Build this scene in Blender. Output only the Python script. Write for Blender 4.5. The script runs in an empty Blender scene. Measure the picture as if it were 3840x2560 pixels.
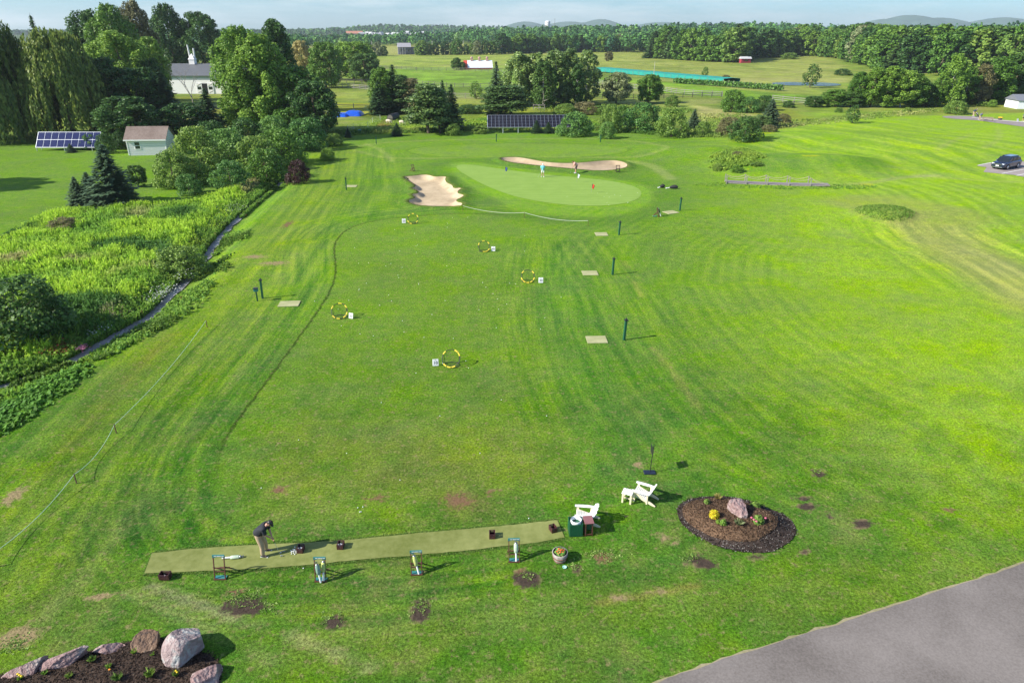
import bpy, bmesh, math, random
import numpy as np
from mathutils import Vector, Matrix, Euler
from mathutils.geometry import delaunay_2d_cdt
R = math.radians
SC = bpy.context.scene
COL = SC.collection
rnd = random.Random(7)

# ------------------------------------------------------------------ camera, world, sun, exposure
CAM_H, PITCH, FPX = 18.0, R(24.5), 2560.0
cd = bpy.data.cameras.new('camera'); cam = bpy.data.objects.new('camera', cd); COL.objects.link(cam)
cd.sensor_width = 36.0; cd.lens = 24.0; cd.clip_start = 0.3; cd.clip_end = 40000
cam.location = (0, 0, CAM_H); cam.rotation_euler = (R(90) - PITCH, 0, 0)
SC.camera = cam
HAZE_D = 0.00011
SUN_EL, SUN_AZ = R(34.0), R(18.0)          # shadows run to +x and a little to +y
sdir = Vector((-math.cos(SUN_AZ) * math.cos(SUN_EL), -math.sin(SUN_AZ) * math.cos(SUN_EL), math.sin(SUN_EL)))
sl = bpy.data.lights.new('sun', 'SUN'); sl.energy = 5.0; sl.angle = R(0.53); sl.color = (1.0, 0.95, 0.84)
sun = bpy.data.objects.new('sun', sl); COL.objects.link(sun)
sun.rotation_euler = sdir.to_track_quat('Z', 'Y').to_euler(); sun.location = (-200, -60, 300)
W = bpy.data.worlds.new('World'); SC.world = W; W.use_nodes = True
nt = W.node_tree; nt.nodes.clear()
wo = nt.nodes.new('ShaderNodeOutputWorld'); bg = nt.nodes.new('ShaderNodeBackground')
sky = nt.nodes.new('ShaderNodeTexSky'); sky.sky_type = 'NISHITA'; sky.sun_disc = False
sky.sun_elevation = SUN_EL; sky.sun_rotation = R(255); sky.altitude = 100; sky.air_density = 1.0; sky.dust_density = 0.4; sky.ozone_density = 2.0
bg.inputs['Strength'].default_value = 0.093
tc = nt.nodes.new('ShaderNodeTexCoord'); mp = nt.nodes.new('ShaderNodeMapping'); mp.inputs['Scale'].default_value = (3.0, 3.0, 22.0)
nz = nt.nodes.new('ShaderNodeTexNoise'); nz.inputs['Scale'].default_value = 1.6; nz.inputs['Detail'].default_value = 8; nz.inputs['Roughness'].default_value = 0.6
cr = nt.nodes.new('ShaderNodeValToRGB'); cr.color_ramp.elements[0].position = 0.44; cr.color_ramp.elements[1].position = 0.78
cr.color_ramp.elements[0].color = (0, 0, 0, 1); cr.color_ramp.elements[1].color = (0.8, 0.8, 0.8, 1)
mx = nt.nodes.new('ShaderNodeMix'); mx.data_type = 'RGBA'; mx.inputs[7].default_value = (6.4, 6.9, 7.1, 1)
nt.links.new(tc.outputs['Generated'], mp.inputs['Vector']); nt.links.new(mp.outputs['Vector'], nz.inputs['Vector'])
nt.links.new(nz.outputs['Fac'], cr.inputs['Fac']); nt.links.new(cr.outputs['Color'], mx.inputs['Factor'])
tn_ = nt.nodes.new('ShaderNodeMix'); tn_.data_type = 'RGBA'; tn_.blend_type = 'MULTIPLY'; tn_.inputs[0].default_value = 1; tn_.inputs[7].default_value = (.50, .77, 1.10, 1)
nt.links.new(sky.outputs['Color'], tn_.inputs[6]); nt.links.new(tn_.outputs[2], mx.inputs[6]); nt.links.new(mx.outputs[2], bg.inputs['Color']); nt.links.new(bg.outputs[0], wo.inputs['Surface'])
vs = SC.view_settings; vs.view_transform = 'Standard'; vs.look = 'None'; vs.gamma = 1.0; vs.exposure = 0.73; vs.use_curve_mapping = False
SC.render.engine = 'CYCLES'
try:
    SC.cycles.max_bounces = 6; SC.cycles.transparent_max_bounces = 8; SC.cycles.volume_bounces = 0
except Exception: pass

# ------------------------------------------------------------------ numpy helpers
def _hash(ix, iy, seed):
    h = (ix.astype(np.int64) * 374761393 + iy.astype(np.int64) * 668265263 + seed * 1442695041) & 0xFFFFFFFF
    h = ((h ^ (h >> 13)) * 1274126177) & 0xFFFFFFFF
    return ((h ^ (h >> 16)) & 0xFFFFFF) / float(0xFFFFFF)
def vnoise(x, y, s, seed=0):
    x = np.asarray(x, float) / s; y = np.asarray(y, float) / s
    ix = np.floor(x); iy = np.floor(y); fx = x - ix; fy = y - iy
    fx = fx * fx * (3 - 2 * fx); fy = fy * fy * (3 - 2 * fy)
    a = _hash(ix, iy, seed); b = _hash(ix + 1, iy, seed); c = _hash(ix, iy + 1, seed); d = _hash(ix + 1, iy + 1, seed)
    return (a * (1 - fx) + b * fx) * (1 - fy) + (c * (1 - fx) + d * fx) * fy
def fbm(x, y, s, seed=0, o=3):
    t = 0; a = 1; n = 0
    for i in range(o):
        t = t + a * vnoise(x, y, s / 2 ** i, seed + i * 17); n += a; a *= 0.55
    return t / n
def sstep(a, b, x):
    t = np.clip((x - a) / (b - a), 0, 1); return t * t * (3 - 2 * t)
def seg_dist(x, y, pts, closed=False):
    """distance to a polyline and the arc length along it"""
    best = np.full(np.shape(x), 1e9); arc = np.zeros(np.shape(x)); L = 0
    n = len(pts)
    for i in range(n if closed else n - 1):
        ax, ay = pts[i]; bx, by = pts[(i + 1) % n]
        dx, dy = bx - ax, by - ay; l2 = dx * dx + dy * dy + 1e-9
        t = np.clip(((x - ax) * dx + (y - ay) * dy) / l2, 0, 1)
        d = np.hypot(x - ax - t * dx, y - ay - t * dy)
        m = d < best; best = np.where(m, d, best); arc = np.where(m, L + t * math.sqrt(l2), arc); L += math.sqrt(l2)
    return best, arc
def inside(x, y, pts):
    r = np.zeros(np.shape(x), bool); n = len(pts); j = n - 1
    for i in range(n):
        xi, yi = pts[i]; xj, yj = pts[j]
        c = ((yi > y) != (yj > y)) & (x < (xj - xi) * (y - yi) / (yj - yi + 1e-12) + xi)
        r ^= c; j = i
    return r
def sdist(x, y, pts):            # >0 inside
    d, _ = seg_dist(x, y, pts, True)
    return np.where(inside(x, y, pts), d, -d)
def smooth_poly(pts, it=2, closed=True):
    for _ in range(it):
        q = []; n = len(pts)
        if not closed: q.append(pts[0])
        for i in range(n if closed else n - 1):
            a = pts[i]; b = pts[(i + 1) % n]
            q.append((a[0] * .75 + b[0] * .25, a[1] * .75 + b[1] * .25)); q.append((a[0] * .25 + b[0] * .75, a[1] * .25 + b[1] * .75))
        if not closed: q.append(pts[-1])
        pts = q
    return pts

# ------------------------------------------------------------------ from the photo to the ground plane (one survey, z = 0)
def g0(px, py, z=0.0):
    v = (py - 1280) / FPX; u = (px - 1920) / FPX
    dy = math.cos(PITCH) - v * math.sin(PITCH); dz = -math.sin(PITCH) - v * math.cos(PITCH)
    t = (z - CAM_H) / dz
    return (u * t, dy * t)
def gd(pts, k=1.0): return [g0(a * k, b * k) for a, b in pts]
DK = 3840 / 2352.0
def D(pts): return gd(pts, DK)                        # points read on the 2352 px view
def Z(pts, ox, oy, s): return [g0(ox + a / s, oy + b / s) for a, b in pts]   # points read on an enlargement

bunker_a = smooth_poly(Z([(510,305),(560,303),(640,293),(680,300),(700,308),(775,305),(765,322),(775,345),(812,360),(815,380),(870,376),(845,392),(840,410),(885,420),(865,435),(835,447),(835,462),(875,470),(860,488),(700,488),(600,482),(530,455),(585,440),(580,425),(560,415),(610,408),(595,385),(560,378),(590,368),(580,350),(545,330)], 1200, 480, 1.6333), 1)
bunker_b = smooth_poly(Z([(1100,192),(1150,187),(1220,188),(1300,203),(1400,220),(1500,225),(1600,222),(1700,212),(1790,207),(1850,215),(1885,232),(1875,250),(1800,265),(1700,270),(1600,262),(1480,250),(1350,238),(1200,222),(1130,208)], 1200, 480, 1.6333), 2)
green_p = smooth_poly(D([(1047,379),(1080,378),(1135,386),(1240,400),(1330,408),(1400,415),(1450,425),(1475,438),(1470,455),(1440,467),(1390,473),(1320,473),(1250,465),(1180,452),(1110,425),(1075,405),(1050,390)]), 2)
apron_p = smooth_poly(D([(1030,376),(1080,371),(1240,393),(1400,408),(1490,428),(1500,455),(1480,475),(1440,492),(1352,500),(1200,488),(1165,478),(1160,465),(1100,440),(1060,415),(1040,395)]), 2)
range_p = smooth_poly(D([(765,562),(792,527),(850,508),(930,498),(1062,488),(1200,498),(1345,514),(1290,550),(1245,600),(1235,660),(1235,740),(1255,830),(1290,920),(1340,1010),(1380,1080),(1330,1160),(1100,1185),(800,1215),(600,1215),(530,1180),(497,1120),(500,1040),(540,970),(610,880),(690,770),(740,700),(768,650),(772,610)]), 2)
far_ring = smooth_poly(D([(800,340),(870,328),(1000,322),(1140,320),(1370,318),(1470,325),(1530,345),(1530,352),(1460,365),(1380,362),(1150,360),(900,365),(850,355)]), 2)
back_green = smooth_poly(D([(920,340),(1100,330),(1300,328),(1450,340),(1440,356),(1300,364),(1100,362),(960,358)]), 2)
mound_p = smooth_poly(D([(1640,372),(1700,363),(1850,358),(2000,365),(2060,380),(2020,400),(1850,412),(1700,408),(1650,395)]), 2)
weed_isle = smooth_poly(D([(1618,375),(1640,362),(1700,352),(1740,358),(1765,385),(1740,398),(1680,402),(1630,395)]), 2)
grass_bank = smooth_poly(D([(1950,484),(2000,474),(2060,478),(2102,488),(2095,503),(2060,508),(1990,500)]), 2)
right_green = smooth_poly(D([(2300,470),(2320,455),(2360,448),(2420,452),(2440,490),(2380,515),(2330,505),(2300,485)]), 2)
creek = smooth_poly(D([(645,408),(625,425),(590,450),(560,475),(520,510),(490,545),(465,580),(430,620),(385,665),(340,710),(290,735),(215,775),(150,815),(60,850),(-60,880)]), 2, False)
meadow_p = smooth_poly(D([(640,405),(600,400),(480,455),(320,470),(120,480),(0,545),(-120,600),(-160,700),(-140,840),(0,845),(180,800),(330,712),(470,590),(520,515),(600,440)]), 1)
left_lawn = D([(-300,340),(430,330),(500,380),(480,455),(320,470),(120,480),(-20,545),(-400,640)])
pond = smooth_poly(gd([(2880, 309), (2960, 305), (3020, 308), (3090, 307), (3150, 312), (3157, 318), (3100, 321), (3010, 318), (2930, 318)]), 2)
tee_path = smooth_poly(D([(2158,268),(2190,266),(2250,268),(2300,275),(2352,282),(2500,300),(2500,312),(2352,292),(2290,283),(2240,276),(2180,273)]), 1)

def H(x, y):
    x = np.asarray(x, float); y = np.asarray(y, float)
    far = sstep(120, 400, y)
    h = (fbm(x, y, 60, 5, 2) - .5) * 1.2 * far + (fbm(x, y, 14, 9, 2) - .5) * 0.10 * sstep(24, 60, y)
    for p, dep in ((bunker_a, .40), (bunker_b, .40)):
        m = (y > 60) & (y < 120) & (abs(x) < 60)
        s = np.full(x.shape, -9.0); 
        if m.any(): s[m] = sdist(x[m], y[m], p)
        h = h - dep * sstep(-.15, .8, s) + .25 * sstep(-1.6, -.2, s) * (1 - sstep(-.2, .3, s))
    if x.size:
        d, _ = seg_dist(x, y, creek); h = h - 0.7 * (1 - sstep(.6, 3.2, d))
        m = (y > 85) & (y < 150) & (x > 20); s = np.full(x.shape, -30.0)
        if m.any(): s[m] = sdist(x[m], y[m], mound_p)
        h = h + 1.3 * sstep(-3, 8, s)
        m = (y > 55) & (y < 90) & (x > 30); s = np.full(x.shape, -30.0)
        if m.any(): s[m] = sdist(x[m], y[m], grass_bank)
        h = h + 0.5 * sstep(-1, 1.5, s)
        m = (y > 230) & (y < 330) & (x > 80) & (x < 180); s = np.full(x.shape, -99.0)
        if m.any(): s[m] = sdist(x[m], y[m], pond)
        w = sstep(-10, -1, s); h = h * (1 - w) + (-.15 - .6 * sstep(-1.5, 1.5, s)) * w
    h = h + 1.6 * np.exp(-((x - 56) / 20) ** 2 - ((y - 124) / 11) ** 2) + .9 * np.exp(-((x - 30) / 10) ** 2 - ((y - 112) / 7) ** 2) * (x > 8) - .5 * np.exp(-((x - 36) / 14) ** 2 - ((y - 66) / 5) ** 2)
    # rising ground to the right and far
    h = h + 3.0 * sstep(150, 330, x) * sstep(230, 420, y)
    h = h + 8 * np.exp(-((x - 60) / 260) ** 2 - ((y - 1050) / 200) ** 2) + 8 * np.exp(-((x - 330) / 200) ** 2 - ((y - 1050) / 220) ** 2)
    h = h + 4 * sstep(1300, 1900, y) * sstep(200, -100, x) 
    h = h + 13 * np.exp(-((x + 420) / 170) ** 2 - ((y - 2500) / 300) ** 2) + 16 * np.exp(-((x + 200) / 260) ** 2 - ((y - 2900) / 350) ** 2)
    h = h + 7 * np.exp(-((x - 500) / 900) ** 2 - ((y - 2300) / 500) ** 2)
    return h
def Hs(x, y): return float(H(np.array([x]), np.array([y]))[0])
def G(px, py):
    x, y = g0(px, py)
    if y < 45 and y > 0 and x > -28: return Vector((x, y, Hs(x, y)))
    for _ in range(4):
        z = Hs(x, y); x, y = g0(px, py, min(z, 12))
    return Vector((x, y, Hs(x, y)))
def zc(p):                                           # metres per source pixel at a point
    d = Vector(p) - Vector((0, 0, CAM_H)); return (d.y * math.cos(PITCH) - d.z * math.sin(PITCH)) / FPX
def height_to(p, pytop):                             # real height of something at p whose top shows at row pytop
    v = (pytop - 1280) / FPX; dy = math.cos(PITCH) - v * math.sin(PITCH); dz = -math.sin(PITCH) - v * math.cos(PITCH)
    return CAM_H + p[1] / dy * dz - p[2]

# ------------------------------------------------------------------ materials
MATS = {}; LEAFK = 1.9
def srgb(r, g, b):
    f = lambda c: (c / 255 / 12.92) if c <= 10 else (((c / 255) + .055) / 1.055) ** 2.4
    return (f(r), f(g), f(b), 1)
def newmat(name):
    m = bpy.data.materials.new(name); m.use_nodes = True; t = m.node_tree; t.nodes.clear()
    o = t.nodes.new('ShaderNodeOutputMaterial'); p = t.nodes.new('ShaderNodeBsdfPrincipled'); t.links.new(p.outputs[0], o.inputs['Surface'])
    return m, t, p, o
def mat(name, c, rough=.6, metal=0, var=.12, scale=6.0, spec=.5, bump=0.0, coat=0):
    """plain painted / worn material with procedural variation"""
    if name in MATS: return MATS[name]
    m, t, p, o = newmat(name)
    tc = t.nodes.new('ShaderNodeTexCoord'); n = t.nodes.new('ShaderNodeTexNoise'); n.inputs['Scale'].default_value = scale; n.inputs['Detail'].default_value = 6
    t.links.new(tc.outputs['Object'], n.inputs['Vector'])
    mr = t.nodes.new('ShaderNodeMapRange'); mr.inputs['From Min'].default_value = .3; mr.inputs['From Max'].default_value = .7
    mr.inputs['To Min'].default_value = 1 - var; mr.inputs['To Max'].default_value = 1 + var
    hs = t.nodes.new('ShaderNodeHueSaturation'); hs.inputs['Color'].default_value = (c[0], c[1], c[2], 1)
    t.links.new(n.outputs['Fac'], mr.inputs['Value']); t.links.new(mr.outputs[0], hs.inputs['Value']); t.links.new(hs.outputs[0], p.inputs['Base Color'])
    p.inputs['Roughness'].default_value = rough; p.inputs['Metallic'].default_value = metal; p.inputs['Specular IOR Level'].default_value = spec
    if coat: p.inputs['Coat Weight'].default_value = coat
    if bump:
        b = t.nodes.new('ShaderNodeBump'); b.inputs['Strength'].default_value = bump; b.inputs['Distance'].default_value = .02
        t.links.new(n.outputs['Fac'], b.inputs['Height']); t.links.new(b.outputs[0], p.inputs['Normal'])
    MATS[name] = m; return m
def leafmat(name, dark, light, trans=.25, rough=.5, hue=.012, spec=.25):
    if name in MATS: return MATS[name]
    dark = tuple(min(.8, q * LEAFK * k) for q, k in zip(dark, (1.1, 1, .8))); light = tuple(min(.8, q * LEAFK * k) for q, k in zip(light, (1.1, 1, .8)))
    m, t, p, o = newmat(name)
    ge = t.nodes.new('ShaderNodeNewGeometry'); oi = t.nodes.new('ShaderNodeObjectInfo')
    mxx = t.nodes.new('ShaderNodeMix'); mxx.data_type = 'RGBA'; mxx.inputs[6].default_value = (*dark, 1); mxx.inputs[7].default_value = (*light, 1)
    t.links.new(ge.outputs['Random Per Island'], mxx.inputs['Factor'])
    hs = t.nodes.new('ShaderNodeHueSaturation')
    a = t.nodes.new('ShaderNodeMapRange'); a.inputs['To Min'].default_value = .5 - hue; a.inputs['To Max'].default_value = .5 + hue
    b = t.nodes.new('ShaderNodeMapRange'); b.inputs['To Min'].default_value = 1.2; b.inputs['To Max'].default_value = .8
    t.links.new(oi.outputs['Random'], a.inputs['Value']); t.links.new(oi.outputs['Random'], b.inputs['Value'])
    t.links.new(a.outputs[0], hs.inputs['Hue']); t.links.new(b.outputs[0], hs.inputs['Value']); t.links.new(mxx.outputs[2], hs.inputs['Color'])
    t.links.new(hs.outputs[0], p.inputs['Base Color']); p.inputs['Roughness'].default_value = rough; p.inputs['Specular IOR Level'].default_value = spec
    tr = t.nodes.new('ShaderNodeBsdfTranslucent'); ms = t.nodes.new('ShaderNodeMixShader'); ms.inputs[0].default_value = trans
    t.links.new(hs.outputs[0], tr.inputs['Color']); t.links.new(p.outputs[0], ms.inputs[1]); t.links.new(tr.outputs[0], ms.inputs[2]); t.links.new(ms.outputs[0], o.inputs['Surface'])
    MATS[name] = m; return m
def vcolmat(name, attr='tint', rough=.8, trans=.25, spec=.2):
    m, t, p, o = newmat(name)
    at = t.nodes.new('ShaderNodeAttribute'); at.attribute_name = attr
    ge = t.nodes.new('ShaderNodeNewGeometry'); hs = t.nodes.new('ShaderNodeHueSaturation')
    b = t.nodes.new('ShaderNodeMapRange'); b.inputs['To Min'].default_value = .65; b.inputs['To Max'].default_value = 1.35
    t.links.new(ge.outputs['Random Per Island'], b.inputs['Value']); t.links.new(b.outputs[0], hs.inputs['Value']); t.links.new(at.outputs['Color'], hs.inputs['Color'])
    t.links.new(hs.outputs[0], p.inputs['Base Color']); p.inputs['Roughness'].default_value = rough; p.inputs['Specular IOR Level'].default_value = spec
    tr = t.nodes.new('ShaderNodeBsdfTranslucent'); ms = t.nodes.new('ShaderNodeMixShader'); ms.inputs[0].default_value = trans
    t.links.new(hs.outputs[0], tr.inputs['Color']); t.links.new(p.outputs[0], ms.inputs[1]); t.links.new(tr.outputs[0], ms.inputs[2]); t.links.new(ms.outputs[0], o.inputs['Surface'])
    return m

# ------------------------------------------------------------------ object helpers
def tag(o, label=None, cat=None, group=None, kind=None):
    if label: o['label'] = label
    if cat: o['category'] = cat
    if group: o['group'] = group
    if kind: o['kind'] = kind
    return o
def empty(name, loc, rz=0, label=None, cat=None, group=None):
    o = bpy.data.objects.new(name, None); COL.objects.link(o); o.location = loc; o.rotation_euler = (0, 0, rz); o.empty_display_size = .2
    return tag(o, label, cat, group)
def np_mesh(name, V, F, mats=(), parent=None, smooth=False, attr=None, mi=None):
    me = bpy.data.meshes.new(name); V = np.asarray(V, np.float32); F = np.asarray(F, np.int32)
    me.vertices.add(len(V)); me.vertices.foreach_set('co', V.ravel())
    n, k = F.shape; me.loops.add(n * k); me.loops.foreach_set('vertex_index', F.ravel())
    me.polygons.add(n); me.polygons.foreach_set('loop_start', np.arange(0, n * k, k, dtype=np.int32)); me.polygons.foreach_set('loop_total', np.full(n, k, np.int32))
    if mi is not None: me.polygons.foreach_set('material_index', np.asarray(mi, np.int32))
    me.update(calc_edges=True)
    if smooth: me.polygons.foreach_set('use_smooth', np.ones(n, bool))
    for m in mats: me.materials.append(m)
    if attr:
        for an, av in attr.items():
            av = np.asarray(av, np.float32)
            if av.ndim == 2: a = me.attributes.new(an, 'FLOAT_COLOR', 'POINT'); a.data.foreach_set('color', np.c_[av, np.ones(len(av))].astype(np.float32).ravel())
            else: a = me.attributes.new(an, 'FLOAT', 'POINT'); a.data.foreach_set('value', av)
    o = bpy.data.objects.new(name, me); COL.objects.link(o)
    if parent: o.parent = parent
    return o
class MB:
    """collects shapes and links them as ONE mesh object"""
    def __init__(s): s.v = []; s.f = []; s.s = []
    def add(s, V, F, sm=False):
        b = len(s.v); s.v += [tuple(v) for v in V]; s.f += [tuple(i + b for i in f) for f in F]; s.s += [sm] * len(F)
    def box(s, c, d, rot=(0, 0, 0), taper=1.0, bev=0):
        M = Euler(rot).to_matrix(); x, y, z = (q / 2 for q in d); V = []
        for k, t in ((-1, 1.0), (1, taper)):
            for a, b in ((-1, -1), (1, -1), (1, 1), (-1, 1)): V.append(Vector(c) + M @ Vector((a * x * t, b * y * t, k * z)))
        s.add(V, [(3, 2, 1, 0), (4, 5, 6, 7), (0, 1, 5, 4), (1, 2, 6, 5), (2, 3, 7, 6), (3, 0, 4, 7)])
    def beam(s, a, b, w, h=None, up=(0, 0, 1)):
        a = Vector(a); b = Vector(b); h = h or w; d = (b - a).normalized(); u = Vector(up)
        if abs(d.dot(u)) > .98: u = Vector((0, 1, 0))
        r = d.cross(u).normalized(); u = r.cross(d).normalized(); V = []
        for p in (a, b):
            for i, j in ((-1, -1), (1, -1), (1, 1), (-1, 1)): V.append(p + r * i * w / 2 + u * j * h / 2)
        s.add(V, [(0, 1, 2, 3), (7, 6, 5, 4), (4, 5, 1, 0), (5, 6, 2, 1), (6, 7, 3, 2), (7, 4, 0, 3)])
    def tube(s, pts, rad, n=8, closed=False, cap=True):
        pts = [Vector(p) for p in pts]; rad = rad if isinstance(rad, (list, tuple)) else [rad] * len(pts); m = len(pts); V = []; F = []
        pu = None
        for i, p in enumerate(pts):
            if closed: d = (pts[(i + 1) % m] - pts[i - 1]).normalized()
            else: d = (pts[min(i + 1, m - 1)] - pts[max(i - 1, 0)]).normalized()
            u = pu if pu else (Vector((0, 0, 1)) if abs(d.z) < .9 else Vector((1, 0, 0)))
            r = d.cross(u).normalized(); u = r.cross(d).normalized(); pu = u
            for k in range(n):
                a = 2 * math.pi * k / n; V.append(p + (r * math.cos(a) + u * math.sin(a)) * rad[i])
        for i in range(m if closed else m - 1):
            for k in range(n):
                a = i * n + k; b = i * n + (k + 1) % n; c = ((i + 1) % m) * n + (k + 1) % n; e = ((i + 1) % m) * n + k; F.append((a, e, c, b))
        s.add(V, F, True)
        if cap and not closed: s.add(V[:n], [tuple(range(n))]); s.add(V[-n:], [tuple(range(n - 1, -1, -1))])
    def lathe(s, prof, n=20, c=(0, 0, 0), sm=True, axis='Z', sx=1, sy=1):
        V = []; F = []; m = len(prof)
        for i in range(n):
            a = 2 * math.pi * i / n
            for r, z in prof:
                q = Vector((r * math.cos(a) * sx, r * math.sin(a) * sy, z))
                if axis == 'X': q = Vector((q.z, q.x, q.y))
                if axis == 'Y': q = Vector((q.x, q.z, q.y))
                V.append(Vector(c) + q)
        for i in range(n):
            for j in range(m - 1): a = i * m + j; b = ((i + 1) % n) * m + j; F.append((a, b, b + 1, a + 1))
        s.add(V, F, sm)
    def ball(s, c, r, n=10, sc=(1, 1, 1)):
        pr = [(max(1e-4, r * math.sin(math.pi * i / n)), -r * math.cos(math.pi * i / n)) for i in range(n + 1)]
        V0 = len(s.v); s.lathe(pr, n + 2)
        s.v[V0:] = [(v[0] * sc[0] + c[0], v[1] * sc[1] + c[1], v[2] * sc[2] + c[2]) for v in s.v[V0:]]
    def prism(s, outline, y0, y1, M=None):
        """outline in x,z extruded along y"""
        n = len(outline); V = [Vector((x, y0, z)) for x, z in outline] + [Vector((x, y1, z)) for x, z in outline]
        if M: V = [M @ v for v in V]
        s.add(V, [tuple(range(n)), tuple(range(2 * n - 1, n - 1, -1))] + [(i, i + n, (i + 1) % n + n, (i + 1) % n) for i in range(n)])
    def obj(s, name, m, parent=None, bevel=0, loc=None, label=None):
        me = bpy.data.meshes.new(name); me.from_pydata(s.v, [], s.f); me.update()
        me.polygons.foreach_set('use_smooth', s.s); me.materials.append(m)
        bm = bmesh.new(); bm.from_mesh(me); bmesh.ops.recalc_face_normals(bm, faces=bm.faces)
        if bevel: bmesh.ops.bevel(bm, geom=[e for e in bm.edges if e.is_manifold and e.calc_face_angle(0) > .6], offset=bevel, segments=1, affect='EDGES', clamp_overlap=True)
        bm.to_mesh(me); bm.free()
        o = bpy.data.objects.new(name, me); COL.objects.link(o)
        if parent: o.parent = parent
        if loc: o.location = loc
        if label: o['label'] = label
        return o
def copy_tree(o, parent=None, loc=None, rz=None, label=None, scale=None):
    c = o.copy(); COL.objects.link(c)
    if parent: c.parent = parent
    if loc is not None: c.location = loc
    if rz is not None: c.rotation_euler = (0, 0, rz)
    if label: c['label'] = label
    if scale is not None: c.scale = scale
    for ch in list(o.children): copy_tree(ch, c)
    return c
def cdt_sheet(name, poly, m, z=.02, step=1.0, kind='structure', follow=True, hfun=None, parent=None):
    """sheet over a polygon that follows the terrain"""
    xs = [p[0] for p in poly]; ys = [p[1] for p in poly]; pts = [Vector(p) for p in poly]; n = len(pts)
    gx, gy = np.meshgrid(np.arange(min(xs), max(xs), step), np.arange(min(ys), max(ys), step)); gx = gx.ravel(); gy = gy.ravel()
    if len(gx):
        k = sdist(gx, gy, poly) > step * .35; pts += [Vector((a, b)) for a, b in zip(gx[k], gy[k])]
    r = delaunay_2d_cdt(pts, [], [list(range(n))], 1, 1e-5)
    V = np.array([(v.x, v.y) for v in r[0]]); zz = (hfun or H)(V[:, 0], V[:, 1]) + z
    me = bpy.data.meshes.new(name); me.from_pydata([(a, b, c) for (a, b), c in zip(V, zz)], [], [tuple(f) for f in r[2]]); me.update(); me.materials.append(m)
    me.polygons.foreach_set('use_smooth', [True] * len(me.polygons))
    o = bpy.data.objects.new(name, me); COL.objects.link(o)
    if kind: o['kind'] = kind
    if parent: o.parent = parent
    return o
# ------------------------------------------------------------------ ground: one terrain sheet, colour zones as vertex data, grain in the shader
def axis(segs):
    out = [segs[0][0]]
    for a, b, s0, s1 in segs:
        x = a; 
        while x < b - 1e-6:
            t = (x - a) / (b - a); x = min(b, x + s0 + (s1 - s0) * t); out.append(x)
    return np.array(out)
half = axis([(0, 45, .3, .3), (45, 110, .35, 1.2), (110, 400, 1.5, 12), (400, 8000, 20, 700)])
gx = np.r_[-half[::-1][:-1], half]
gy = axis([(-60, 10, 12, 1.0), (10, 50, .25, .25), (50, 110, .3, .5), (110, 200, .6, 1.4), (200, 700, 2, 10), (700, 3600, 18, 60), (3600, 6700, 150, 500)])
X, Y = np.meshgrid(gx, gy); nx, ny = len(gx), len(gy); X = X.ravel(); Y = Y.ravel()
Hz = H(X, Y)
idx = np.arange(nx * ny).reshape(ny, nx)
F = np.stack([idx[:-1, :-1], idx[:-1, 1:], idx[1:, 1:], idx[1:, :-1]], -1).reshape(-1, 4)

LAWN = np.array([.115, .215, .028])
def C3(r, g, b): return np.array([r, g, b], float)
T = np.tile(LAWN, (len(X), 1)); sysd = {}; soil = np.zeros(len(X)); rough = np.full(len(X), .35)
def blend(w, c):
    global T
    w = np.clip(w, 0, 1)[:, None]; T = T * (1 - w) + np.asarray(c) * w
def mul(w, c):
    global T
    w = np.clip(w, 0, 1)[:, None]; T = T * (1 + w * (np.asarray(c) - 1))
n1 = fbm(X, Y, 9, 1, 4); n2 = fbm(X, Y, 30, 2, 3); n3 = fbm(X, Y, 2.2, 3, 3); n4 = fbm(X + n1 * 8, Y, 120, 4, 3)
near = Y < 200
# broad hue drift of the lawn: yellower to the right, greener in front
wr = sstep(4, 26, X - .25 * (Y - 30) + 6 * (n2 - .5)) * (Y < 400) * sstep(16, 30, Y + (n1 - .5) * 6)
blend(wr * .95, C3(.215, .335, .028))
wf = (1 - sstep(20, 36, Y + 8 * (n2 - .5))) * (1 - sstep(12, 22, X))
blend(wf * .75, C3(.085, .180, .026))
# a cooler, darker tongue running from the rope to the flower bed
tong = D([(1200, 540), (1255, 640), (1320, 760), (1440, 900), (1500, 1000), (1440, 1130), (1560, 1200)])
dt, _ = seg_dist(X, Y, tong); blend((1 - sstep(1.5, 5.5, dt + (n1 - .5) * 5)) * .6, C3(.082, .190, .030))
# left slope: yellow strip beside the rope and long mower marks
ls = D([(770, 340), (740, 430), (640, 560), (480, 740), (330, 900), (180, 1080), (20, 1300), (-100, 1500)])
dl, al = seg_dist(X, Y, ls); blend((1 - sstep(.5, 6, dt * 0 + dl + (n1 - .5) * 3)) * .45, C3(.170, .235, .030))
mark = D([(395, 770), (330, 830), (260, 905), (215, 960), (120, 1080)])
dm, _ = seg_dist(X, Y, mark); blend((1 - sstep(.1, .55, dm)) * sstep(.35, .6, n3) * .7, C3(.12, .12, .045)); blend((1 - sstep(.4, 1.5, dm)) * .35, C3(.19, .23, .03))
for off in np.linspace(-9, 6, 9):
    pass
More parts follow.
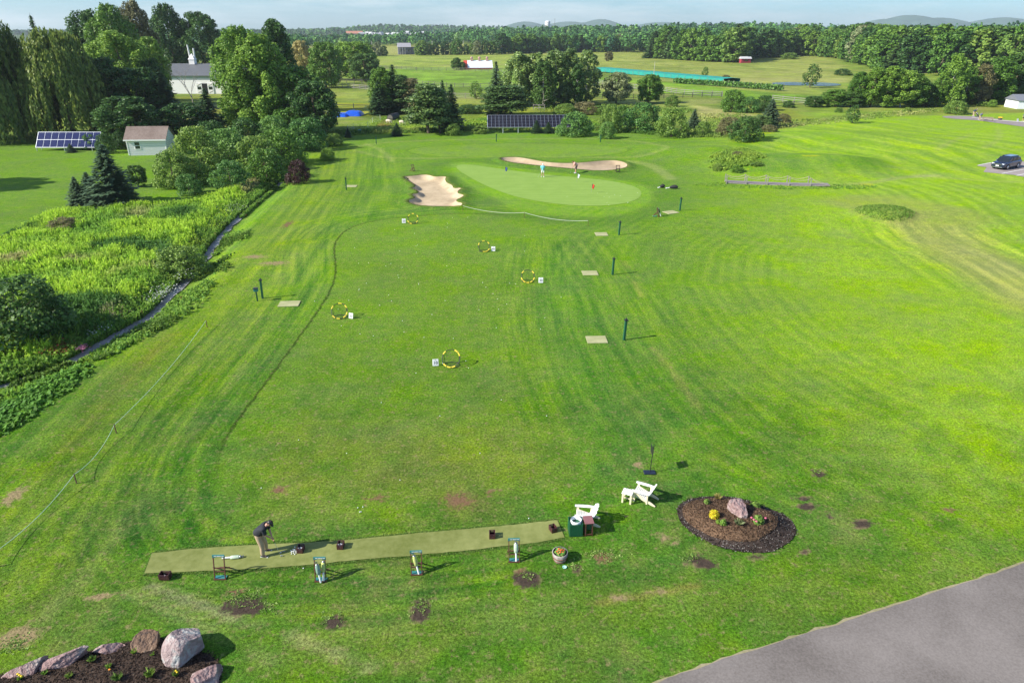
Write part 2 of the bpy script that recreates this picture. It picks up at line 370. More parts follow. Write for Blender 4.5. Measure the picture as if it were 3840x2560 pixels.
# mowing arcs on the left slope and on the big right slope (a coordinate that follows guide curves)
def arcs(guide, period, width, w, amp, jit=.5, seed=11):
    d, a = seg_dist(X, Y, guide); s = np.sin((d + (fbm(X, Y, 7, seed, 2) - .5) * jit) * 2 * math.pi / period)
    m = (1 - sstep(width * .6, width, d)) * w * sstep(.3, .7, fbm(X, Y, 11, seed + 3, 2) + .12)
    mul(m * amp * (s > 0), C3(1.14, 1.10, 1.18)); mul(m * amp * (s <= 0), C3(.88, .92, .86))
def streaks(guide, w, wid, amp, sc=.55, along=14, seed=3, lo=None, hi=None):
    d, a = seg_dist(X, Y, guide); side = np.sign(np.cross(np.array([guide[-1][0] - guide[0][0], guide[-1][1] - guide[0][1]]), np.stack([X - guide[0][0], Y - guide[0][1]], -1)))
    s = vnoise(d * side + 100, a / along * sc, sc, seed) * .6 + vnoise(d * side + 100, a / along * sc * .5, sc * 2.6, seed + 5) * .4; m = (1 - sstep(wid * .5, wid, d)) * w * amp
    blend(m * sstep(.55, .78, s), hi if hi is not None else C3(.185, .25, .045)); blend(m * sstep(.55, .8, 1 - s), lo if lo is not None else C3(.060, .135, .018))
streaks(D([(560, 1230), (330, 1190), (230, 1240), (330, 1330), (560, 1430), (700, 1520)]), (X < 2) * near, 1.6, .35, .3, 6, 25)
rg = D([(1600, 500), (1500, 560), (1460, 640), (1500, 740), (1600, 860), (1750, 980), (1950, 1080)])

fw = D([(1240, 540), (1232, 650), (1240, 740), (1262, 820), (1310, 930), (1380, 1030)]); fw2 = D([(1320, 540), (1400, 650), (1470, 760), (1560, 880), (1680, 1000), (1850, 1100), (2100, 1200)])
hill = D([(1500, 300), (1800, 300), (1950, 330), (2150, 350), (2352, 420)])
arcs(hill, 3.2, 26, (Y > 85) & (Y < 175), .8, .8, 41)
rl = smooth_poly(D([(1980, 400), (2150, 440), (2250, 520), (2400, 640)]), 2, False); arcs(rl, 1.8, 12, (Y > 40) & (Y < 90) & (X > 30), 1.2, .6, 51)
tw = D([(2100, 500), (2180, 560), (2290, 620), (2420, 700)])
dtw, _ = seg_dist(X, Y, tw); blend((1 - sstep(1.5, 5.5, dtw + (n1 - .5) * 3)) * .9 * sstep(.3, .5, n1 + .12), C3(.285, .295, .110)); 
tw2 = D([(1960, 470), (2060, 460), (2150, 480), (2230, 540)]); dtw2, _ = seg_dist(X, Y, tw2); blend((1 - sstep(1, 4.5, dtw2 + (n1 - .5) * 4)) * .7, C3(.25, .285, .09))
# fine parallel mower lines across the right field
yl = Y + (fbm(X, Y, 14, 61, 2) - .5) * 3 - .12 * X

for pl in ([(1500, 800), (1560, 870), (1612, 945)], [(1545, 860), (1600, 930)], [(1430, 600), (1475, 680)]):
    d, _ = seg_dist(X, Y, D(pl)); blend((1 - sstep(.05, .35, d)) * .5 * sstep(.3, .5, n3), C3(.25, .25, .09))
# the practice range: shorter, flatter turf with an overgrown dark rim
sr = np.full(len(X), -50.0); m = near; sr[m] = sdist(X[m], Y[m], range_p)
wi = sstep(-.2, .5, sr); blend(wi * .6 * (Y < 75), C3(.112, .192, .026)); rough = np.where(wi > .5, .22, rough)
blend(wi * sstep(50, 66, Y) * .55, C3(.128, .232, .026))
rim = (1 - sstep(.06, .26, abs(sr + .1))) * sstep(24, 30, Y) * (X < 2); sysd['rimw'] = sstep(24, 30, Y) * (X < -.5) * 1.0
mul((sstep(-6, -1, sr) * (1 - sstep(-1, 0, sr))) * (X < -3) * .6, C3(.86, .95, .9))
# worn brown speckle in the front of the range
wn = sstep(0, 4, sr) * (1 - sstep(24, 34, Y)) * sstep(.42, .60, n1 * .55 + n3 * .45)
blend(wn * .55, C3(.170, .150, .055)); 
by = D([(1050, 1160)])[0]; wb = np.exp(-((X - by[0]) / 1.4) ** 2 - ((Y - by[1]) / 1.0) ** 2); blend(wb * .8 * sstep(.3, .6, n3), C3(.16, .125, .045))
# far ring path, backs of greens
sf = np.full(len(X), -60.0); m = (Y > 80) & (Y < 190); sf[m] = sdist(X[m], Y[m], far_ring)
blend((1 - sstep(.2, .9, abs(sf))) * .55, C3(.25, .29, .11)); blend(sstep(-.5, .5, sf) * .5, C3(.13, .235, .03))
sb = np.full(len(X), -60.0); sb[m] = sdist(X[m], Y[m], back_green); blend(sstep(-.5, .5, sb) * .5, C3(.165, .26, .05)); blend((1 - sstep(.1, .5, abs(sb))) * .5, C3(.06, .13, .02))
sa = np.full(len(X), -60.0); m = (Y > 60) & (Y < 125); sa[m] = sdist(X[m], Y[m], apron_p)
blend(sstep(-.3, .4, sa), C3(.150, .275, .030)); blend((sstep(-5.5, -2, sa) * (1 - sstep(-1.2, -.2, sa))) * .55, C3(.075, .165, .025))
s1 = np.full(len(X), -60.0); s1[m] = np.maximum(sdist(X[m], Y[m], bunker_a), sdist(X[m], Y[m], bunker_b))
blend(sstep(-3.5, -.6, s1) * .55 * (1 - sstep(0, .3, sa)), C3(.075, .165, .022)); blend((1 - sstep(.1, .6, abs(s1 + .15))) * .6, C3(.10, .10, .04))
sm = np.full(len(X), -60.0); m = (Y > 80) & (Y < 150) & (X > 20); sm[m] = sdist(X[m], Y[m], mound_p)
blend(sstep(-1, 3, sm) * .6, C3(.080, .190, .028))
sq = np.full(len(X), -60.0); m = (Y > 50) & (Y < 90) & (X > 40); sq[m] = sdist(X[m], Y[m], right_green); blend(sstep(-1, .6, sq) * .7, C3(.19, .32, .05))
sg = np.full(len(X), -60.0); m = (Y > 55) & (Y < 90) & (X > 30); sg[m] = sdist(X[m], Y[m], grass_bank); blend(sstep(-.6, .6, sg) * .6, C3(.115, .215, .03)); blend((1 - sstep(.2, .8, abs(sg))) * .4, C3(.2, .2, .08))
# tan dry path leading from the foot bridge and towards the right path
for pl, w, a in (([(1905, 427), (2000, 420), (2060, 408), (2150, 402)], .7, .6), ([(2150, 350), (2230, 310)], .5, .4), ([(2110, 402), (2250, 415), (2400, 420)], .8, .4), ([(1450, 372), (1500, 380), (1540, 410)], .9, .5), ([(840, 330), (880, 345), (900, 370)], .5, .4), ([(2258, 345), (2300, 320), (2290, 290)], .4, .4)):
    d, _ = seg_dist(X, Y, smooth_poly(D(pl), 2, False)); blend((1 - sstep(w * .4, w * 1.6, d)) * a, C3(.27, .30, .13))
# left lawn behind the meadow
sl_ = np.full(len(X), -60.0); m = (Y > 50) & (Y < 190) & (X < 0); sl_[m] = sdist(X[m], Y[m], left_lawn); blend(sstep(-1, 1, sl_) * .8, C3(.125, .225, .030))
mul((sl_ > 0) * .5 * (np.sin((Y + .25 * X + n1 * 2) * 2 * math.pi / 3.4) > 0), C3(.88, .93, .9))
# meadow floor and rough bottom-left verge
sme = np.full(len(X), -60.0); m = (Y > 25) & (Y < 130) & (X < 0); sme[m] = sdist(X[m], Y[m], meadow_p); blend(sstep(-.5, .8, sme), C3(.10, .18, .03))
# rough fields beyond the boundary
bl = D([(400, 318), (735, 312), (860, 305), (1000, 302), (1340, 300), (1460, 305), (1560, 315), (1690, 324), (1760, 306), (1880, 285), (2000, 271), (2120, 264), (2300, 262), (2500, 262)])
yb = np.interp(X / np.maximum(Y, 1), [q[0] / q[1] for q in bl], [q[1] for q in bl]) + 2 * np.sin(X / 9)
wf2 = sstep(-1, 3, Y - yb)
field = C3(.165, .235, .050) * np.ones((len(X), 1))
T = T * (1 - wf2[:, None]) + field * wf2[:, None]
blend(wf2 * sstep(.45, .65, n2) * .6, C3(.25, .27, .10)); blend(wf2 * sstep(.5, .7, fbm(X, Y, 22, 71, 3)) * .7, C3(.085, .15, .028))
blend(wf2 * (Y < 215) * sstep(.5, .62, fbm(X, Y, 16, 73, 3)) * .5, C3(.22, .24, .035))
def zone(pts, c, w=1.0, soft=3.0, ns=0):
    p = D(pts); m = Y > 100; s = np.full(len(X), -99.0); s[m] = sdist(X[m], Y[m], p); blend(sstep(-soft, soft, s + ns * (n2 - .5)) * w, c)
zone([(855, 195), (1060, 200), (1180, 206), (1305, 210), (1305, 165), (1180, 150), (870, 158)], C3(.16, .29, .04), .8)
zone([(850, 128), (1500, 118), (1500, 135), (1300, 160), (870, 152)], C3(.235, .300, .075), .8)
zone([(760, 215), (1060, 222), (1300, 228), (1500, 232), (1500, 246), (900, 236), (770, 232)], C3(.25, .29, .09), .6)
zone([(1370, 178), (1620, 198), (1800, 216), (1900, 222), (1880, 236), (1500, 214), (1370, 190)], C3(.145, .27, .03), .9)
zone([(1370, 120), (1900, 115), (1950, 200), (1700, 186), (1370, 160)], C3(.25, .275, .09), .7, 6, 20)
zone([(1650, 180), (1950, 178), (1950, 190), (1640, 188)], C3(.31, .31, .13), .6)
zone([(1500, 222), (1720, 228), (1720, 238), (1480, 236)], C3(.10, .13, .04), .6)
zone([(1590, 240), (1740, 262), (1720, 275), (1600, 268)], C3(.36, .33, .16), .8)
zone([(760, 236), (860, 238), (860, 262), (760, 262)], C3(.27, .27, .03), .7)
zone([(910, 240), (1150, 240), (1150, 300), (860, 312), (900, 280)], C3(.17, .24, .03), .5)
zone([(880, 276), (905, 272), (895, 290), (860, 295)], C3(.20, .12, .05), .7, .6)
zone([(1850, 255), (2150, 250), (2160, 262), (1860, 280)], C3(.16, .26, .035), .7)
fx1 = fbm(X, Y * 1.0, 5, 131, 3); fx2 = fbm(X, Y, 13, 133, 4); fx3 = fbm(X * .35, Y, 4, 137, 3)
mul(wf2 * .9, (.62 + .76 * fx1)[:, None] * np.array([[1, 1, 1.]])); mul(wf2 * .8, (.66 + .68 * fx3)[:, None] * np.array([[1.05, 1, .95]])); blend(wf2 * sstep(.56, .68, fx2) * .45, C3(.28, .27, .12)); blend(wf2 * (1 - sstep(.30, .42, fx2)) * .5, C3(.08, .14, .03))
yf = sstep(560, 640, Y) * (1 - sstep(0, 1, (X > 40) * 1.0)) * (Y < 860); blend(yf * .8, C3(.30, .29, .11))
blend(sstep(850, 950, Y), C3(.05, .085, .03))
# bare-soil and dried spots in the near lawn:  (px, py, half-width px, half-height px, bareness, colour)
DARKS, TAN, RED = C3(.062, .045, .034), C3(.26, .20, .10), C3(.17, .10, .055)
bare = np.full(len(X), -1.0); barec = np.tile(DARKS, (len(X), 1))
def spot(px, py, rx, ry, b, c, tilt=0.0):
    global soil
    x0, y0 = g0(px * DK, py * DK); x1, _ = g0((px + rx) * DK, py * DK); _, y1 = g0(px * DK, (py - ry) * DK)
    ax, ay = abs(x1 - x0), abs(y1 - y0); dx, dy = X - x0, Y - y0; dx, dy = dx * math.cos(tilt) + dy * math.sin(tilt), -dx * math.sin(tilt) + dy * math.cos(tilt)
    q = 1 - np.hypot(dx / ax, dy / ay) + (n3 - .5) * .9
    w = sstep(.0, .5, q); soil = np.maximum(soil, w * b); k = q * b > bare; bare[k] = (q * b)[k]; barec[k] = c
for a in [(572, 1392, 62, 26, .95, DARKS), (545, 1360, 25, 8, .7, RED), (765, 1428, 30, 18, .9, DARKS), (968, 1402, 22, 28, .9, DARKS), (1208, 1328, 32, 18, .95, DARKS, -.4), (1198, 1318, 20, 10, .8, RED),
          (1385, 1280, 26, 10, .8, RED), (1326, 1305, 7, 8, .8, DARKS), (1610, 1292, 34, 14, .95, DARKS, -.4), (1882, 1088, 26, 11, .95, DARKS), (1855, 1163, 20, 8, .95, DARKS), (1848, 1145, 16, 6, .7, DARKS),
          (1900, 1185, 10, 6, .6, DARKS), (1980, 1203, 18, 9, .8, DARKS, .4), (1845, 1268, 14, 8, .85, DARKS), (1735, 1278, 10, 9, .9, DARKS), (1180, 1185, 0.1, .1, 0, TAN), (1525, 1232, 22, 7, .75, TAN, -.3),
          (1545, 1243, 12, 5, .75, TAN), (1465, 1068, 13, 5, .9, TAN), (1407, 1043, 7, 3, .6, TAN), (48, 1465, 48, 26, .8, TAN), (30, 1140, 26, 26, .6, TAN), (640, 1125, 22, 10, .4, RED), (225, 1370, 30, 10, .5, TAN),
          (1340, 1388, 45, 4, .5, RED, .1), (1420, 1370, 70, 3, .4, TAN, .12), (2180, 1172, 20, 6, .4, RED), (1050, 1150, 46, 22, .45, RED), (150, 1500, 20, 8, .3, TAN), (1480, 1362, 70, 3, .4, TAN, .15),
          (640, 605, 40, 6, .45, TAN), (590, 590, 30, 5, .4, TAN), (660, 515, 12, 8, .4, RED), (400, 1020, 8, 3, .5, TAN), (640, 1020, 5, 3, .5, TAN), (1130, 1130, 20, 8, .35, RED), (860, 1145, 40, 12, .3, RED)]:
    spot(*(a[:2] + (a[2] * 1.15, a[3] * 1.2) + a[4:]))
# yellow flower drift
spot(1690, 392, 22, 5, .0, TAN)
for px, py, rx, ry in ((1750, 322, 26, 3), (1800, 310, 10, 2), (1720, 398, 14, 3), (2000, 425, 30, 4), (1860, 380, 30, 8), (2060, 405, 12, 3), (95, 812, 14, 3)):
    x0, y0 = g0(px * DK, py * DK); x1, _ = g0((px + rx) * DK, py * DK); _, y1 = g0(px * DK, (py - ry) * DK)
    blend((1 - sstep(.5, 1.1, np.hypot((X - x0) / abs(x1 - x0), (Y - y0) / abs(y1 - y0)))) * sstep(.5, .6, fbm(X, Y, 1.2, 171, 2)) * .5, C3(.42, .38, .02))
nf = (1 - sstep(24, 44, Y)) * (soil < .4); k1 = fbm(X, Y, 1.6, 141, 3); k2 = fbm(X, Y, .7, 143, 2); k3 = fbm(X, Y, 4.5, 145, 3)
blend(nf * sstep(.54, .70, k1) * .35, C3(.165, .235, .03)); blend(nf * sstep(.54, .70, 1 - k1) * .4, C3(.050, .125, .018)); blend(nf * sstep(.55, .7, k2 * .5 + k3 * .5) * .5 * (1 - sstep(20, 30, Y)), C3(.17, .17, .07)); mul(nf * .7, (.72 + .56 * k2)[:, None] * np.ones((1, 3)))
T *= np.array([1.02, 1.09, .68]) + np.clip((T[:, 2] / T[:, 1] - .25) * 2, 0, 1)[:, None] * np.array([0, 0, .45])
mul(np.ones(len(X)) * .5, (0.82 + .36 * n1)[:, None] * np.array([[1.05, 1, .95]]))
mul(np.ones(len(X)) * .5, (0.86 + .28 * n3)[:, None] * np.array([[1.0, 1, 1.0]]))
ndk = (1 - sstep(26, 52, Y)) * (1 - sstep(8, 24, X)); T *= 1 - .14 * ndk[:, None] * np.array([[1.35, 1, 1.1]])
for pl, w, al_, cc_ in (([(345, 1345), (450, 1385), (560, 1425), (620, 1440), (720, 1480), (850, 1530)], .10, .6, (.30, .27, .14)), ([(290, 1360), (480, 1440), (620, 1520)], .10, .45, (.22, .25, .09)), ([(1290, 1392), (1420, 1376), (1560, 1352), (1610, 1342)], .07, .6, (.26, .18, .06)), ([(700, 1500), (980, 1440), (1300, 1400), (1700, 1380), (2200, 1330)], .5, .3, (.19, .25, .04)), ([(390, 1180), (430, 1140), (500, 1125)], .2, .4, (.05, .09, .02)), ([(60, 1400), (170, 1290), (300, 1120), (420, 960), (520, 830)], .16, .4, (.06, .11, .02)), ([(100, 1420), (215, 1300), (340, 1130), (460, 970), (560, 840)], .16, .35, (.22, .25, .07))):
    d, _ = seg_dist(X, Y, smooth_poly(D(pl), 2, False)); blend((1 - sstep(w, w * 3.2, d + (n3 - .5) * w * 3)) * al_ * sstep(.25, .5, n3), C3(*cc_))
k = (wn * (soil < .1)); kb = -.35 + .30 * k; kk = (kb > bare) & (k > .05); bare[kk] = kb[kk]; barec[kk] = C3(.13, .095, .04)
kb = np.where((Y < 26) & (soil < .1), -.33 + .16 * sstep(.45, .7, fbm(X, Y, 3.5, 151, 3)), -1); kk = kb > bare; bare[kk] = kb[kk]; barec[kk] = C3(.12, .12, .045)
T = np.clip(T, .004, .8)

def sysattr(nm, guide, w, wid):
    d, a = seg_dist(X, Y, guide); g = np.array(guide); side = np.sign((g[-1, 0] - g[0, 0]) * (Y - g[0, 1]) - (g[-1, 1] - g[0, 1]) * (X - g[0, 0])); side[side == 0] = 1
    sysd[nm + 'd'] = d; sysd[nm + 'a'] = a; Lg = a.max(); sysd[nm + 'w'] = np.clip(w * (1 - sstep(wid * .55, wid, d)) * sstep(0, 3, a) * (1 - sstep(Lg - 4, Lg, a)), 0, 1)
sysattr('gl', ls, (X < 0) * near * (1 - sstep(-1, .5, sr)) * (sme < 0), 13); sysattr('gr', rg, near * (X > 4), 15); sysattr('gf', fw, near * 1.0, 4.0); sysattr('gh', fw2, near * 1.0, 4.5); sysattr('gm', hill, (Y > 85) * (Y < yb) * (X > 20) * 1.0, 42); sysattr('gt', tw, (Y > 30) * (Y < 95) * (X > 25) * 1.0, 9)
dr_, ar_ = seg_dist(X, Y, range_p, True); sysd['sra'] = ar_; sysd['srd'] = np.clip(sr, -40, 40); sysd['srw'] = (1 - sstep(-.6, .2, sr)) * (1 - sstep(4, 7, -sr)) * (X < 0) * near
m, t, p, o = newmat('ground turf')
at = t.nodes.new('ShaderNodeAttribute'); at.attribute_name = 'tint'; so = t.nodes.new('ShaderNodeAttribute'); so.attribute_name = 'soil'; ro = t.nodes.new('ShaderNodeAttribute'); ro.attribute_name = 'rough'
tc = t.nodes.new('ShaderNodeTexCoord')
def noise(scale, detail=5, roughness=.6, vec=None, sx=1, sy=1):
    n = t.nodes.new('ShaderNodeTexNoise'); n.inputs['Scale'].default_value = scale; n.inputs['Detail'].default_value = detail; n.inputs['Roughness'].default_value = roughness
    mpn = t.nodes.new('ShaderNodeMapping'); mpn.inputs['Scale'].default_value = (sx, sy, 1); t.links.new(tc.outputs['Object'], mpn.inputs['Vector']); t.links.new(mpn.outputs[0], n.inputs['Vector']); return n
na = noise(9.0, 6, .72); nb = noise(1.3, 5, .6); nc = noise(26, 3, .7); ne = noise(.25, 5, .6)
def mrange(src, a, b, c, d):
    r = t.nodes.new('ShaderNodeMapRange'); r.inputs['From Min'].default_value = a; r.inputs['From Max'].default_value = b; r.inputs['To Min'].default_value = c; r.inputs['To Max'].default_value = d; t.links.new(src, r.inputs['Value']); return r.outputs[0]
def mth(op, a, b=0):
    r = t.nodes.new('ShaderNodeMath'); r.operation = op
    for i, q in enumerate((a, b)):
        if isinstance(q, (int, float)): r.inputs[i].default_value = q
        else: t.links.new(q, r.inputs[i])
    return r.outputs[0]
val = mth('MULTIPLY', mth('MULTIPLY', mrange(na.outputs['Fac'], .33, .67, .36, 1.62), mrange(nb.outputs['Fac'], .3, .7, .86, 1.14)), mth('MULTIPLY', mrange(nc.outputs['Fac'], .33, .67, .52, 1.46), mrange(ne.outputs['Fac'], .3, .7, .9, 1.1)))
def fattr(nm):
    n = t.nodes.new('ShaderNodeAttribute'); n.attribute_name = nm; return n.outputs['Fac']
def streak(dn, an, wn, sc, amp, al=.05, seed=0.0, ripple=0):
    cv = t.nodes.new('ShaderNodeCombineXYZ'); t.links.new(fattr(dn), cv.inputs[0]); t.links.new(mth('MULTIPLY', fattr(an), al), cv.inputs[1]); cv.inputs[2].default_value = seed
    n = t.nodes.new('ShaderNodeTexNoise'); n.inputs['Scale'].default_value = sc; n.inputs['Detail'].default_value = 3; n.inputs['Roughness'].default_value = .6; t.links.new(cv.outputs[0], n.inputs['Vector']); v = mrange(n.outputs['Fac'], .36, .64, -1, 1)
    if ripple:
        s_ = mth('SINE', mth('ADD', mth('MULTIPLY', fattr(dn), 6.283 / ripple), mth('MULTIPLY', nb.outputs['Fac'], 2.0)), 0); v = mth('ADD', mth('MULTIPLY', v, .55), mth('MULTIPLY', s_, .55))
    return mth('MULTIPLY', mth('MULTIPLY', v, amp), fattr(wn))
S = mth('ADD', mth('ADD', streak('gld', 'gla', 'glw', 1.5, .19, .04, 1.0), streak('grd', 'gra', 'grw', 1.2, .11, .05, 2.0, 1.05)), mth('ADD', streak('gfd', 'gfa', 'gfw', 2.6, .18, .05, 3.0), streak('ghd', 'gha', 'ghw', 2.4, .14, .05, 4.0)))
S = mth('ADD', S, mth('ADD', mth('ADD', streak('gmd', 'gma', 'gmw', .35, .16, .12, 5.0), streak('gtd', 'gta', 'gtw', 1.2, .20, .05, 6.0)), streak('srd', 'sra', 'srw', 2.2, .22, .04, 7.0)))
edge = mth('ABSOLUTE', mth('ADD', fattr('srd'), mth('MULTIPLY', mth('SUBTRACT', nb.outputs['Fac'], .5), .5)), 0); line = fattr('rimw')
dark_ = mth('SUBTRACT', 1, mth('MULTIPLY', mrange(edge, .03, .14, 1, 0), mth('MULTIPLY', line, .62)))
val = mth('MULTIPLY', mth('MULTIPLY', val, mth('ADD', 1, S)), dark_)
hs = t.nodes.new('ShaderNodeHueSaturation'); t.links.new(at.outputs['Color'], hs.inputs['Color']); t.links.new(val, hs.inputs['Value'])
t.links.new(mth('SUBTRACT', mrange(nb.outputs['Fac'], .3, .7, .512, .488), mth('MULTIPLY', S, .07)), hs.inputs['Hue']); t.links.new(mrange(ne.outputs['Fac'], .3, .7, .92, 1.08), hs.inputs['Saturation'])
ba = t.nodes.new('ShaderNodeAttribute'); ba.attribute_name = 'bare'; bc = t.nodes.new('ShaderNodeAttribute'); bc.attribute_name = 'barec'
nf_ = noise(3.5, 8, .75); fac = mrange(mth('ADD', ba.outputs['Fac'], mth('MULTIPLY', mth('SUBTRACT', nf_.outputs['Fac'], .5), 1.5)), .05, .32, 0, 1)
bh_ = t.nodes.new('ShaderNodeHueSaturation'); t.links.new(bc.outputs['Color'], bh_.inputs['Color']); t.links.new(mrange(na.outputs['Fac'], .3, .7, .6, 1.5), bh_.inputs['Value'])
mb_ = t.nodes.new('ShaderNodeMix'); mb_.data_type = 'RGBA'; t.links.new(fac, mb_.inputs['Factor']); t.links.new(hs.outputs[0], mb_.inputs[6]); t.links.new(bh_.outputs[0], mb_.inputs[7])
t.links.new(mb_.outputs[2], p.inputs['Base Color']); p.inputs['Roughness'].default_value = .85; p.inputs['Specular IOR Level'].default_value = .06
bmp = t.nodes.new('ShaderNodeBump'); bmp.inputs['Distance'].default_value = .05; t.links.new(mth('MULTIPLY', ro.outputs['Fac'], 2.6), bmp.inputs['Strength'])
t.links.new(mth('ADD', na.outputs['Fac'], mth('MULTIPLY', nc.outputs['Fac'], .4)), bmp.inputs['Height']); t.links.new(bmp.outputs[0], p.inputs['Normal'])
ground = np_mesh('ground', np.c_[X, Y, Hz], F, [m], smooth=True, attr={'tint': T, 'soil': soil, 'rough': rough, 'bare': np.clip(bare, -1, 1), 'barec': barec, **{k: np.asarray(v, float) for k, v in sysd.items()}}); ground['kind'] = 'structure'

# ------------------------------------------------------------------ other ground surfaces
def surf(name, c1, c2, scale, rough=.85, bump=.4, dist=.01, extra=None, det=8):
    m, t, p, o = newmat(name)
    tc = t.nodes.new('ShaderNodeTexCoord'); a = t.nodes.new('ShaderNodeTexNoise'); a.inputs['Scale'].default_value = scale; a.inputs['Detail'].default_value = det; a.inputs['Roughness'].default_value = .65
    b = t.nodes.new('ShaderNodeTexNoise'); b.inputs['Scale'].default_value = .35; b.inputs['Detail'].default_value = 6
    t.links.new(tc.outputs['Object'], a.inputs['Vector']); t.links.new(tc.outputs['Object'], b.inputs['Vector'])
    ad = t.nodes.new('ShaderNodeMath'); ad.operation = 'ADD'; t.links.new(a.outputs['Fac'], ad.inputs[0]); t.links.new(b.outputs['Fac'], ad.inputs[1])
    mr = t.nodes.new('ShaderNodeMapRange'); mr.inputs['From Min'].default_value = .75; mr.inputs['From Max'].default_value = 1.25; t.links.new(ad.outputs[0], mr.inputs['Value'])
    mxx = t.nodes.new('ShaderNodeMix'); mxx.data_type = 'RGBA'; mxx.inputs[6].default_value = (*c1, 1); mxx.inputs[7].default_value = (*c2, 1); t.links.new(mr.outputs[0], mxx.inputs['Factor'])
    last = mxx.outputs[2]
    if extra:                                        # pale flecks
        vo = t.nodes.new('ShaderNodeTexVoronoi'); vo.inputs['Scale'].default_value = extra[0]; t.links.new(tc.outputs['Object'], vo.inputs['Vector'])
        ls_ = t.nodes.new('ShaderNodeMath'); ls_.operation = 'LESS_THAN'; ls_.inputs[1].default_value = extra[1]; t.links.new(vo.outputs['Distance'], ls_.inputs[0])
        m2 = t.nodes.new('ShaderNodeMix'); m2.data_type = 'RGBA'; m2.inputs[7].default_value = (*extra[2], 1); t.links.new(last, m2.inputs[6]); t.links.new(ls_.outputs[0], m2.inputs['Factor']); last = m2.outputs[2]
    t.links.new(last, p.inputs['Base Color']); p.inputs['Roughness'].default_value = rough; p.inputs['Specular IOR Level'].default_value = .25
    bb = t.nodes.new('ShaderNodeBump'); bb.inputs['Strength'].default_value = bump; bb.inputs['Distance'].default_value = dist; t.links.new(a.outputs['Fac'], bb.inputs['Height']); t.links.new(bb.outputs[0], p.inputs['Normal'])
    MATS[name] = m; return m
SAND = surf('bunker sand', (.38, .29, .18), (.55, .43, .28), 1.6, .95, .5, .06)
SANDB = surf('bunker sand pale', (.33, .25, .16), (.46, .35, .23), 1.2, .95, .5, .06)
cdt_sheet('sand_bunker', bunker_a, SAND, .06, .3); cdt_sheet('sand_bunker', bunker_b, SANDB, .07, .3)
# putting green
m, t, p, o = newmat('putting green turf')
tc = t.nodes.new('ShaderNodeTexCoord'); wv = t.nodes.new('ShaderNodeTexWave'); wv.wave_type = 'BANDS'; wv.bands_direction = 'Y'; wv.inputs['Scale'].default_value = .33; wv.inputs['Distortion'].default_value = 1.2; wv.inputs['Detail'].default_value = 2
n_ = t.nodes.new('ShaderNodeTexNoise'); n_.inputs['Scale'].default_value = .5; n_.inputs['Detail'].default_value = 8; n_.inputs['Roughness'].default_value = .7
for q in (wv, n_): t.links.new(tc.outputs['Object'], q.inputs['Vector'])
a_ = t.nodes.new('ShaderNodeMath'); a_.operation = 'MULTIPLY_ADD'; a_.inputs[1].default_value = .3; t.links.new(wv.outputs['Fac'], a_.inputs[0]); t.links.new(n_.outputs['Fac'], a_.inputs[2])
mr = t.nodes.new('ShaderNodeMapRange'); mr.inputs['From Min'].default_value = .35; mr.inputs['From Max'].default_value = .95; t.links.new(a_.outputs[0], mr.inputs['Value'])
mi_ = t.nodes.new('ShaderNodeMix'); mi_.data_type = 'RGBA'; mi_.inputs[6].default_value = (.185, .300, .045, 1); mi_.inputs[7].default_value = (.245, .360, .072, 1); t.links.new(mr.outputs[0], mi_.inputs['Factor'])
t.links.new(mi_.outputs[2], p.inputs['Base Color']); p.inputs['Roughness'].default_value = .8; p.inputs['Specular IOR Level'].default_value = .15; GREEN = m
cdt_sheet('putting_green', green_p, GREEN, .02, 1.0)
ASPH = surf('asphalt', (.130, .112, .100), (.235, .207, .188), 14, .85, .5, .006, None, 10)
ASPH2 = surf('faded asphalt', (.26, .22, .20), (.34, .29, .27), 6, .85, .3, .006)
road = [g0(2500 + a / 1.755, 2060 + b / 1.755) for a, b in [(-260,960),(0, 850), (150, 797), (400, 712), (700, 622), (900, 557), (1150, 485), (1400, 398), (1650, 322), (1900, 238), (2150, 165), (2352, 92), (2700, -40), (3100, -190)]]
road = [(a + rnd.uniform(-.03, .03), b + rnd.uniform(-.03, .03)) for a, b in smooth_poly(road, 2, False)] + [(34, 20), (34, 2), (0, 2)]
# dry verge fringe under the road edge, then the asphalt
fr = [(a - .04 + rnd.uniform(-.05, .03), b + .05 + rnd.uniform(-.05, .05)) for a, b in road[:-3]] + road[-3:]
VERGE = surf('dry verge', (.22, .20, .10), (.36, .31, .19), 9, .95, .6, .02)
cdt_sheet('road_verge', fr, VERGE, .012, 2.0); cdt_sheet('road', road, ASPH, .022, 2.0)
lot = [g0(a, b) for a, b in [(3664, 620), (3718, 610), (3860, 607), (4100, 590), (4100, 720), (3860, 668), (3800, 656), (3745, 651), (3688, 645), (3700, 627), (3668, 623)]]
cdt_sheet('parking_lot', lot, ASPH2, .03, 3.0)
WPAINT = mat('road marking paint', (.75, .74, .70), .7)
for i, (a, b) in enumerate((((3757, 651), (3860, 632)), ((3812, 659), (3900, 641)), ((3668, 620), (3716, 611)))):
    p0, p1 = Vector(g0(*a)), Vector(g0(*b)); d = (p1 - p0).normalized(); nn = Vector((-d.y, d.x)) * .08
    w = MB(); w.add([(q.x, q.y, float(H(np.array([q.x]), np.array([q.y]))[0]) + .042) for q in (p0 - nn, p1 - nn, p1 + nn, p0 + nn)], [(0, 1, 2, 3)]); tag(w.obj('bay_line', WPAINT), kind='structure')
CONC = surf('pale concrete', (.42, .38, .34), (.56, .52, .48), 3, .9, .2)
PAVE = surf('tee path tarmac', (.22, .185, .175), (.30, .26, .25), 3, .9, .2)
cdt_sheet('cart_path', tee_path, PAVE, .04, 3.0)
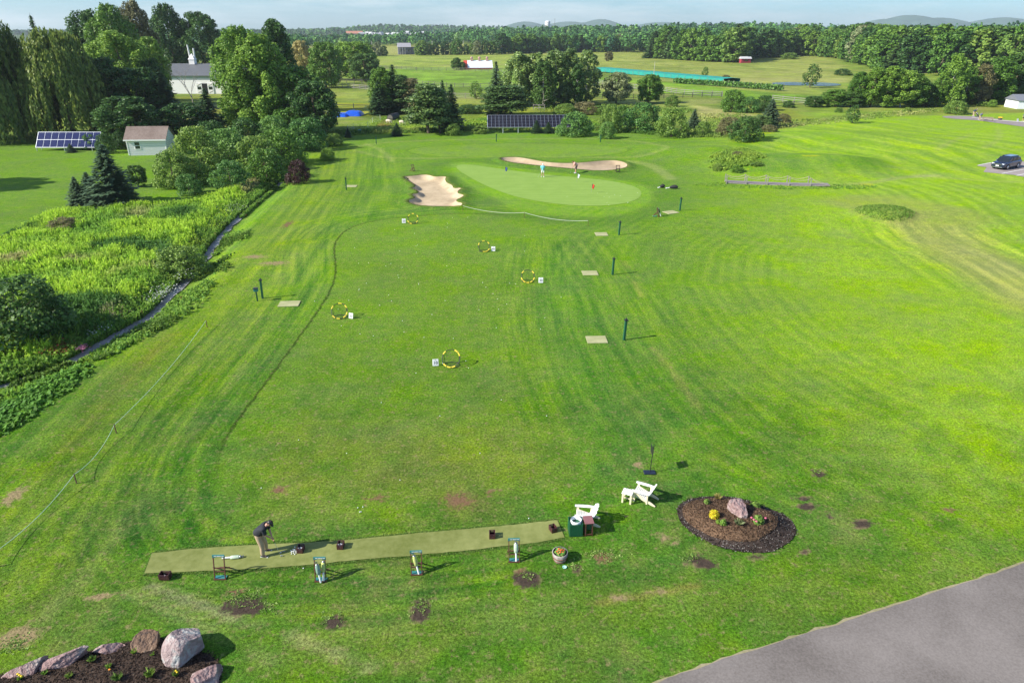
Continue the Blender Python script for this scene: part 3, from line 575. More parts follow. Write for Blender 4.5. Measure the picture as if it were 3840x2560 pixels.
kerb = smooth_poly(D([(2232, 270.5), (2300, 277), (2400, 284), (2400, 286), (2300, 279), (2232, 272.5)]), 1); cdt_sheet('kerb', kerb, CONC, .10, 4.0)
# tee mat strip of artificial turf
MATT = surf('artificial turf', (.138, .162, .036), (.245, .262, .085), 3.0, .9, .3, .006, None, 10)
top = [(571, 2074), (800, 2052), (1050, 2040), (1300, 2026), (1574, 1999), (1850, 1976), (2000, 1960), (2090, 1951)]
bot = [(2118, 2016), (2000, 2036), (1760, 2064), (1540, 2084), (1300, 2104), (1120, 2121), (900, 2136), (738, 2143), (542, 2150)]
strip = []
for seq in (top, bot):
    q = [g0(*a) for a in seq]
    for i in range(len(q) - 1):
        for k in range(6):
            f = k / 6; strip.append((q[i][0] * (1 - f) + q[i + 1][0] * f + rnd.uniform(-.012, .012), q[i][1] * (1 - f) + q[i + 1][1] * f + rnd.uniform(-.02, .02)))
    strip.append(q[-1])
mt = cdt_sheet('turf_mat', strip, MATT, .03, .6, None); tag(mt, 'long worn strip of green artificial turf across the front of the range', 'turf mat')
# concrete/turf hitting pads
PADM = surf('worn pad', (.30, .30, .14), (.42, .41, .22), 2.0, .95, .2)
PADS = [((1085, 1140), 76, 20, .05, 'worn square mat in the grass right of the twin green posts on the left'), ((2237, 1275), 76, 26, 0, 'nearest of the square hitting mats, left of the tall green post'),
        ((2212, 1025), 58, 16, 0, 'square hitting mat left of the second green post from the front'), ((2255, 879), 46, 12, 0, 'grey hitting mat left of the third green post on the right'),
        ((2515, 797), 50, 10, .4, 'tan hitting mat between the leaning bag stand and the farthest right post'), ((1318, 699), 40, 7, 0, 'faint hitting mat behind the green post on the left of the bunker')]
for (px, py), w_, h_, rz, lb in PADS:
    c = G(px, py); k = zc(c); w = w_ * k; d = h_ * k / math.sin(math.atan2(CAM_H, c.y)); q = MB(); q.box((0, 0, .03), (w, d, .05))
    o = q.obj('hitting_mat', PADM, bevel=.01); o.location = c; o.rotation_euler = (0, 0, rz + .04); tag(o, lb, 'mat', 'square hitting mats beside the green posts')
# stream and pond
m, t, p, o = newmat('water'); p.inputs['Base Color'].default_value = (.05, .075, .09, 1); p.inputs['Roughness'].default_value = .08; p.inputs['IOR'].default_value = 1.33; p.inputs['Specular IOR Level'].default_value = .8
tc = t.nodes.new('ShaderNodeTexCoord'); n_ = t.nodes.new('ShaderNodeTexNoise'); n_.inputs['Scale'].default_value = 5; n_.inputs['Detail'].default_value = 4; t.links.new(tc.outputs['Object'], n_.inputs['Vector'])
b_ = t.nodes.new('ShaderNodeBump'); b_.inputs['Strength'].default_value = .5; b_.inputs['Distance'].default_value = .05; t.links.new(n_.outputs['Fac'], b_.inputs['Height']); t.links.new(b_.outputs[0], p.inputs['Normal']); WATER = m
cdt_sheet('pond', pond, WATER, 0, 8.0, hfun=lambda a, b: np.full(a.shape, -.22))
GRAV = surf('stream gravel', (.13, .13, .13), (.40, .39, .38), 2.5, .6, 1.0, .1, (3.0, .20, (.55, .55, .58)))
cl = [Vector(q) for q in creek]; bank = []
for sgn in (-1, 1):
    seq = []
    for i, q in enumerate(cl):
        d = (cl[min(i + 1, len(cl) - 1)] - cl[max(i - 1, 0)]).normalized(); seq.append(tuple(q + Vector((-d.y, d.x)) * sgn * (.40 + rnd.uniform(-.18, .18))))
    bank += seq if sgn < 0 else seq[::-1]
cdt_sheet('stream_bed', bank, GRAV, .06, .5)
# ------------------------------------------------------------------ foliage
NR = np.random.default_rng(11)
def unit(v): return v / (np.linalg.norm(v, axis=-1, keepdims=True) + 1e-9)
def rhombs(P, N, size, asp=1.4, down=None, rs=None, sj=.35):
    """leaf-sized diamonds at P facing about N"""
    rs = rs or NR; n = len(P); size = np.asarray(size) * (1 + sj * (rs.random(n) * 2 - 1)); N = unit(N)
    if down is not None: a = unit(np.broadcast_to(down, (n, 3)) + rs.normal(0, .25, (n, 3)))
    else: a = unit(rs.normal(0, 1, (n, 3)))
    u = unit(np.cross(N, a)); v = unit(np.cross(u, N)) if down is None else a
    s = size[:, None]; V = np.stack([P - v * s * asp / 2, P + u * s / 2 - N * s * .12, P + v * s * asp / 2, P - u * s / 2 - N * s * .12], 1).reshape(-1, 3)
    return V, np.arange(4 * n).reshape(n, 4)
def blob_leaves(blobs, dens, size, rs, up=.35, asp=1.4, fill=.25):
    """leaves around the skins of many small clumps"""
    Ps, Ns = [], []
    for c, r in blobs:
        r = np.asarray(r) * np.ones(3); n = max(6, int(dens * (r[0] * r[1] * r[2]) ** (2 / 3)))
        d = unit(rs.normal(0, 1, (n, 3)) + np.array([0, 0, up])); k = np.where(rs.random(n) < fill, rs.random(n) ** .5, 1.0) * (.85 + .3 * rs.random(n))
        Ps.append(np.asarray(c) + d * r * k[:, None]); Ns.append(d + rs.normal(0, .55, (n, 3)) + np.array([0, 0, .35]))
    P = np.concatenate(Ps); N = np.concatenate(Ns); return rhombs(P, N, size, asp, None, rs)
def limbs(mb, H0, h, r, W_, rs, n=8, lo=.35, forks=1):
    base = Vector((0, 0, H0)); pts = [base]; 
    for i in range(1, 7): pts.append(Vector((rs.normal(0, .02) * h, rs.normal(0, .02) * h, H0 + h * i / 6)))
    mb.tube(pts, [r * (1 - .13 * i) for i in range(7)], 8)
    for k in range(n):
        f = lo + (1 - lo) * k / n * .9; p = pts[0].lerp(pts[-1], f); a = k * 2.4 + rs.random(); L = W_ * .5 * (1.05 - .6 * (f - lo)) * (.7 + .4 * rs.random())
        q = p + Vector((math.cos(a) * L * .55, math.sin(a) * L * .55, L * .35)); e = q + Vector((math.cos(a) * L * .4, math.sin(a) * L * .4, L * .35))
        mb.tube([p, q, e], [r * .38 * (1.1 - f), r * .24 * (1.1 - f), r * .06], 5)
BARK = mat('bark', (.12, .095, .07), .95, var=.35, scale=9, bump=.8, spec=.1); PALEBARK = mat('pale bark', (.42, .40, .36), .9, var=.35, scale=7, bump=.4)
GREYBARK = mat('dead grey wood', (.26, .24, .21), .95, var=.3, scale=7, bump=.4)
L_ = leafmat
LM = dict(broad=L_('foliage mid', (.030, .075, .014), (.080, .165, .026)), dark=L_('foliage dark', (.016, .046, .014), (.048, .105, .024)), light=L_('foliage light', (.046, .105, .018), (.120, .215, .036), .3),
          poplar=L_('foliage poplar', (.040, .085, .026), (.135, .205, .070), .25, .42, .008, .4), willow=L_('foliage willow', (.030, .062, .014), (.105, .150, .036), .3), spruce=L_('foliage spruce', (.014, .040, .020), (.042, .085, .036), .12),
          blue=L_('foliage blue spruce', (.022, .050, .032), (.065, .110, .070), .12), pine=L_('foliage pine', (.022, .052, .018), (.065, .115, .035), .15), purple=L_('foliage purple', (.016, .008, .010), (.042, .018, .022), .15),
          grey=L_('foliage grey', (.055, .080, .040), (.13, .165, .095), .2), tan=L_('foliage tan', (.12, .12, .045), (.26, .24, .10), .2), brown=L_('foliage dull brown green', (.045, .052, .026), (.12, .12, .06), .2), bush=L_('foliage bush', (.045, .095, .020), (.125, .205, .045), .28), teal=L_('foliage cool shrub', (.030, .085, .022), (.085, .175, .045), .25), yellow=L_('foliage yellow shrub', (.10, .14, .015), (.30, .30, .03), .25), gold=L_('foliage gold', (.22, .13, .01), (.62, .42, .02), .2))

def proto_broad(seed, h, w, lo, dens, size, nb, blobr=.26, kind='round'):
    """returns (crown verts, faces), trunk MB"""
    rs = np.random.default_rng(seed); B = []
    for i in range(nb):
        f = (i + .5) / nb; z = lo + (1 - lo) * f
        if kind == 'round': rr = math.sqrt(max(0, 1 - ((z - (lo + (1 - lo) * .42)) / ((1 - lo) * .60)) ** 2))
        elif kind == 'tall': rr = min(1, (z - lo) / .14 + .35) * min(1, ((1 - z) / .34) ** .6 + .05) * (.82 + .3 * rs.random())
        elif kind == 'shrub': rr = math.sqrt(max(0, 1 - (z) ** 2.4)) * (.85 + .15 * min(1, z / .2))
        a = i * 2.39996 + rs.random() * 1.2; rad = rr * (.45 + .5 * rs.random() ** .5) * w / 2 * (1 - blobr * .5)
        br = blobr * w * (.55 + .6 * rs.random()) * (.62 + .38 * rr); zz = z * h + rs.normal(0, .03) * h
        B.append(((math.cos(a) * rad, math.sin(a) * rad, min(max(zz, br * .5), h - br * .55)), (br, br, br * (.8 if kind != 'tall' else 1.35))))
    V, Fc = blob_leaves(B, dens, size, rs)
    tb = MB(); limbs(tb, -.2, h * .86, max(.05, w * .035 if kind != 'shrub' else w * .02), w, rs, 9, max(.1, lo))
    return V, Fc, tb
def proto_spruce(seed, h, w, dens, size, bare=0.04):
    rs = np.random.default_rng(seed); P, N, Dn = [], [], []; z = bare * h; k = 0
    while z < h * .985:
        f = (z - bare * h) / (h * (1 - bare)); Rr = w / 2 * (1 - f) ** .82 * (.85 + .3 * rs.random()); nbr = max(4, int(9 * (1 - f) + 4))
        for j in range(nbr):
            a = k * 1.1 + j * 2 * math.pi / nbr + rs.normal(0, .12); L = max(.12 * w * .3, Rr * (.8 + .35 * rs.random())); n = max(3, int(L * dens))
            t_ = (rs.random(n) * .9 + .12); wd = L * .22 * (1 - .5 * t_)
            side = rs.uniform(-1, 1, n) * wd; x = math.cos(a) * L * t_ - math.sin(a) * side; y = math.sin(a) * L * t_ + math.cos(a) * side
            zz = z - L * .32 * t_ ** 1.3 + L * .12 * t_ ** 3 - abs(side) * .35 + rs.normal(0, .03, n) * w * .3
            P.append(np.c_[x, y, zz]); N.append(np.c_[np.cos(a) * .35 * np.ones(n), np.sin(a) * .35 * np.ones(n), np.ones(n)] + rs.normal(0, .35, (n, 3)))
            Dn.append(np.tile([math.cos(a), math.sin(a), -.3], (n, 1)))
        z += max(.035 * h * (1 - .5 * f), .12); k += 1
    P = np.concatenate(P); N = np.concatenate(N); Dn = np.concatenate(Dn); V, Fc = rhombs(P, N, size, 2.0, Dn, rs)
    tb = MB(); tb.tube([(0, 0, -.2), (0, 0, h * .5), (0, 0, h)], [w * .03, w * .02, .01], 7); return V, Fc, tb
def proto_pine(seed, h, w, dens, size, bare=.3):
    rs = np.random.default_rng(seed); B = []; tb = MB(); tp = [Vector((0, 0, -.2))] + [Vector((rs.normal(0, .015) * h, rs.normal(0, .015) * h, h * i / 6)) for i in range(1, 7)]; tb.tube(tp, [w * .035 * (1.05 - .15 * i) for i in range(7)], 7)
    nb = 26
    for i in range(nb):
        f = bare + (1 - bare) * (i + .5) / nb; a = i * 2.4 + rs.random(); Rr = w / 2 * (1 - ((f - bare) / (1 - bare)) ** 1.15) * (.55 + .5 * rs.random()) + w * .04
        c = Vector((math.cos(a) * Rr * .8, math.sin(a) * Rr * .8, f * h)); q = Vector((0, 0, f * h - Rr * .25)); tb.tube([q, c], [w * .012, w * .004], 4)
        br = w * (.10 + .09 * rs.random()); B.append((tuple(c), (br * 1.3, br * 1.3, br * .55)))
        if rs.random() < .5: B.append((tuple(c * .6 + q * .4), (br, br, br * .45)))
    V, Fc = blob_leaves(B, dens, size, rs, .5, 1.8, .4); return V, Fc, tb
def proto_willow(seed, h, w, size):
    rs = np.random.default_rng(seed); P, N, Dn = [], [], []
    tops = []
    for i in range(46):
        a = i * 2.39996 + rs.normal(0, .15); f = (i + .5) / 46; rr = w / 2 * f ** .5 * .90; tops.append((math.cos(a) * rr, math.sin(a) * rr, h * (1.0 - .62 * f ** 1.25) * rs.uniform(.93, 1.04), w * rs.uniform(.075, .13)))
    for cx, cy, cz, cr in tops:
        for s in range(34):
            d = unit(rs.normal(0, 1, 3) + np.array([0, 0, .6])); p = np.array([cx, cy, cz - cr * .8]) + d * cr; L = min(p[2] - .4, h * (.10 + .30 * rs.random())); n = int(L / (size * .8)) + 2
            out = unit(np.array([cx * .6 + d[0] * cr, cy * .6 + d[1] * cr, 0.001])); t_ = np.linspace(0, 1, n)
            q = p + out * (L * .12 * np.sin(t_ * 1.6))[:, None] - np.array([0, 0, 1]) * (L * t_)[:, None] + rs.normal(0, .12, (n, 3)); q = q[q[:, 2] > .2]; n = len(q)
            P.append(q); N.append(np.tile(out, (n, 1)) + rs.normal(0, .6, (n, 3)) + np.array([0, 0, .25])); Dn.append(np.tile([0, 0, -1.0], (n, 1)))
    V, Fc = rhombs(np.concatenate(P), np.concatenate(N), size, 2.4, np.concatenate(Dn), rs)
    tb = MB(); limbs(tb, -.3, h * .8, w * .04, w, rs, 9, .25); return V, Fc, tb
def bare_tree(seed, h, w, gens=4):
    rs = np.random.default_rng(seed); tb = MB()
    def grow(p, d, L, r, g):
        q = p + d * L; m = (p + q) / 2 + Vector(rs.normal(0, .04, 3)) * L; tb.tube([p, m, q], [r, r * .8, r * .55], 5)
        if g == 0: return
        for i in range(3 if g > 1 else 2):
            a = rs.random() * 6.28; s = .45 + .35 * rs.random(); nd = (d + Vector((math.cos(a) * s, math.sin(a) * s, .25))).normalized(); grow(q if i else (m * .4 + q * .6), nd, L * (.62 + .15 * rs.random()), r * .5, g - 1)
    grow(Vector((0, 0, -.1)), Vector((.02, 0, 1)), h * .42, h * .016, gens); return tb

PROT = {}
def make_proto(key, data, leaf, bark=BARK):
    V, Fc, tb = data; PROT[key] = (V, Fc, tb, V[:, 2].max(), (np.percentile(V[:, 0], 98) - np.percentile(V[:, 0], 2)))
    c = np_mesh('crown', V, Fc, [leaf]); t_ = tb.obj('trunk', bark); me, mt_ = c.data, t_.data
    for o in (c, t_): bpy.data.objects.remove(o)
    PROT[key] = (me, mt_, PROT[key][3], PROT[key][4])
used_mat = {}
def crown_mesh(key, leaf):
    """same crown shape with another foliage material"""
    me = PROT[key][0]
    if me.materials[0] == leaf: return me
    k = (key, leaf.name)
    if k not in used_mat: c = me.copy(); c.materials.clear(); c.materials.append(leaf); used_mat[k] = c
    return used_mat[k]
for s in (1, 2, 3): make_proto('round%d' % s, proto_broad(s, 12, 10, .14, 150, .33, 84, .125), LM['broad'])
for s in (1, 2, 3): make_proto('tall%d' % s, proto_broad(20 + s, 17, 8, .08, 150, .33, 105, .12, 'tall'), LM['broad'])
for s in (1, 2, 3): make_proto('big%d' % s, proto_broad(30 + s, 20, 12.5, .06, 125, .34, 125, .105, 'tall'), LM['broad'])
for s in (1, 2, 3): make_proto('poplar%d' % s, proto_broad(40 + s, 13, 6, .06, 190, .29, 80, .125, 'tall'), LM['poplar'], PALEBARK)
for s in (1, 2, 3, 4): make_proto('shrub%d' % s, proto_broad(60 + s, 3.2, 4.2, .02, 560, .125, 56, .13, 'shrub'), LM['bush'])
for s in (1, 2): make_proto('spruce%d' % s, proto_spruce(80 + s, 12, 5.4, 13, .26), LM['spruce'])
make_proto('slim1', proto_spruce(85, 12, 3.2, 16, .24), LM['spruce'])
for s in (1, 2): make_proto('pine%d' % s, proto_pine(90 + s, 11, 7, 150, .26, .22), LM['pine'])
for s in (1, 2): make_proto('willow%d' % s, proto_willow(100 + s, 20, 15, .30), LM['willow'])
make_proto('young1', proto_broad(111, 4, 2.2, .12, 260, .17, 22, .2, 'tall'), LM['bush'])
for s in (1, 2, 3, 4): make_proto('far%d' % s, proto_broad(120 + s, 14, 9, .05, 52, .62, 50, .16), LM['broad'])
for s in (1, 2): make_proto('fartall%d' % s, proto_broad(130 + s, 15, 7, .05, 56, .58, 52, .15, 'tall'), LM['broad'])
make_proto('farcon1', proto_spruce(140, 15, 6.5, 5, .75), LM['spruce'])

def plant(key, px, py, top, wpx, leaf, name, label, cat='tree', group=None, rz=None, dy=0, parts=True, bark=None, hmul=1.0):
    """a tree or bush whose foot stands at photo point (px, py) and whose top shows at row `top`"""
    p = G(px, py)
    if dy: s = (p.y + dy) / p.y; p = Vector((p.x * s, p.y + dy, 0)); p.z = Hs(p.x, p.y)
    h = height_to(p, top) * hmul; w = wpx * zc(p + Vector((0, 0, h / 2)))
    me, mt_, ph, pw = PROT[key]; lf = LM[leaf]; rz = rnd.uniform(0, 6.28) if rz is None else rz
    sc = (w / pw, w / pw, h / ph)
    r = empty(name, p, rz, label, cat, group)
    c = bpy.data.objects.new('crown' if cat == 'tree' else 'foliage', crown_mesh(key, lf)); COL.objects.link(c); c.parent = r; c.scale = sc
    if parts:
        if bark: 
            k = (key, 't', bark.name)
            if k not in used_mat: q = mt_.copy(); q.materials.clear(); q.materials.append(bark); used_mat[k] = q
            mt_ = used_mat[k]
        t_ = bpy.data.objects.new('trunk' if cat == 'tree' else 'stem', mt_); COL.objects.link(t_); t_.parent = r; t_.scale = sc
    return r

P_ = plant
# --- the big trees at the upper left
P_('willow1', 20, 545, 30, 340, 'willow', 'willow_tree', 'huge weeping willow at the left edge, behind the lawn', rz=.4, dy=7)
P_('willow2', 285, 540, 96, 280, 'willow', 'willow_tree', 'weeping willow with yellow top, right behind the small solar array', rz=2.0, dy=8)
P_('spruce1', 75, 470, 2, 130, 'spruce', 'spruce_tree', 'dark spruce tip showing above the leftmost willow', dy=12)
P_('spruce2', 222, 470, 55, 90, 'spruce', 'spruce_tree', 'dark spruce tip between the two willows', dy=14)
P_('big3', 395, 400, 30, 150, 'dark', 'cottonwood_tree', 'tall dark cottonwood just right of the yellow willow, leftmost of the tall group', group=None)
P_('big2', 480, 410, 8, 160, 'broad', 'cottonwood_tree', 'tall cottonwood of mixed green in the middle of the tall left group')
P_('big3', 565, 380, -6, 125, 'brown', 'cottonwood_tree', 'half bare cottonwood with brown twigs touching the top of the photo', bark=GREYBARK)
P_('big2', 668, 330, 8, 120, 'dark', 'cottonwood_tree', 'slim dark cottonwood behind the barn, left of the two above its roof')
P_('big1', 785, 330, 40, 160, 'dark', 'cottonwood_tree', 'broad dark cottonwood behind the barn, right of the cupola')
P_('big1', 500, 470, 110, 190, 'light', 'cottonwood_tree', 'pale green cottonwood in front of the taller dark group, left of the barn')
P_('tall1', 612, 440, 135, 108, 'light', 'cottonwood_tree', 'pale leafy tree whose branches hang before the left end of the barn')
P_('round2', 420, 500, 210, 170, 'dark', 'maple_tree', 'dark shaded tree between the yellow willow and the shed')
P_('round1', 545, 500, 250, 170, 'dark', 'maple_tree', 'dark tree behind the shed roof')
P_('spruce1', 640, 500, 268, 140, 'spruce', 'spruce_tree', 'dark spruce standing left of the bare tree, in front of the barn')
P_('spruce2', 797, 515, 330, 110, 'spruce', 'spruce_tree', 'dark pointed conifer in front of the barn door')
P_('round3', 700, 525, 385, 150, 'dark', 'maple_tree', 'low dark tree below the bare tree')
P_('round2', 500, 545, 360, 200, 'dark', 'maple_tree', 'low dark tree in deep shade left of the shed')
P_('big2', 948, 500, 90, 190, 'light', 'cottonwood_tree', 'big bright green cottonwood right of the barn, with a pale pointed top')
P_('big3', 1010, 505, 118, 190, 'light', 'cottonwood_tree', 'big bright cottonwood joined to the one right of the barn, on its right side')
P_('tall1', 1062, 420, 68, 120, 'dark', 'cottonwood_tree', 'dark cottonwood top rising behind the bright pair')
P_('round3', 1110, 500, 240, 190, 'broad', 'maple_tree', 'mid green tree at the right end of the left woods')
P_('round1', 1190, 520, 300, 150, 'dark', 'maple_tree', 'dark tree at the corner of the woods beside the blue tarps')
P_('round2', 1225, 330, 155, 110, 'broad', 'maple_tree', 'rounded green tree behind the woods corner, left of the yellow green one')
P_('round3', 1330, 300, 152, 145, 'light', 'maple_tree', 'large round yellow green tree beside the far paddock')
P_('round1', 1370, 306, 200, 100, 'dark', 'maple_tree', 'dark right half behind the round yellow green tree')
P_('round2', 1140, 300, 150, 70, 'tan', 'maple_tree', 'pale tan tree seen past the dark cottonwood top')
P_('young1', 1256, 318, 190, 60, 'brown', 'maple_tree', 'thin grey green tree in front of the round trees')
b_ = bare_tree(5, 10, 5); d_ = G(735, 450); hh = height_to(d_, 232)
for (px, py, tp, lb, sd) in ((735, 450, 232, 'bare pale grey tree in front of the barn', 5), (1268, 320, 215, 'small bare grey tree in front of the round trees by the paddock', 6)):
    p = G(px, py); hh = height_to(p, tp); o = bare_tree(sd, hh / 1.12, 5).obj('dead_tree', GREYBARK); o.location = p; tag(o, lb, 'tree')
# understory
U = [('shrub1', 755, 648, 468, 165, 'bush', 'large loose yellow green bush right of the shed'), ('shrub2', 655, 700, 560, 130, 'bush', 'bush at the right corner of the shed, lit from the left'), ('shrub3', 730, 690, 580, 110, 'bush', 'bushy shrub in front of the large yellow green bush'),
     ('shrub4', 865, 615, 478, 150, 'teal', 'cool green shrub in the middle of the woods edge'), ('shrub1', 975, 640, 505, 160, 'bush', 'wide shrub above the purple bush'), ('shrub2', 1060, 615, 480, 160, 'light', 'light green shrub near the end of the woods edge'),
     ('shrub3', 1000, 672, 555, 130, 'broad', 'shrub just left of the purple bush'), ('shrub4', 1150, 560, 440, 150, 'teal', 'shrub at the corner of the woods, below the dark tree'), ('shrub1', 868, 702, 600, 125, 'teal', 'cool green shrub right above the weeds'),
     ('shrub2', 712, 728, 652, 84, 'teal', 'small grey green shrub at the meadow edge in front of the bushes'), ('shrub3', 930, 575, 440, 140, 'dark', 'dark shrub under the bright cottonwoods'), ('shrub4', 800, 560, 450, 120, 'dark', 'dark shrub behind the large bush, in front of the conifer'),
     ('shrub2', 400, 575, 500, 60, 'dark', 'dark shrub between the small solar array and the shed'), ('shrub3', 345, 560, 500, 60, 'teal', 'low shrub at the right end of the small solar array'), ('shrub1', 455, 560, 490, 55, 'dark', 'shrub leaning on the left wall of the shed'),
     ('shrub4', 1105, 520, 400, 150, 'broad', 'tall shrub under the last trees of the woods'), ('shrub3', 905, 480, 345, 90, 'willow', 'hanging pale foliage at the right end of the barn'), ('shrub2', 1040, 545, 430, 120, 'teal', 'bluish shrub in the middle of the woods corner')]
for k, px, py, tp, w, lf, lb in U: P_(k, px, py, tp, w, lf, 'shrub', lb, 'shrub')
P_('young1', 545, 500, 430, 38, 'light', 'sapling', 'bright sapling behind the left half of the shed roof', 'sapling'); P_('young1', 590, 500, 425, 50, 'light', 'sapling', 'bright sapling behind the right half of the shed roof', 'sapling')
P_('shrub1', 1122, 685, 598, 78, 'purple', 'purple_bush', 'dark purple leaved bush at the top of the slope', 'shrub')
P_('spruce1', 432, 765, 540, 150, 'blue', 'spruce_tree', 'tallest blue grey spruce at the meadow edge, left of the bushes', rz=1)
P_('spruce2', 348, 762, 645, 90, 'blue', 'spruce_tree', 'small spruce second from the left at the meadow edge')
P_('spruce1', 300, 765, 662, 70, 'blue', 'spruce_tree', 'smallest spruce at the left of the meadow edge group')
P_('spruce2', 470, 768, 640, 95, 'spruce', 'spruce_tree', 'dark lower spruce in front of the tallest one')
P_('spruce1', 415, 775, 690, 90, 'blue', 'spruce_tree', 'low spruce at the foot of the group, touching the weeds')
P_('round1', 520, 700, 618, 60, 'dark', 'maple_tree', 'small dark round tree right of the spruces on the lawn')
P_('spruce2', 268, 572, 538, 32, 'blue', 'spruce_tree', 'tiny spruce in front of the small solar array')
P_('shrub4', 95, 1262, 1048, 300, 'dark', 'dark_bush', 'large dark grey bush with bare twigs at the left edge', 'shrub'); P_('shrub3', 215, 1255, 1120, 120, 'dark', 'dark_bush', 'darker green bush at the right side of the large grey bush', 'shrub')
P_('shrub2', 690, 1035, 925, 170, 'bush', 'shrub', 'dark rounded shrub beside the stream, halfway up the meadow', 'shrub'); P_('shrub1', 640, 990, 930, 120, 'dark', 'shrub', 'dull green shrub behind the rounded one by the stream', 'shrub')
P_('shrub3', 245, 855, 815, 95, 'brown', 'shrub', 'low dark brown bush alone in the weeds at the left', 'shrub')
# --- the middle distance
M_ = [('tall1', 1442, 425, 250, 92, 'broad', 'tree', 'leafy tree at the left of the conifer clump beyond the range'), ('slim1', 1482, 425, 242, 80, 'spruce', 'spruce_tree', 'narrowest and tallest spruce of the clump beyond the hut'),
      ('spruce1', 1425, 430, 300, 80, 'spruce', 'spruce_tree', 'spruce at the left foot of the clump behind the arched hut'), ('pine1', 1508, 425, 280, 90, 'pine', 'pine_tree', 'thin pine with bare trunk behind the arched hut'), ('pine2', 1545, 425, 292, 80, 'brown', 'pine_tree', 'rusty pine at the right of the clump'),
      ('pine1', 1608, 500, 310, 140, 'pine', 'pine_tree', 'large loose pine standing left of the big solar array'), ('spruce2', 1665, 480, 300, 62, 'spruce', 'spruce_tree', 'spruce in the middle of the clump left of the big solar array'), ('spruce1', 1697, 490, 315, 80, 'spruce', 'spruce_tree', 'spruce at the right of the clump left of the big solar array'), ('pine2', 1652, 500, 330, 90, 'pine', 'pine_tree', 'smaller pine between the large pine and the spruces'),
      ('slim1', 1862, 430, 230, 70, 'blue', 'spruce_tree', 'tall narrow pale conifer in front of the poplars'), ('pine2', 1862, 435, 320, 120, 'pine', 'pine_tree', 'pine spreading below the tall narrow conifer'), ('pine1', 1918, 435, 318, 130, 'pine', 'pine_tree', 'dark spreading pine behind the left end of the big solar array'),
      ('young1', 1783, 372, 303, 42, 'bush', 'tree', 'small lone tree in the far paddock between the conifer clumps'),
      ('poplar1', 1948, 398, 192, 110, 'poplar', 'poplar_tree', 'leftmost poplar of the silvery row'), ('poplar2', 2010, 398, 195, 108, 'poplar', 'poplar_tree', 'second poplar from the left in the silvery row'), ('poplar3', 2078, 396, 182, 105, 'poplar', 'poplar_tree', 'third poplar of the silvery row, near its middle'), ('poplar1', 2128, 392, 178, 91, 'poplar', 'poplar_tree', 'tallest poplar, fourth of the silvery row'), ('poplar2', 2196, 384, 184, 98, 'poplar', 'poplar_tree', 'rightmost poplar, standing a little apart from the row'), ('poplar3', 2040, 405, 225, 80, 'dark', 'poplar_tree', 'darker poplar in front of the row'), ('poplar1', 2160, 400, 240, 60, 'dark', 'poplar_tree', 'dark low poplar filling the gap before the rightmost'),
      ('round1', 2312, 392, 270, 92, 'grey', 'tree', 'round grey green tree right of the poplars'), ('round2', 2432, 388, 278, 84, 'broad', 'tree', 'round dense green tree, second right of the poplars'),
      ('spruce1', 2012, 500, 450, 36, 'spruce', 'spruce_tree', 'tiny spruce before the middle of the big solar array'), ('spruce2', 2056, 500, 458, 36, 'spruce', 'spruce_tree', 'tiny spruce just right of the other one before the big solar array'), ('spruce1', 1490, 510, 460, 38, 'spruce', 'spruce_tree', 'small spruce in the grass below the sheep'), ('slim1', 1306, 516, 478, 22, 'spruce', 'spruce_tree', 'tiny spruce at the boundary left of the sheep pen'),
      ('spruce1', 2885, 475, 372, 72, 'blue', 'spruce_tree', 'bluish pine standing right of the round dark bush'), ('young1', 3196, 462, 392, 46, 'dark', 'tree', 'lone small dark tree on the right slope'), ('young1', 3039, 330, 238, 52, 'dark', 'tree', 'lone tree with a thin trunk at the pond'), ('young1', 2643, 292, 250, 22, 'broad', 'tree', 'small lone tree beyond the teal netting'),
      ('round1', 1712, 262, 216, 36, 'dark', 'tree', 'dark round tree left of the red barn'), ('round2', 2283, 231, 193, 30, 'brown', 'tree', 'thin brownish tree alone in the far right field'), ('spruce2', 2600, 480, 410, 50, 'blue', 'spruce_tree', 'small conifer between the bushes right of the array')]
for k, px, py, tp, w, lf, nm, lb in M_: P_(k, px, py, tp, w, lf, nm if nm != 'tree' else 'broadleaf_tree', lb)
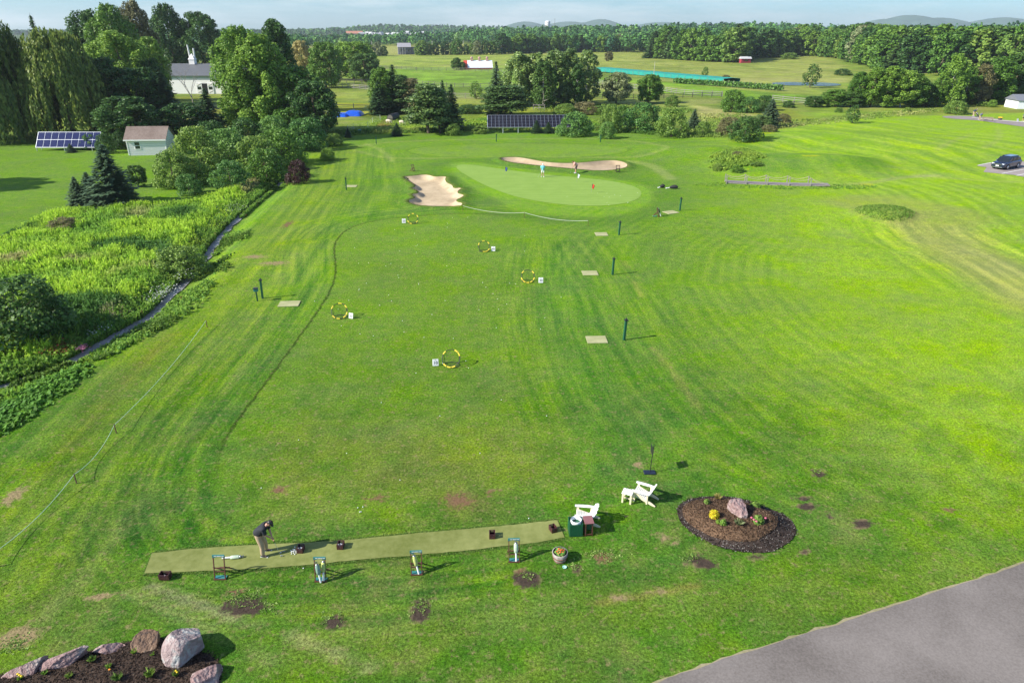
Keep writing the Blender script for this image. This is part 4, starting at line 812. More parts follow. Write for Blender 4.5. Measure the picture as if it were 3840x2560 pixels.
M2 = [('shrub1', 2155, 508, 418, 118, 'teal', 'large bush covering the right end of the big solar array'), ('shrub2', 2290, 497, 388, 78, 'bush', 'tall bush right of the big solar array'), ('shrub3', 2410, 492, 382, 132, 'teal', 'wide round cool green bush, widest right of the array'), ('shrub4', 2335, 470, 395, 60, 'broad', 'bush between the tall and the wide bush'),
      ('shrub1', 2518, 514, 402, 112, 'bush', 'loose yellow green bush right of the wide round bush'), ('shrub2', 2632, 512, 455, 56, 'bush', 'small bush between the loose bush and the dark round bush'), ('shrub3', 2275, 520, 455, 60, 'teal', 'low bush at the foot of the tall bush'), ('shrub3', 2792, 528, 434, 110, 'dark', 'dark green round bush on the right slope, the largest there'), ('shrub4', 2728, 506, 438, 80, 'brown', 'dull bush at the left side of the dark round bush'), ('shrub1', 2850, 480, 430, 90, 'pine', 'spreading bush behind the dark round bush'),
      ('shrub2', 2938, 462, 426, 50, 'brown', 'small olive bush right of the bluish pine'), ('shrub2', 2885, 497, 468, 60, 'brown', 'low dull bush below the bluish pine'), ('shrub4', 2745, 420, 335, 78, 'broad', 'leftmost bush of the dark group beyond the slope'), ('shrub1', 2800, 422, 362, 82, 'teal', 'middle bush of the dark group beyond the slope'), ('shrub2', 2862, 415, 356, 70, 'dark', 'right bush of the dark group beyond the slope'),
      ('shrub3', 2520, 400, 355, 48, 'bush', 'small round bush in the paddock right of the round trees'), ('shrub1', 2955, 404, 377, 42, 'dark', 'small dark bush before the right paddock fence'), ('shrub2', 3583, 428, 376, 76, 'bush', 'big bright bush beside the right tee'), ('shrub3', 3685, 400, 380, 38, 'bush', 'small bush behind the golfer on the right tee'), ('shrub4', 3718, 402, 374, 32, 'light', 'pale sapling bush behind the bench on the right tee'), ('shrub1', 3145, 422, 402, 28, 'bush', 'tiny bush left of the lone small tree'), ('shrub2', 3400, 420, 402, 24, 'bush', 'tiny bush in the meadow left of the big bright bush'), 
      ('shrub1', 2120, 432, 388, 90, 'bush', 'bush behind the array on the right, in the hedge'), ('shrub2', 2195, 428, 382, 90, 'brown', 'rusty green bush in the hedge behind the array'), ('shrub3', 2255, 430, 395, 70, 'bush', 'bush at the right end of the hedge behind the array'), ('shrub4', 1762, 425, 392, 84, 'dark', 'dark low bush between the clump and the tall conifer'), ('shrub1', 1700, 508, 462, 58, 'bush', 'leafy bush at the left end of the big solar array'), ('shrub2', 1800, 500, 470, 60, 'bush', 'low bush under the left end of the big solar array'),
      ('shrub3', 1255, 545, 500, 60, 'bush', 'bush at the top corner of the range under the woods'), ('shrub4', 1230, 600, 555, 50, 'light', 'low bright bush where the woods meet the range'), ('shrub1', 3160, 283, 257, 58, 'dark', 'dark bush beyond the pond'), ('shrub2', 2722, 298, 281, 30, 'brown', 'small bush at the end of the teal netting'), ('shrub3', 2960, 222, 197, 60, 'bush', 'bush at the forest edge left of the white boxes'), ('shrub4', 1735, 262, 232, 22, 'dark', 'small dark bush touching the red barn'), ('shrub1', 1772, 258, 238, 26, 'brown', 'bush in front of the white barn roof')]
for k, px, py, tp, w, lf, lb in M2: P_(k, px, py, tp, w, lf, 'bush', lb, 'bush')
# --- right hand woods: nearer trees
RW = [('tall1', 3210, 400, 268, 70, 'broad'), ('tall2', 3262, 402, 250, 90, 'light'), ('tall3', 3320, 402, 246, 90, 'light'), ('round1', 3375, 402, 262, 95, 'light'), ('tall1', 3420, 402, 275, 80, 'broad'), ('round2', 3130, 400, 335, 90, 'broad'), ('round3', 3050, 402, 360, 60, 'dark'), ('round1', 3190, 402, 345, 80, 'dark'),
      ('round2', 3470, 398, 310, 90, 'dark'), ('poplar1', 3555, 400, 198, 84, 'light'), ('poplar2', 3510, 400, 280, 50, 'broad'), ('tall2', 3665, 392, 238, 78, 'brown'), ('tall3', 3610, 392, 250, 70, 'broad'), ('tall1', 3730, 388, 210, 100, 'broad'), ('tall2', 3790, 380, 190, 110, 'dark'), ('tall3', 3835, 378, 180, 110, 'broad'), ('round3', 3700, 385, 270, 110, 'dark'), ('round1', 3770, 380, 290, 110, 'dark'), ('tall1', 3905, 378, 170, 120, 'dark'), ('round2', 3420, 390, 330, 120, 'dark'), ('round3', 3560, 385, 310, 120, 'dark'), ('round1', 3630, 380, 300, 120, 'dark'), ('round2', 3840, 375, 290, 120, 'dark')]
for i, (k, px, py, tp, w, lf) in enumerate(RW):
    lb = {9: 'pale slim birch like tree with a white trunk at the edge of the right woods', 11: 'brownish tree with thinning leaves at the edge of the right woods', 5: 'low round tree at the left end of the right clump', 6: 'small dark tree left of the right clump near the fence', 0: 'leftmost tall tree of the right clump beyond the slope', 14: 'dark tall tree above the white building at the right edge', 1: 'second tall bright tree of the right clump beyond the slope', 2: 'bright tall tree in the middle of the right clump', 3: 'bright rounded tree at the right of the clump'}.get(i, {'brown': 'brown tree', 'dark': 'dark shaded tree at the edge of the right woods behind the tee', 'broad': 'green tree at the edge of the right woods behind the tee', 'light': 'bright tree of the right woods'}[lf])
    P_(k, px, py, tp, w, lf, 'forest_tree', lb, group=None if i in (9, 11, 5, 6, 0, 14, 1, 2, 3) else 'trees at the edge of the right woods', bark=PALEBARK if i % 3 == 0 else None)

# --- forests: the nearest trees one by one, the rest as one mass
leaf_cycle = ['broad', 'dark', 'broad', 'dark', 'light', 'broad', 'pine', 'broad', 'dark', 'grey', 'broad', 'bush']
LBL = {'broad': 'mid green tree', 'dark': 'dark green tree', 'light': 'bright green tree', 'pine': 'dark pine', 'grey': 'pale grey green tree', 'bush': 'fresh green tree', 'spruce': 'dark spruce'}
nforest = [0]
def ftree(x, y, h, w, lf, where, key=None):
    nforest[0] += 1
    key = key or rnd.choice(['far1', 'far2', 'far3', 'far4', 'fartall1', 'fartall2'] if lf not in ('pine', 'spruce') else ['farcon1'])
    me, mt_, ph, pw = PROT[key]; z = Hs(x, y); nm = 'pine_tree' if lf in ('pine', 'spruce') else 'woodland_tree'
    r = empty(nm, (x, y, z), rnd.uniform(0, 6.28), '%s in the %s' % (LBL[lf], where), 'tree', '%ss in the %s' % (LBL[lf], where))
    sc = (w / pw, w / pw, h / ph)
    c = bpy.data.objects.new('crown', crown_mesh(key, LM[lf])); COL.objects.link(c); c.parent = r; c.scale = sc
    t_ = bpy.data.objects.new('trunk', mt_); COL.objects.link(t_); t_.parent = r; t_.scale = sc
def front(line, n, back, rows, hr, where, jit=4):
    q = [G(*a) for a in line]; seg = [(q[i + 1] - q[i]).length for i in range(len(q) - 1)]; tot = sum(seg)
    for rr in range(rows):
        for k in range(n):
            s = (k + .5 * (rr % 2) + rnd.uniform(-.25, .25)) / n * tot; i = 0
            while i < len(seg) - 1 and s > seg[i]: s -= seg[i]; i += 1
            p = q[i].lerp(q[i + 1], min(1, max(0, s / seg[i]))); y = p.y + rr * back + rnd.uniform(-jit, jit); x = p.x * y / p.y
            h = rnd.uniform(*hr) * (1 + .03 * rr); ftree(x, y, h, h * rnd.uniform(.55, .75), rnd.choice(leaf_cycle), where)
front([(2452, 218), (2560, 226), (2680, 232), (2760, 235), (2790, 226)], 13, 12, 3, (14, 21), 'forest block behind the far right field', 3)
front([(2800, 222), (2900, 216), (3000, 208), (3100, 214), (3200, 228)], 13, 12, 3, (14, 20), 'forest behind the white boxes', 4)
front([(3200, 232), (3320, 262), (3480, 280), (3640, 290), (3840, 300), (3960, 310)], 17, 13, 4, (15, 20), 'right hand forest', 4)
front([(1880, 203), (2000, 200), (2150, 197), (2300, 195), (2450, 193)], 24, 12, 1, (12, 16), 'tree line behind the far middle field', 4)
front([(1185, 214), (1300, 212), (1400, 211), (1480, 209)], 9, 12, 1, (7, 11), 'hedgerow left of the grey house', 2)
front([(1560, 208), (1680, 206), (1800, 206), (1880, 205)], 12, 12, 1, (7, 13), 'hedgerow right of the grey house', 2)
ftree(*G(1585, 208)[:2], 11, 9, 'bush', 'hedgerow right of the grey house'); 

# mass: numpy scatter of coarse crowns, merged
def mass(name, pts, label, ncard, size, hr, seed):
    rs = np.random.default_rng(seed); n = len(pts); X0 = pts[:, 0]; Y0 = pts[:, 1]; Zg = H(X0, Y0)
    h = rs.uniform(hr[0], hr[1], n) * np.where((X0 / Y0 < -.07) & (Y0 > 900) & (Y0 < 1700), .62, 1) * (1 + .25 * (fbm(X0, Y0, 90, 5, 2) - .5)); w = h * rs.uniform(.5, .8, n)
    con = rs.random(n) < .25
    d = unit(rs.normal(0, 1, (n, ncard, 3)) + np.array([0, -.35, .5])); lump = .72 + .45 * rs.random((n, ncard))
    zc_ = .58 * h; P = np.empty((n, ncard, 3)); zf = d[:, :, 2] * .42 + .58
    taper = np.where(con[:, None], np.clip(1.25 - zf, .08, 1), 1)
    P[..., 0] = X0[:, None] + d[..., 0] * (w / 2)[:, None] * lump * taper; P[..., 1] = Y0[:, None] + d[..., 1] * (w / 2)[:, None] * lump * taper
    P[..., 2] = Zg[:, None] + zc_[:, None] + d[..., 2] * (h * .42)[:, None] * np.where(con[:, None], 1.1, lump)
    base = np.array([[.030, .075, .016], [.060, .125, .024], [.018, .048, .017], [.040, .092, .020], [.095, .150, .040], [.022, .060, .022]])
    ci = rs.choice(6, n, p=[.28, .14, .24, .22, .04, .08]); zn = fbm(X0, Y0, 60, 8, 2); cc = base[ci] * (1.8 + .9 * zn)[:, None] * np.array([.95, 1, 1.12])
    cc = np.repeat(cc, ncard * 4, 0)
    V, Fc = rhombs(P.reshape(-1, 3), (d + rs.normal(0, .5, d.shape)).reshape(-1, 3), size, 1.3, None, rs)
    o = np_mesh(name, V, Fc, [MASSM], attr={'tint': cc}); tag(o, label, 'forest', None, 'stuff'); return o
MASSM = vcolmat('forest canopy', 'tint', .7, .15)
def scatter(y0, y1, s0, s1, u0, u1, test, seed):
    rs = np.random.default_rng(seed); out = []; y = y0
    while y < y1:
        f = (y - y0) / (y1 - y0); s = s0 + (s1 - s0) * f; x = np.arange(u0 * y, u1 * y, s) + rs.uniform(-.4, .4) * s; x = x + rs.uniform(-.35, .35, len(x)) * s; yy = y + rs.uniform(-.4, .4, len(x)) * s
        k = test(x, yy); out.append(np.c_[x[k], yy[k]]); y += s
    return np.concatenate(out)
rightfront = [G(*a)[:2] for a in [(2452, 214), (2560, 220), (2680, 226), (2790, 222), (2900, 211), (3000, 203), (3100, 209), (3200, 224), (3320, 254), (3480, 270), (3640, 278), (3840, 286), (3990, 296)]]
def t_right(x, y):
    sl = x / y; fx = np.array([q[0] / q[1] for q in rightfront]); fy = np.array([q[1] for q in rightfront]); lim = np.interp(sl, fx, fy); return (y > lim + 16) & (sl > fx[0] - .005)
mass('forest_canopy', scatter(150, 620, 8.5, 11, .15, 1.05, t_right, 1), 'continuous green forest canopy filling the right side up to the skyline', 110, 1.15, (12, 19), 3)
fieldx = [G(*a)[:2] for a in [(1150, 213), (1150, 190), (1400, 186), (1600, 184), (1830, 183), (1835, 200), (1850, 212)]]
def t_mid(x, y):
    sl = x / y; ok = sl < (rightfront[0][0] / rightfront[0][1] - .0); lim = np.where(sl > -.018, G(2000, 199)[1] + 8, 835.0); left = sl < -.275; lim = np.where(left, 540, lim)
    return (ok | (y > 620)) & (y > lim)
mass('forest_canopy', scatter(535, 1000, 9.5, 13, -.55, .95, t_mid, 2), 'band of green woodland beyond the far fields', 60, 1.8, (8, 14.5), 4)
mass('forest_canopy', scatter(1000, 2100, 14, 30, -.6, 1.0, lambda x, y: ~((y > 1550) & (y < 1900) & (x / y > -.30) & (x / y < -.10)), 3), 'distant dark wooded ridge with the white water tower', 26, 3.6, (8, 14), 5)
mass('forest_canopy', scatter(2100, 3900, 34, 60, -.8, 1.0, lambda x, y: x == x, 4), 'farthest hazy blue green woods along the skyline', 20, 8, (9, 14), 6)
# far hills with depth
def hillrange(name, bumps, y0, mat_):
    xs = np.linspace(min(b[0] - 3 * b[2] for b in bumps), max(b[0] + 3 * b[2] for b in bumps), 160); ys = np.linspace(y0 - 900, y0 + 900, 24)
    XX, YY = np.meshgrid(xs, ys); Zh = np.zeros_like(XX) - 8
    for bx, bh, bs in bumps: Zh = np.maximum(Zh, -8 + (bh + 8) * np.exp(-((XX - bx) / bs) ** 2 - ((YY - y0) / 450) ** 2) * (.93 + .14 * fbm(XX, YY, 500, 3, 3)))
    ii = np.arange(XX.size).reshape(XX.shape); Fh = np.stack([ii[:-1, :-1], ii[:-1, 1:], ii[1:, 1:], ii[1:, :-1]], -1).reshape(-1, 4)
    o = np_mesh(name, np.c_[XX.ravel(), YY.ravel(), Zh.ravel()], Fh, [mat_], smooth=True); o['kind'] = 'structure'
HM = mat('far wooded hill', (.075, .135, .10), .95, var=.3, scale=.01, spec=.05)
def hx(px, y): return (px - 1920) / 2560 * y * .912
def hz(py, y): return 18 + (115 - py) * .000323 * y
yh = 5300
hillrange('hills', [(hx(3400, yh), hz(60, yh), 273), (hx(3500, yh), hz(68, yh), 273), (hx(3310, yh), hz(74, yh), 195), (hx(3740, yh), hz(68, yh), 325), (hx(2250, yh), hz(75, yh), 214), (hx(2130, yh), hz(83, yh), 273), (hx(1970, yh), hz(82, yh), 214), (hx(1615, yh), hz(93, yh), 117), (hx(2480, yh), hz(86, yh), 325), (hx(2840, yh), hz(90, yh), 585)], yh, HM)

for x, y, h, w, lb in ((-84, 81, 16, 11, 'tree left of the lawn, casting its shadow on the grass by the meadow'), (-82, 72, 11, 8, 'smaller tree left of the lawn beside the meadow')):
    z = Hs(x, y); r = empty('maple_tree', (x, y, z), 1.0, lb, 'tree'); me, mt_, ph, pw = PROT['round1']
    for nm, md in (('crown', crown_mesh('round1', LM['broad'])), ('trunk', mt_)): o = bpy.data.objects.new(nm, md); COL.objects.link(o); o.parent = r; o.scale = (w / pw, w / pw, h / ph)

P_('round2', 603, 470, 215, 105, 'dark', 'maple_tree', 'dark leafy tree hiding the left end of the barn')
# ------------------------------------------------------------------ objects on the range
M = mat
GREENP = M('green post paint', (.012, .10, .055), .45, var=.2); BLACKP = M('black plastic', (.02, .02, .022), .45); YEL = M('yellow foam', (.78, .60, .05), .6, var=.08); WHITEP = M('white plastic', (.80, .80, .78), .4, var=.04)
BROWNP = M('brown recycled plastic', (.115, .042, .030), .55, var=.2, scale=12); MAROON = M('maroon board', (.24, .10, .10), .6, var=.1); TEALP = M('blue green painted board', (.035, .20, .19), .5, var=.12); CRATE = M('maroon plastic crate', (.060, .018, .020), .5, var=.2)
WOODW = M('white painted wood', (.82, .80, .74), .5, var=.07, scale=14); WOODC = M('cream painted wood', (.74, .66, .46), .55, var=.08, scale=14); ROPE = M('pale rope', (.70, .70, .62), .8, var=.1, scale=30); GROPE = M('light green rope', (.50, .66, .50), .8, var=.1, scale=30)
STAKE = M('brown stake', (.12, .06, .035), .8, var=.3); BALLM = M('golf ball white', (.86, .87, .86), .35, var=.02); STEEL = M('brushed steel', (.55, .56, .58), .3, .9, var=.1); INK = M('dark print', (.10, .10, .11), .6, var=.05)
POSTS = [(2340, 1275, 1190, 'nearest green lamp like post on the right of the range'), (2297, 1030, 963, 'second green post from the front on the right of the range'), (2321, 881, 827, 'third green post from the front, near the rope right of the green'), (2549, 790, 738, 'green post farthest to the right, beside the leaning bag stand'),
         (985, 1119, 1042, 'tall green post on the left slope with a small box post beside it'), (1299, 712, 664, 'green post left of the left sand bunker'), (1411, 540, 509, 'green post at the far left corner of the range'), (1861, 532, 502, 'green post in front of the big solar array'), (2251, 534, 504, 'green post far back, right of the big solar array')]
def make_post(h):
    r = empty('distance_post', (0, 0, 0), 0, 'x', 'post', 'green posts around the range')
    b = MB(); b.box((0, 0, h * .5), (.14, .14, h)); b.obj('post', GREENP, r, .008)
    c = MB(); c.box((0, 0, h + .02), (.25, .25, .04)); c.box((0, 0, h + .075), (.17, .17, .07), taper=.4); c.ball((0, 0, h + .15), .045, 8); c.obj('cap', BLACKP, r)
    return r
post0 = make_post(1.42)
for i, (px, py, tp, lb) in enumerate(POSTS):
    p = G(px, py); h = height_to(p, tp); o = post0 if i == 0 else copy_tree(post0); o.location = p; o.scale = (1, 1, h / 1.62); o['label'] = lb; o.rotation_euler = (rnd.uniform(-.02, .02), .03, .2)
p = G(966, 1129); r = empty('ball_box_post', p, .25, 'short green post with a small green box on top, beside the tall left post', 'post'); h = height_to(p, 1082)
b = MB(); b.box((0, 0, h * .42), (.09, .09, h * .84)); b.obj('post', GREENP, r); b = MB(); b.box((0, 0, h * .9), (.30, .26, .20)); b.obj('box', TEALP, r, .01); b = MB(); b.box((0, 0, h * .9 + .12), (.34, .30, .03)); b.obj('lid', BLACKP, r)
# --- net hoops: a leaning ring with yellow foam pads, a base ring and two struts
SEG7 = {'0': 'abcdef', '1': 'bc', '2': 'abged', '3': 'abgcd', '4': 'fgbc', '5': 'afgcd'}
def text_mesh(s, size, m, parent, name='lettering', loc=(0, 0, 0), rot=(0, 0, 0), ext=.002):
    cu = bpy.data.curves.new('t', 'FONT'); cu.body = s; cu.size = size; cu.align_x = 'CENTER'; cu.align_y = 'CENTER'; cu.extrude = ext; cu.offset = size * .012
    t_ = bpy.data.objects.new('t', cu); COL.objects.link(t_); dg = bpy.context.evaluated_depsgraph_get(); me = bpy.data.meshes.new_from_object(t_.evaluated_get(dg)); bpy.data.objects.remove(t_); bpy.data.curves.remove(cu)
    me.materials.clear(); me.materials.append(m); o = bpy.data.objects.new(name, me); COL.objects.link(o); o.parent = parent; o.location = loc; o.rotation_euler = rot; return o
NETM = M('dark mesh net', (.03, .03, .03), .8)
def hoop(px, py, w, rz, pads, lb):
    p = G(px, py); D_ = w * zc(p) * .96; R0 = D_ / 2; r = empty('chipping_net', p, rz, lb, 'golf net', 'round chipping nets on the range')
    tilt = R(36); cz = R0 * math.cos(tilt) + .05; cy = R0 * math.sin(tilt)
    def ring(a, rr=R0): return Vector((rr * math.cos(a), cy - 0 + math.sin(a) * rr * math.sin(tilt), cz + rr * math.sin(a) * math.cos(tilt)))
    b = MB(); b.tube([ring(2 * math.pi * i / 40) for i in range(40)], .022, 7, True); b.obj('ring', BLACKP, r)
    for a0 in pads:
        y_ = MB(); y_.tube([ring(R(a0 - 12 + 6 * i)) for i in range(5)], .045, 8); y_.obj('foam_pad', YEL, r)
    g_ = MB(); g_.tube([Vector((R0 * .86 * math.cos(a), R0 * .75 + R0 * .62 * math.sin(a), .035)) for a in [2 * math.pi * i / 32 for i in range(32)]], .018, 6, True); g_.obj('base_ring', BLACKP, r)
    for s in (-1, 1):
        q = MB(); q.tube([ring(R(90 - s * 62)), Vector((s * R0 * .8, R0 * .95, .04))], .016, 6); q.obj('strut', BLACKP, r)
    nm = MB()                                        # sagging net of fine cords
    for k in range(-5, 6):
        x = k / 6 * R0; L = math.sqrt(max(0, R0 ** 2 - x * x)); pts = []
        for i in range(9):
            f = -1 + i / 4; s_ = f * L; q = Vector((x, cy + s_ * math.sin(tilt) + .28 * R0 * (1 - (s_ ** 2 + x * x) / R0 ** 2), cz + s_ * math.cos(tilt))); pts.append(q)
        nm.tube(pts, .0035, 3)
        pts = [Vector((q_, cy + x * math.sin(tilt) + .28 * R0 * (1 - (q_ ** 2 + x * x) / R0 ** 2), cz + x * math.cos(tilt))) for q_ in [(-1 + i / 4) * L for i in range(9)]]; nm.tube(pts, .0035, 3)
    nm.obj('net', NETM, r)
def numsign(px, py, num, rz, hpx, lb):
    p = G(px, py); s = hpx * zc(p); r = empty('distance_sign', p, rz, lb, 'sign', 'white distance number signs')
    b = MB(); b.box((0, 0, s * .55), (s * .86, .02, s), rot=(-.25, 0, 0)); b.obj('board', WHITEP, r, .012)
    t_ = text_mesh(num, s * .62, INK, r, 'number', (0, -.02 - .0, s * .5), (R(90) - .25, 0, 0)); t_.location.y = -s * .013 - .0155
    q = MB(); q.box((0, -.013 + s * .09, s * .93), (s * .2, .004, s * .05), rot=(-.25, 0, 0)); q.obj('handle_slot', INK, r)
    l_ = MB(); l_.beam((0, .03 + s * .1, s * .8), (0, s * .5, .01), .03, .02); l_.obj('leg', WHITEP, r)
hoop(1688, 1380, 71, -.15, (145, 60, 32, 232, 262, 292), 'nearest round net with yellow pads, beside the 10 sign'); numsign(1634, 1372, '10', .15, 26, 'white sign reading 10 beside the nearest net')
hoop(1273, 1197, 62, .1, (150, 85, 35, 225, 262, 310, 338), 'round net with yellow pads beside the 20 sign, leftmost of the nets'); numsign(1317, 1194, '20', -.35, 21, 'white tilted sign reading 20 beside the leftmost net')
hoop(1980, 1062, 52, 0, (140, 40, 205, 235, 268, 300, 335), 'round net with yellow pads beside the 30 sign, rightmost of the nets'); numsign(2028, 1061, '30', 0, 20, 'white sign reading 30 beside the rightmost net')
hoop(1818, 946, 45, .2, (152, 92, 35, 262, 290, 318), 'round net with yellow pads beside the 40 sign'); numsign(1850, 942, '40', -.05, 17, 'white sign reading 40 beside the fourth net')
hoop(1547, 841, 42, -.05, (140, 92, 32, 215, 250, 325), 'farthest round net with yellow pads, beside the 50 sign near the bunker'); numsign(1515, 837, '50', .05, 16, 'white sign reading 50 near the left bunker')
# --- ropes on stakes
def rope_fence(stakes, h, m, lb, sag=.22, rr=.014, wob=0):
    P = [G(*a) for a in stakes]; r = empty('rope_fence', P[0], 0, lb, 'rope fence'); b = MB(); pts = []
    for p in P:
        q = MB(); q.box((0, 0, h / 2), (.038, .038, h)); o = q.obj('stake', STAKE, r, loc=p - P[0])
    for i in range(len(P) - 1):
        for k in range(13):
            f = k / 12
            if k == 12 and i < len(P) - 2: continue
            q = P[i].lerp(P[i + 1], f) - P[0]; d = (P[i + 1] - P[i]).normalized(); n_ = Vector((-d.y, d.x, 0)); q.z += h - .03 - sag * 4 * f * (1 - f); q += n_ * wob * math.sin(f * math.pi * (1 if i % 2 else 1)); pts.append(q)
    b.tube(pts, rr, 6); b.obj('rope', m, r)
rope_fence([(777, 1226), (437, 1624), (288, 1812), (-40, 2130)], .50, GROPE, 'light green rope strung on short stakes down the left slope', .30, .010)
rope_fence([(1736, 792), (1967, 818), (2205, 849)], .62, ROPE, 'white rope on three short stakes in front of the putting green', .30, .013)
# --- golf balls
bm_ = MB(); bm_.ball((0, 0, .0213), .0225, 8); ball0 = bm_.obj('golf_ball', BALLM); nb_ = [0]
def ball(loc, lb, grp, sc=1.0):
    o = ball0 if nb_[0] == 0 else ball0.copy()
    if nb_[0]: COL.objects.link(o)
    nb_[0] += 1; o.location = loc; o.scale = (sc,) * 3; tag(o, lb, 'golf ball', grp); return o
BP = [(1660,1364),(1747,1354),(1757,1381),(1342,1904),(1361,1901),(1349,1920),(1354,1919),(1983,1944),(1138,2131),(1697,817),(1754,816),(1678,838),(1677,853),(1560,924),(1499,942),(1561,947),(1704,948),(1345,988),(1382,986),(1466,989),(1447,998),(1508,1003),(1675,998),(1492,1033),(1495,1042),(1570,1064),(1570,1067),(1374,1063),(1347,1084),(1346,1088),(1911,1063),(1934,1065),(1457,1107),(1468,1129),(1424,1145),(1308,1127),(1669,1128),(1866,1122),(1900,1141),(1870,1161),(1796,1163),(1849,1102),(1822,1078),(1515,1245),(1590,1266),(1509,1203),(1350,1252),(1861,1230),(2104,1115),(2043,1193),(2027,1235),(1968,884),(1967,943),(1480,862),(1555,876),(1350,864),(1565,920),(1280,1222),(1268,1160),(1810,1060),(1400,1260),(1180,1130),(1330,930),(1620,1180),(1700,1270),(1560,1400),(1430,1510),(1880,1500),(1300,1700),(1500,1800),(1120,1650),(1800,1700),(2050,1560),(980,1830),(1650,1560)]
for a in BP: ball(G(*a), 'white golf ball lying loose on the practice turf', 'white golf balls scattered over the range', 1.0)
for a in [(2240,726),(2276,726),(2265,738),(2285,740),(2276,761),(2283,770),(2355,760),(2126,738),(2327,735),(2305,732),(2354,761),(2390,724)]: ball(G(*a), 'white golf ball on the putting green', 'white golf balls scattered over the putting green', 1.1)
for i in range(15):
    a = i * 2.4; rr = .05 * math.sqrt(i if i < 11 else i - 10); p = G(1103, 2073); ball((p.x + math.cos(a) * rr, p.y + .03 + math.sin(a) * rr, p.z + (.03 if i < 11 else .065)), 'white golf ball in the small pile against the crate beside the golfer', 'piled golf balls by the crate')
ball(G(1106, 2054) + Vector((0, 0, .03)), 'single white golf ball just above the pile by the crate', None); ball(G(1054, 2074) + Vector((0, 0, .03)), 'white golf ball at the head of the golfer\'s club', None)
for a in [(2462, 758), (2505, 790), (1270, 2050)]: pass
# --- crates
def crate(px, py, rz, lb, balls=0, w=.235, d=.30, h=.215):
    p = G(px, py) + Vector((0, 0, .03)); r = empty('milk_crate', p, rz, lb, 'crate', 'dark plastic crates along the turf mat'); t_ = .022
    b = MB(); b.box((0, d / 2, .012), (w, d, .022)); b.obj('floor', CRATE, r)
    for nm, cx, cy, sx, sy, slots in (('side_panel', -w / 2 + t_ / 2, d / 2, t_, d - 2 * t_, 0), ('side_panel', w / 2 - t_ / 2, d / 2, t_, d - 2 * t_, 0), ('front_panel', 0, t_ / 2, w, t_, 1), ('back_panel', 0, d - t_ / 2, w, t_, 1)):
        q = MB(); s_ = max(sx, sy); horiz = sx > sy
        for z0, z1 in ((.023, .12), (.15, .175), (.205, h)): q.box((cx, cy, (z0 + z1) / 2), (sx, sy, z1 - z0))
        for e in (-1, 1):
            for z0, z1 in ((.12, .15), (.175, .205)):
                if horiz: q.box((cx + e * (s_ / 2 - .03), cy, (z0 + z1) / 2), (.06, sy - .002, z1 - z0 + .002))
                else: q.box((cx, cy + e * (s_ / 2 - .05), (z0 + z1) / 2), (sx - .002, .10, z1 - z0 + .002))
        q.obj(nm, CRATE, r)
    for i in range(balls):
        a = i * 2.4; rr = .032 * math.sqrt(i); v = Vector((math.cos(a) * rr * .95, d * .45 + math.sin(a) * rr, .06 + .03 * (i % 3 == 0))); v.rotate(Euler((0, 0, rz)))
        ball(p + v, 'white golf ball inside the ' + ' '.join(lb.split(' with')[0].split(',')[0].split()[:9]), 'golf balls in the ' + lb.split(' with')[0].split(',')[0], 1.15)
crate(1124, 2077, -.04, 'crate beside the golfer with a pile of balls at its side', 12); crate(1275, 2063, -.03, 'crate in the middle of the mat with balls in it, second from the golfer', 12)
crate(1846, 2023, .04, 'empty crate near the right end of the mat', 0); crate(2080, 1999, .42, 'turned empty crate at the right tip of the mat', 0); crate(616, 2177, .0, 'wide crate on the grass below the left end of the mat', 2, .37, .25, .22)
# --- bag racks and light golf bags
def rack(px, py, rz, lb):
    p = G(px, py); r = empty('bag_stand', p, rz, lb, 'golf bag stand', 'brown and green golf bag stands along the mat'); w = .44; h = 1.0; ln = .27; r.scale = (.86, .86, .83)
    for s in (-1, 1): q = MB(); q.beam((s * w / 2, 0, .02), (s * w / 2, ln, h), .035, .05); q.obj('front_rail', BROWNP, r)
    for f in (.36, .52): q = MB(); q.beam((-w / 2, ln * f, h * f), (w / 2, ln * f, h * f), .03, .04); q.obj('crossbar', BROWNP, r)
    for s in (-1, 1): q = MB(); q.beam((s * (w / 2 + .035), ln * .55, h * .55), (s * (w / 2 + .05), .62, .02), .03, .045); q.obj('rear_leg', BROWNP, r)
    q = MB(); q.beam((-w / 2, .60, .12), (w / 2, .60, .12), .03, .03); q.obj('crossbar', BROWNP, r)
    q = MB(); q.box((0, .10, .03), (w + .03, .22, .03)); q.obj('base_board', TEALP, r); q = MB(); q.box((0, -.025, .035), (w + .06, .03, .06)); q.obj('base_lip', BROWNP, r)
    hb = MB(); n = 12; ol = [(-w / 2 - .03, h + .12), (-w / 2 - .04, h - .04)] + [(-w / 2 + (i / n) * w, h - .04 + .075 * math.sin(math.pi * i / n)) for i in range(1, n)] + [(w / 2 + .04, h - .04), (w / 2 + .03, h + .12)]
    hb.prism(ol, ln - .02, ln + .02); head = hb.obj('head_board', TEALP, r)
    q = MB(); x = -w * .40
    for k, seg in enumerate((.10, .17, .10)):
        q.box((x + seg / 2, ln - .023, h + .07), (seg, .004, .03)); x += seg + .018
    q.obj('lettering', WHITEP, head)
    return r
def bagm(name, c): return M(name, c, .8, var=.15, scale=10, bump=.3)
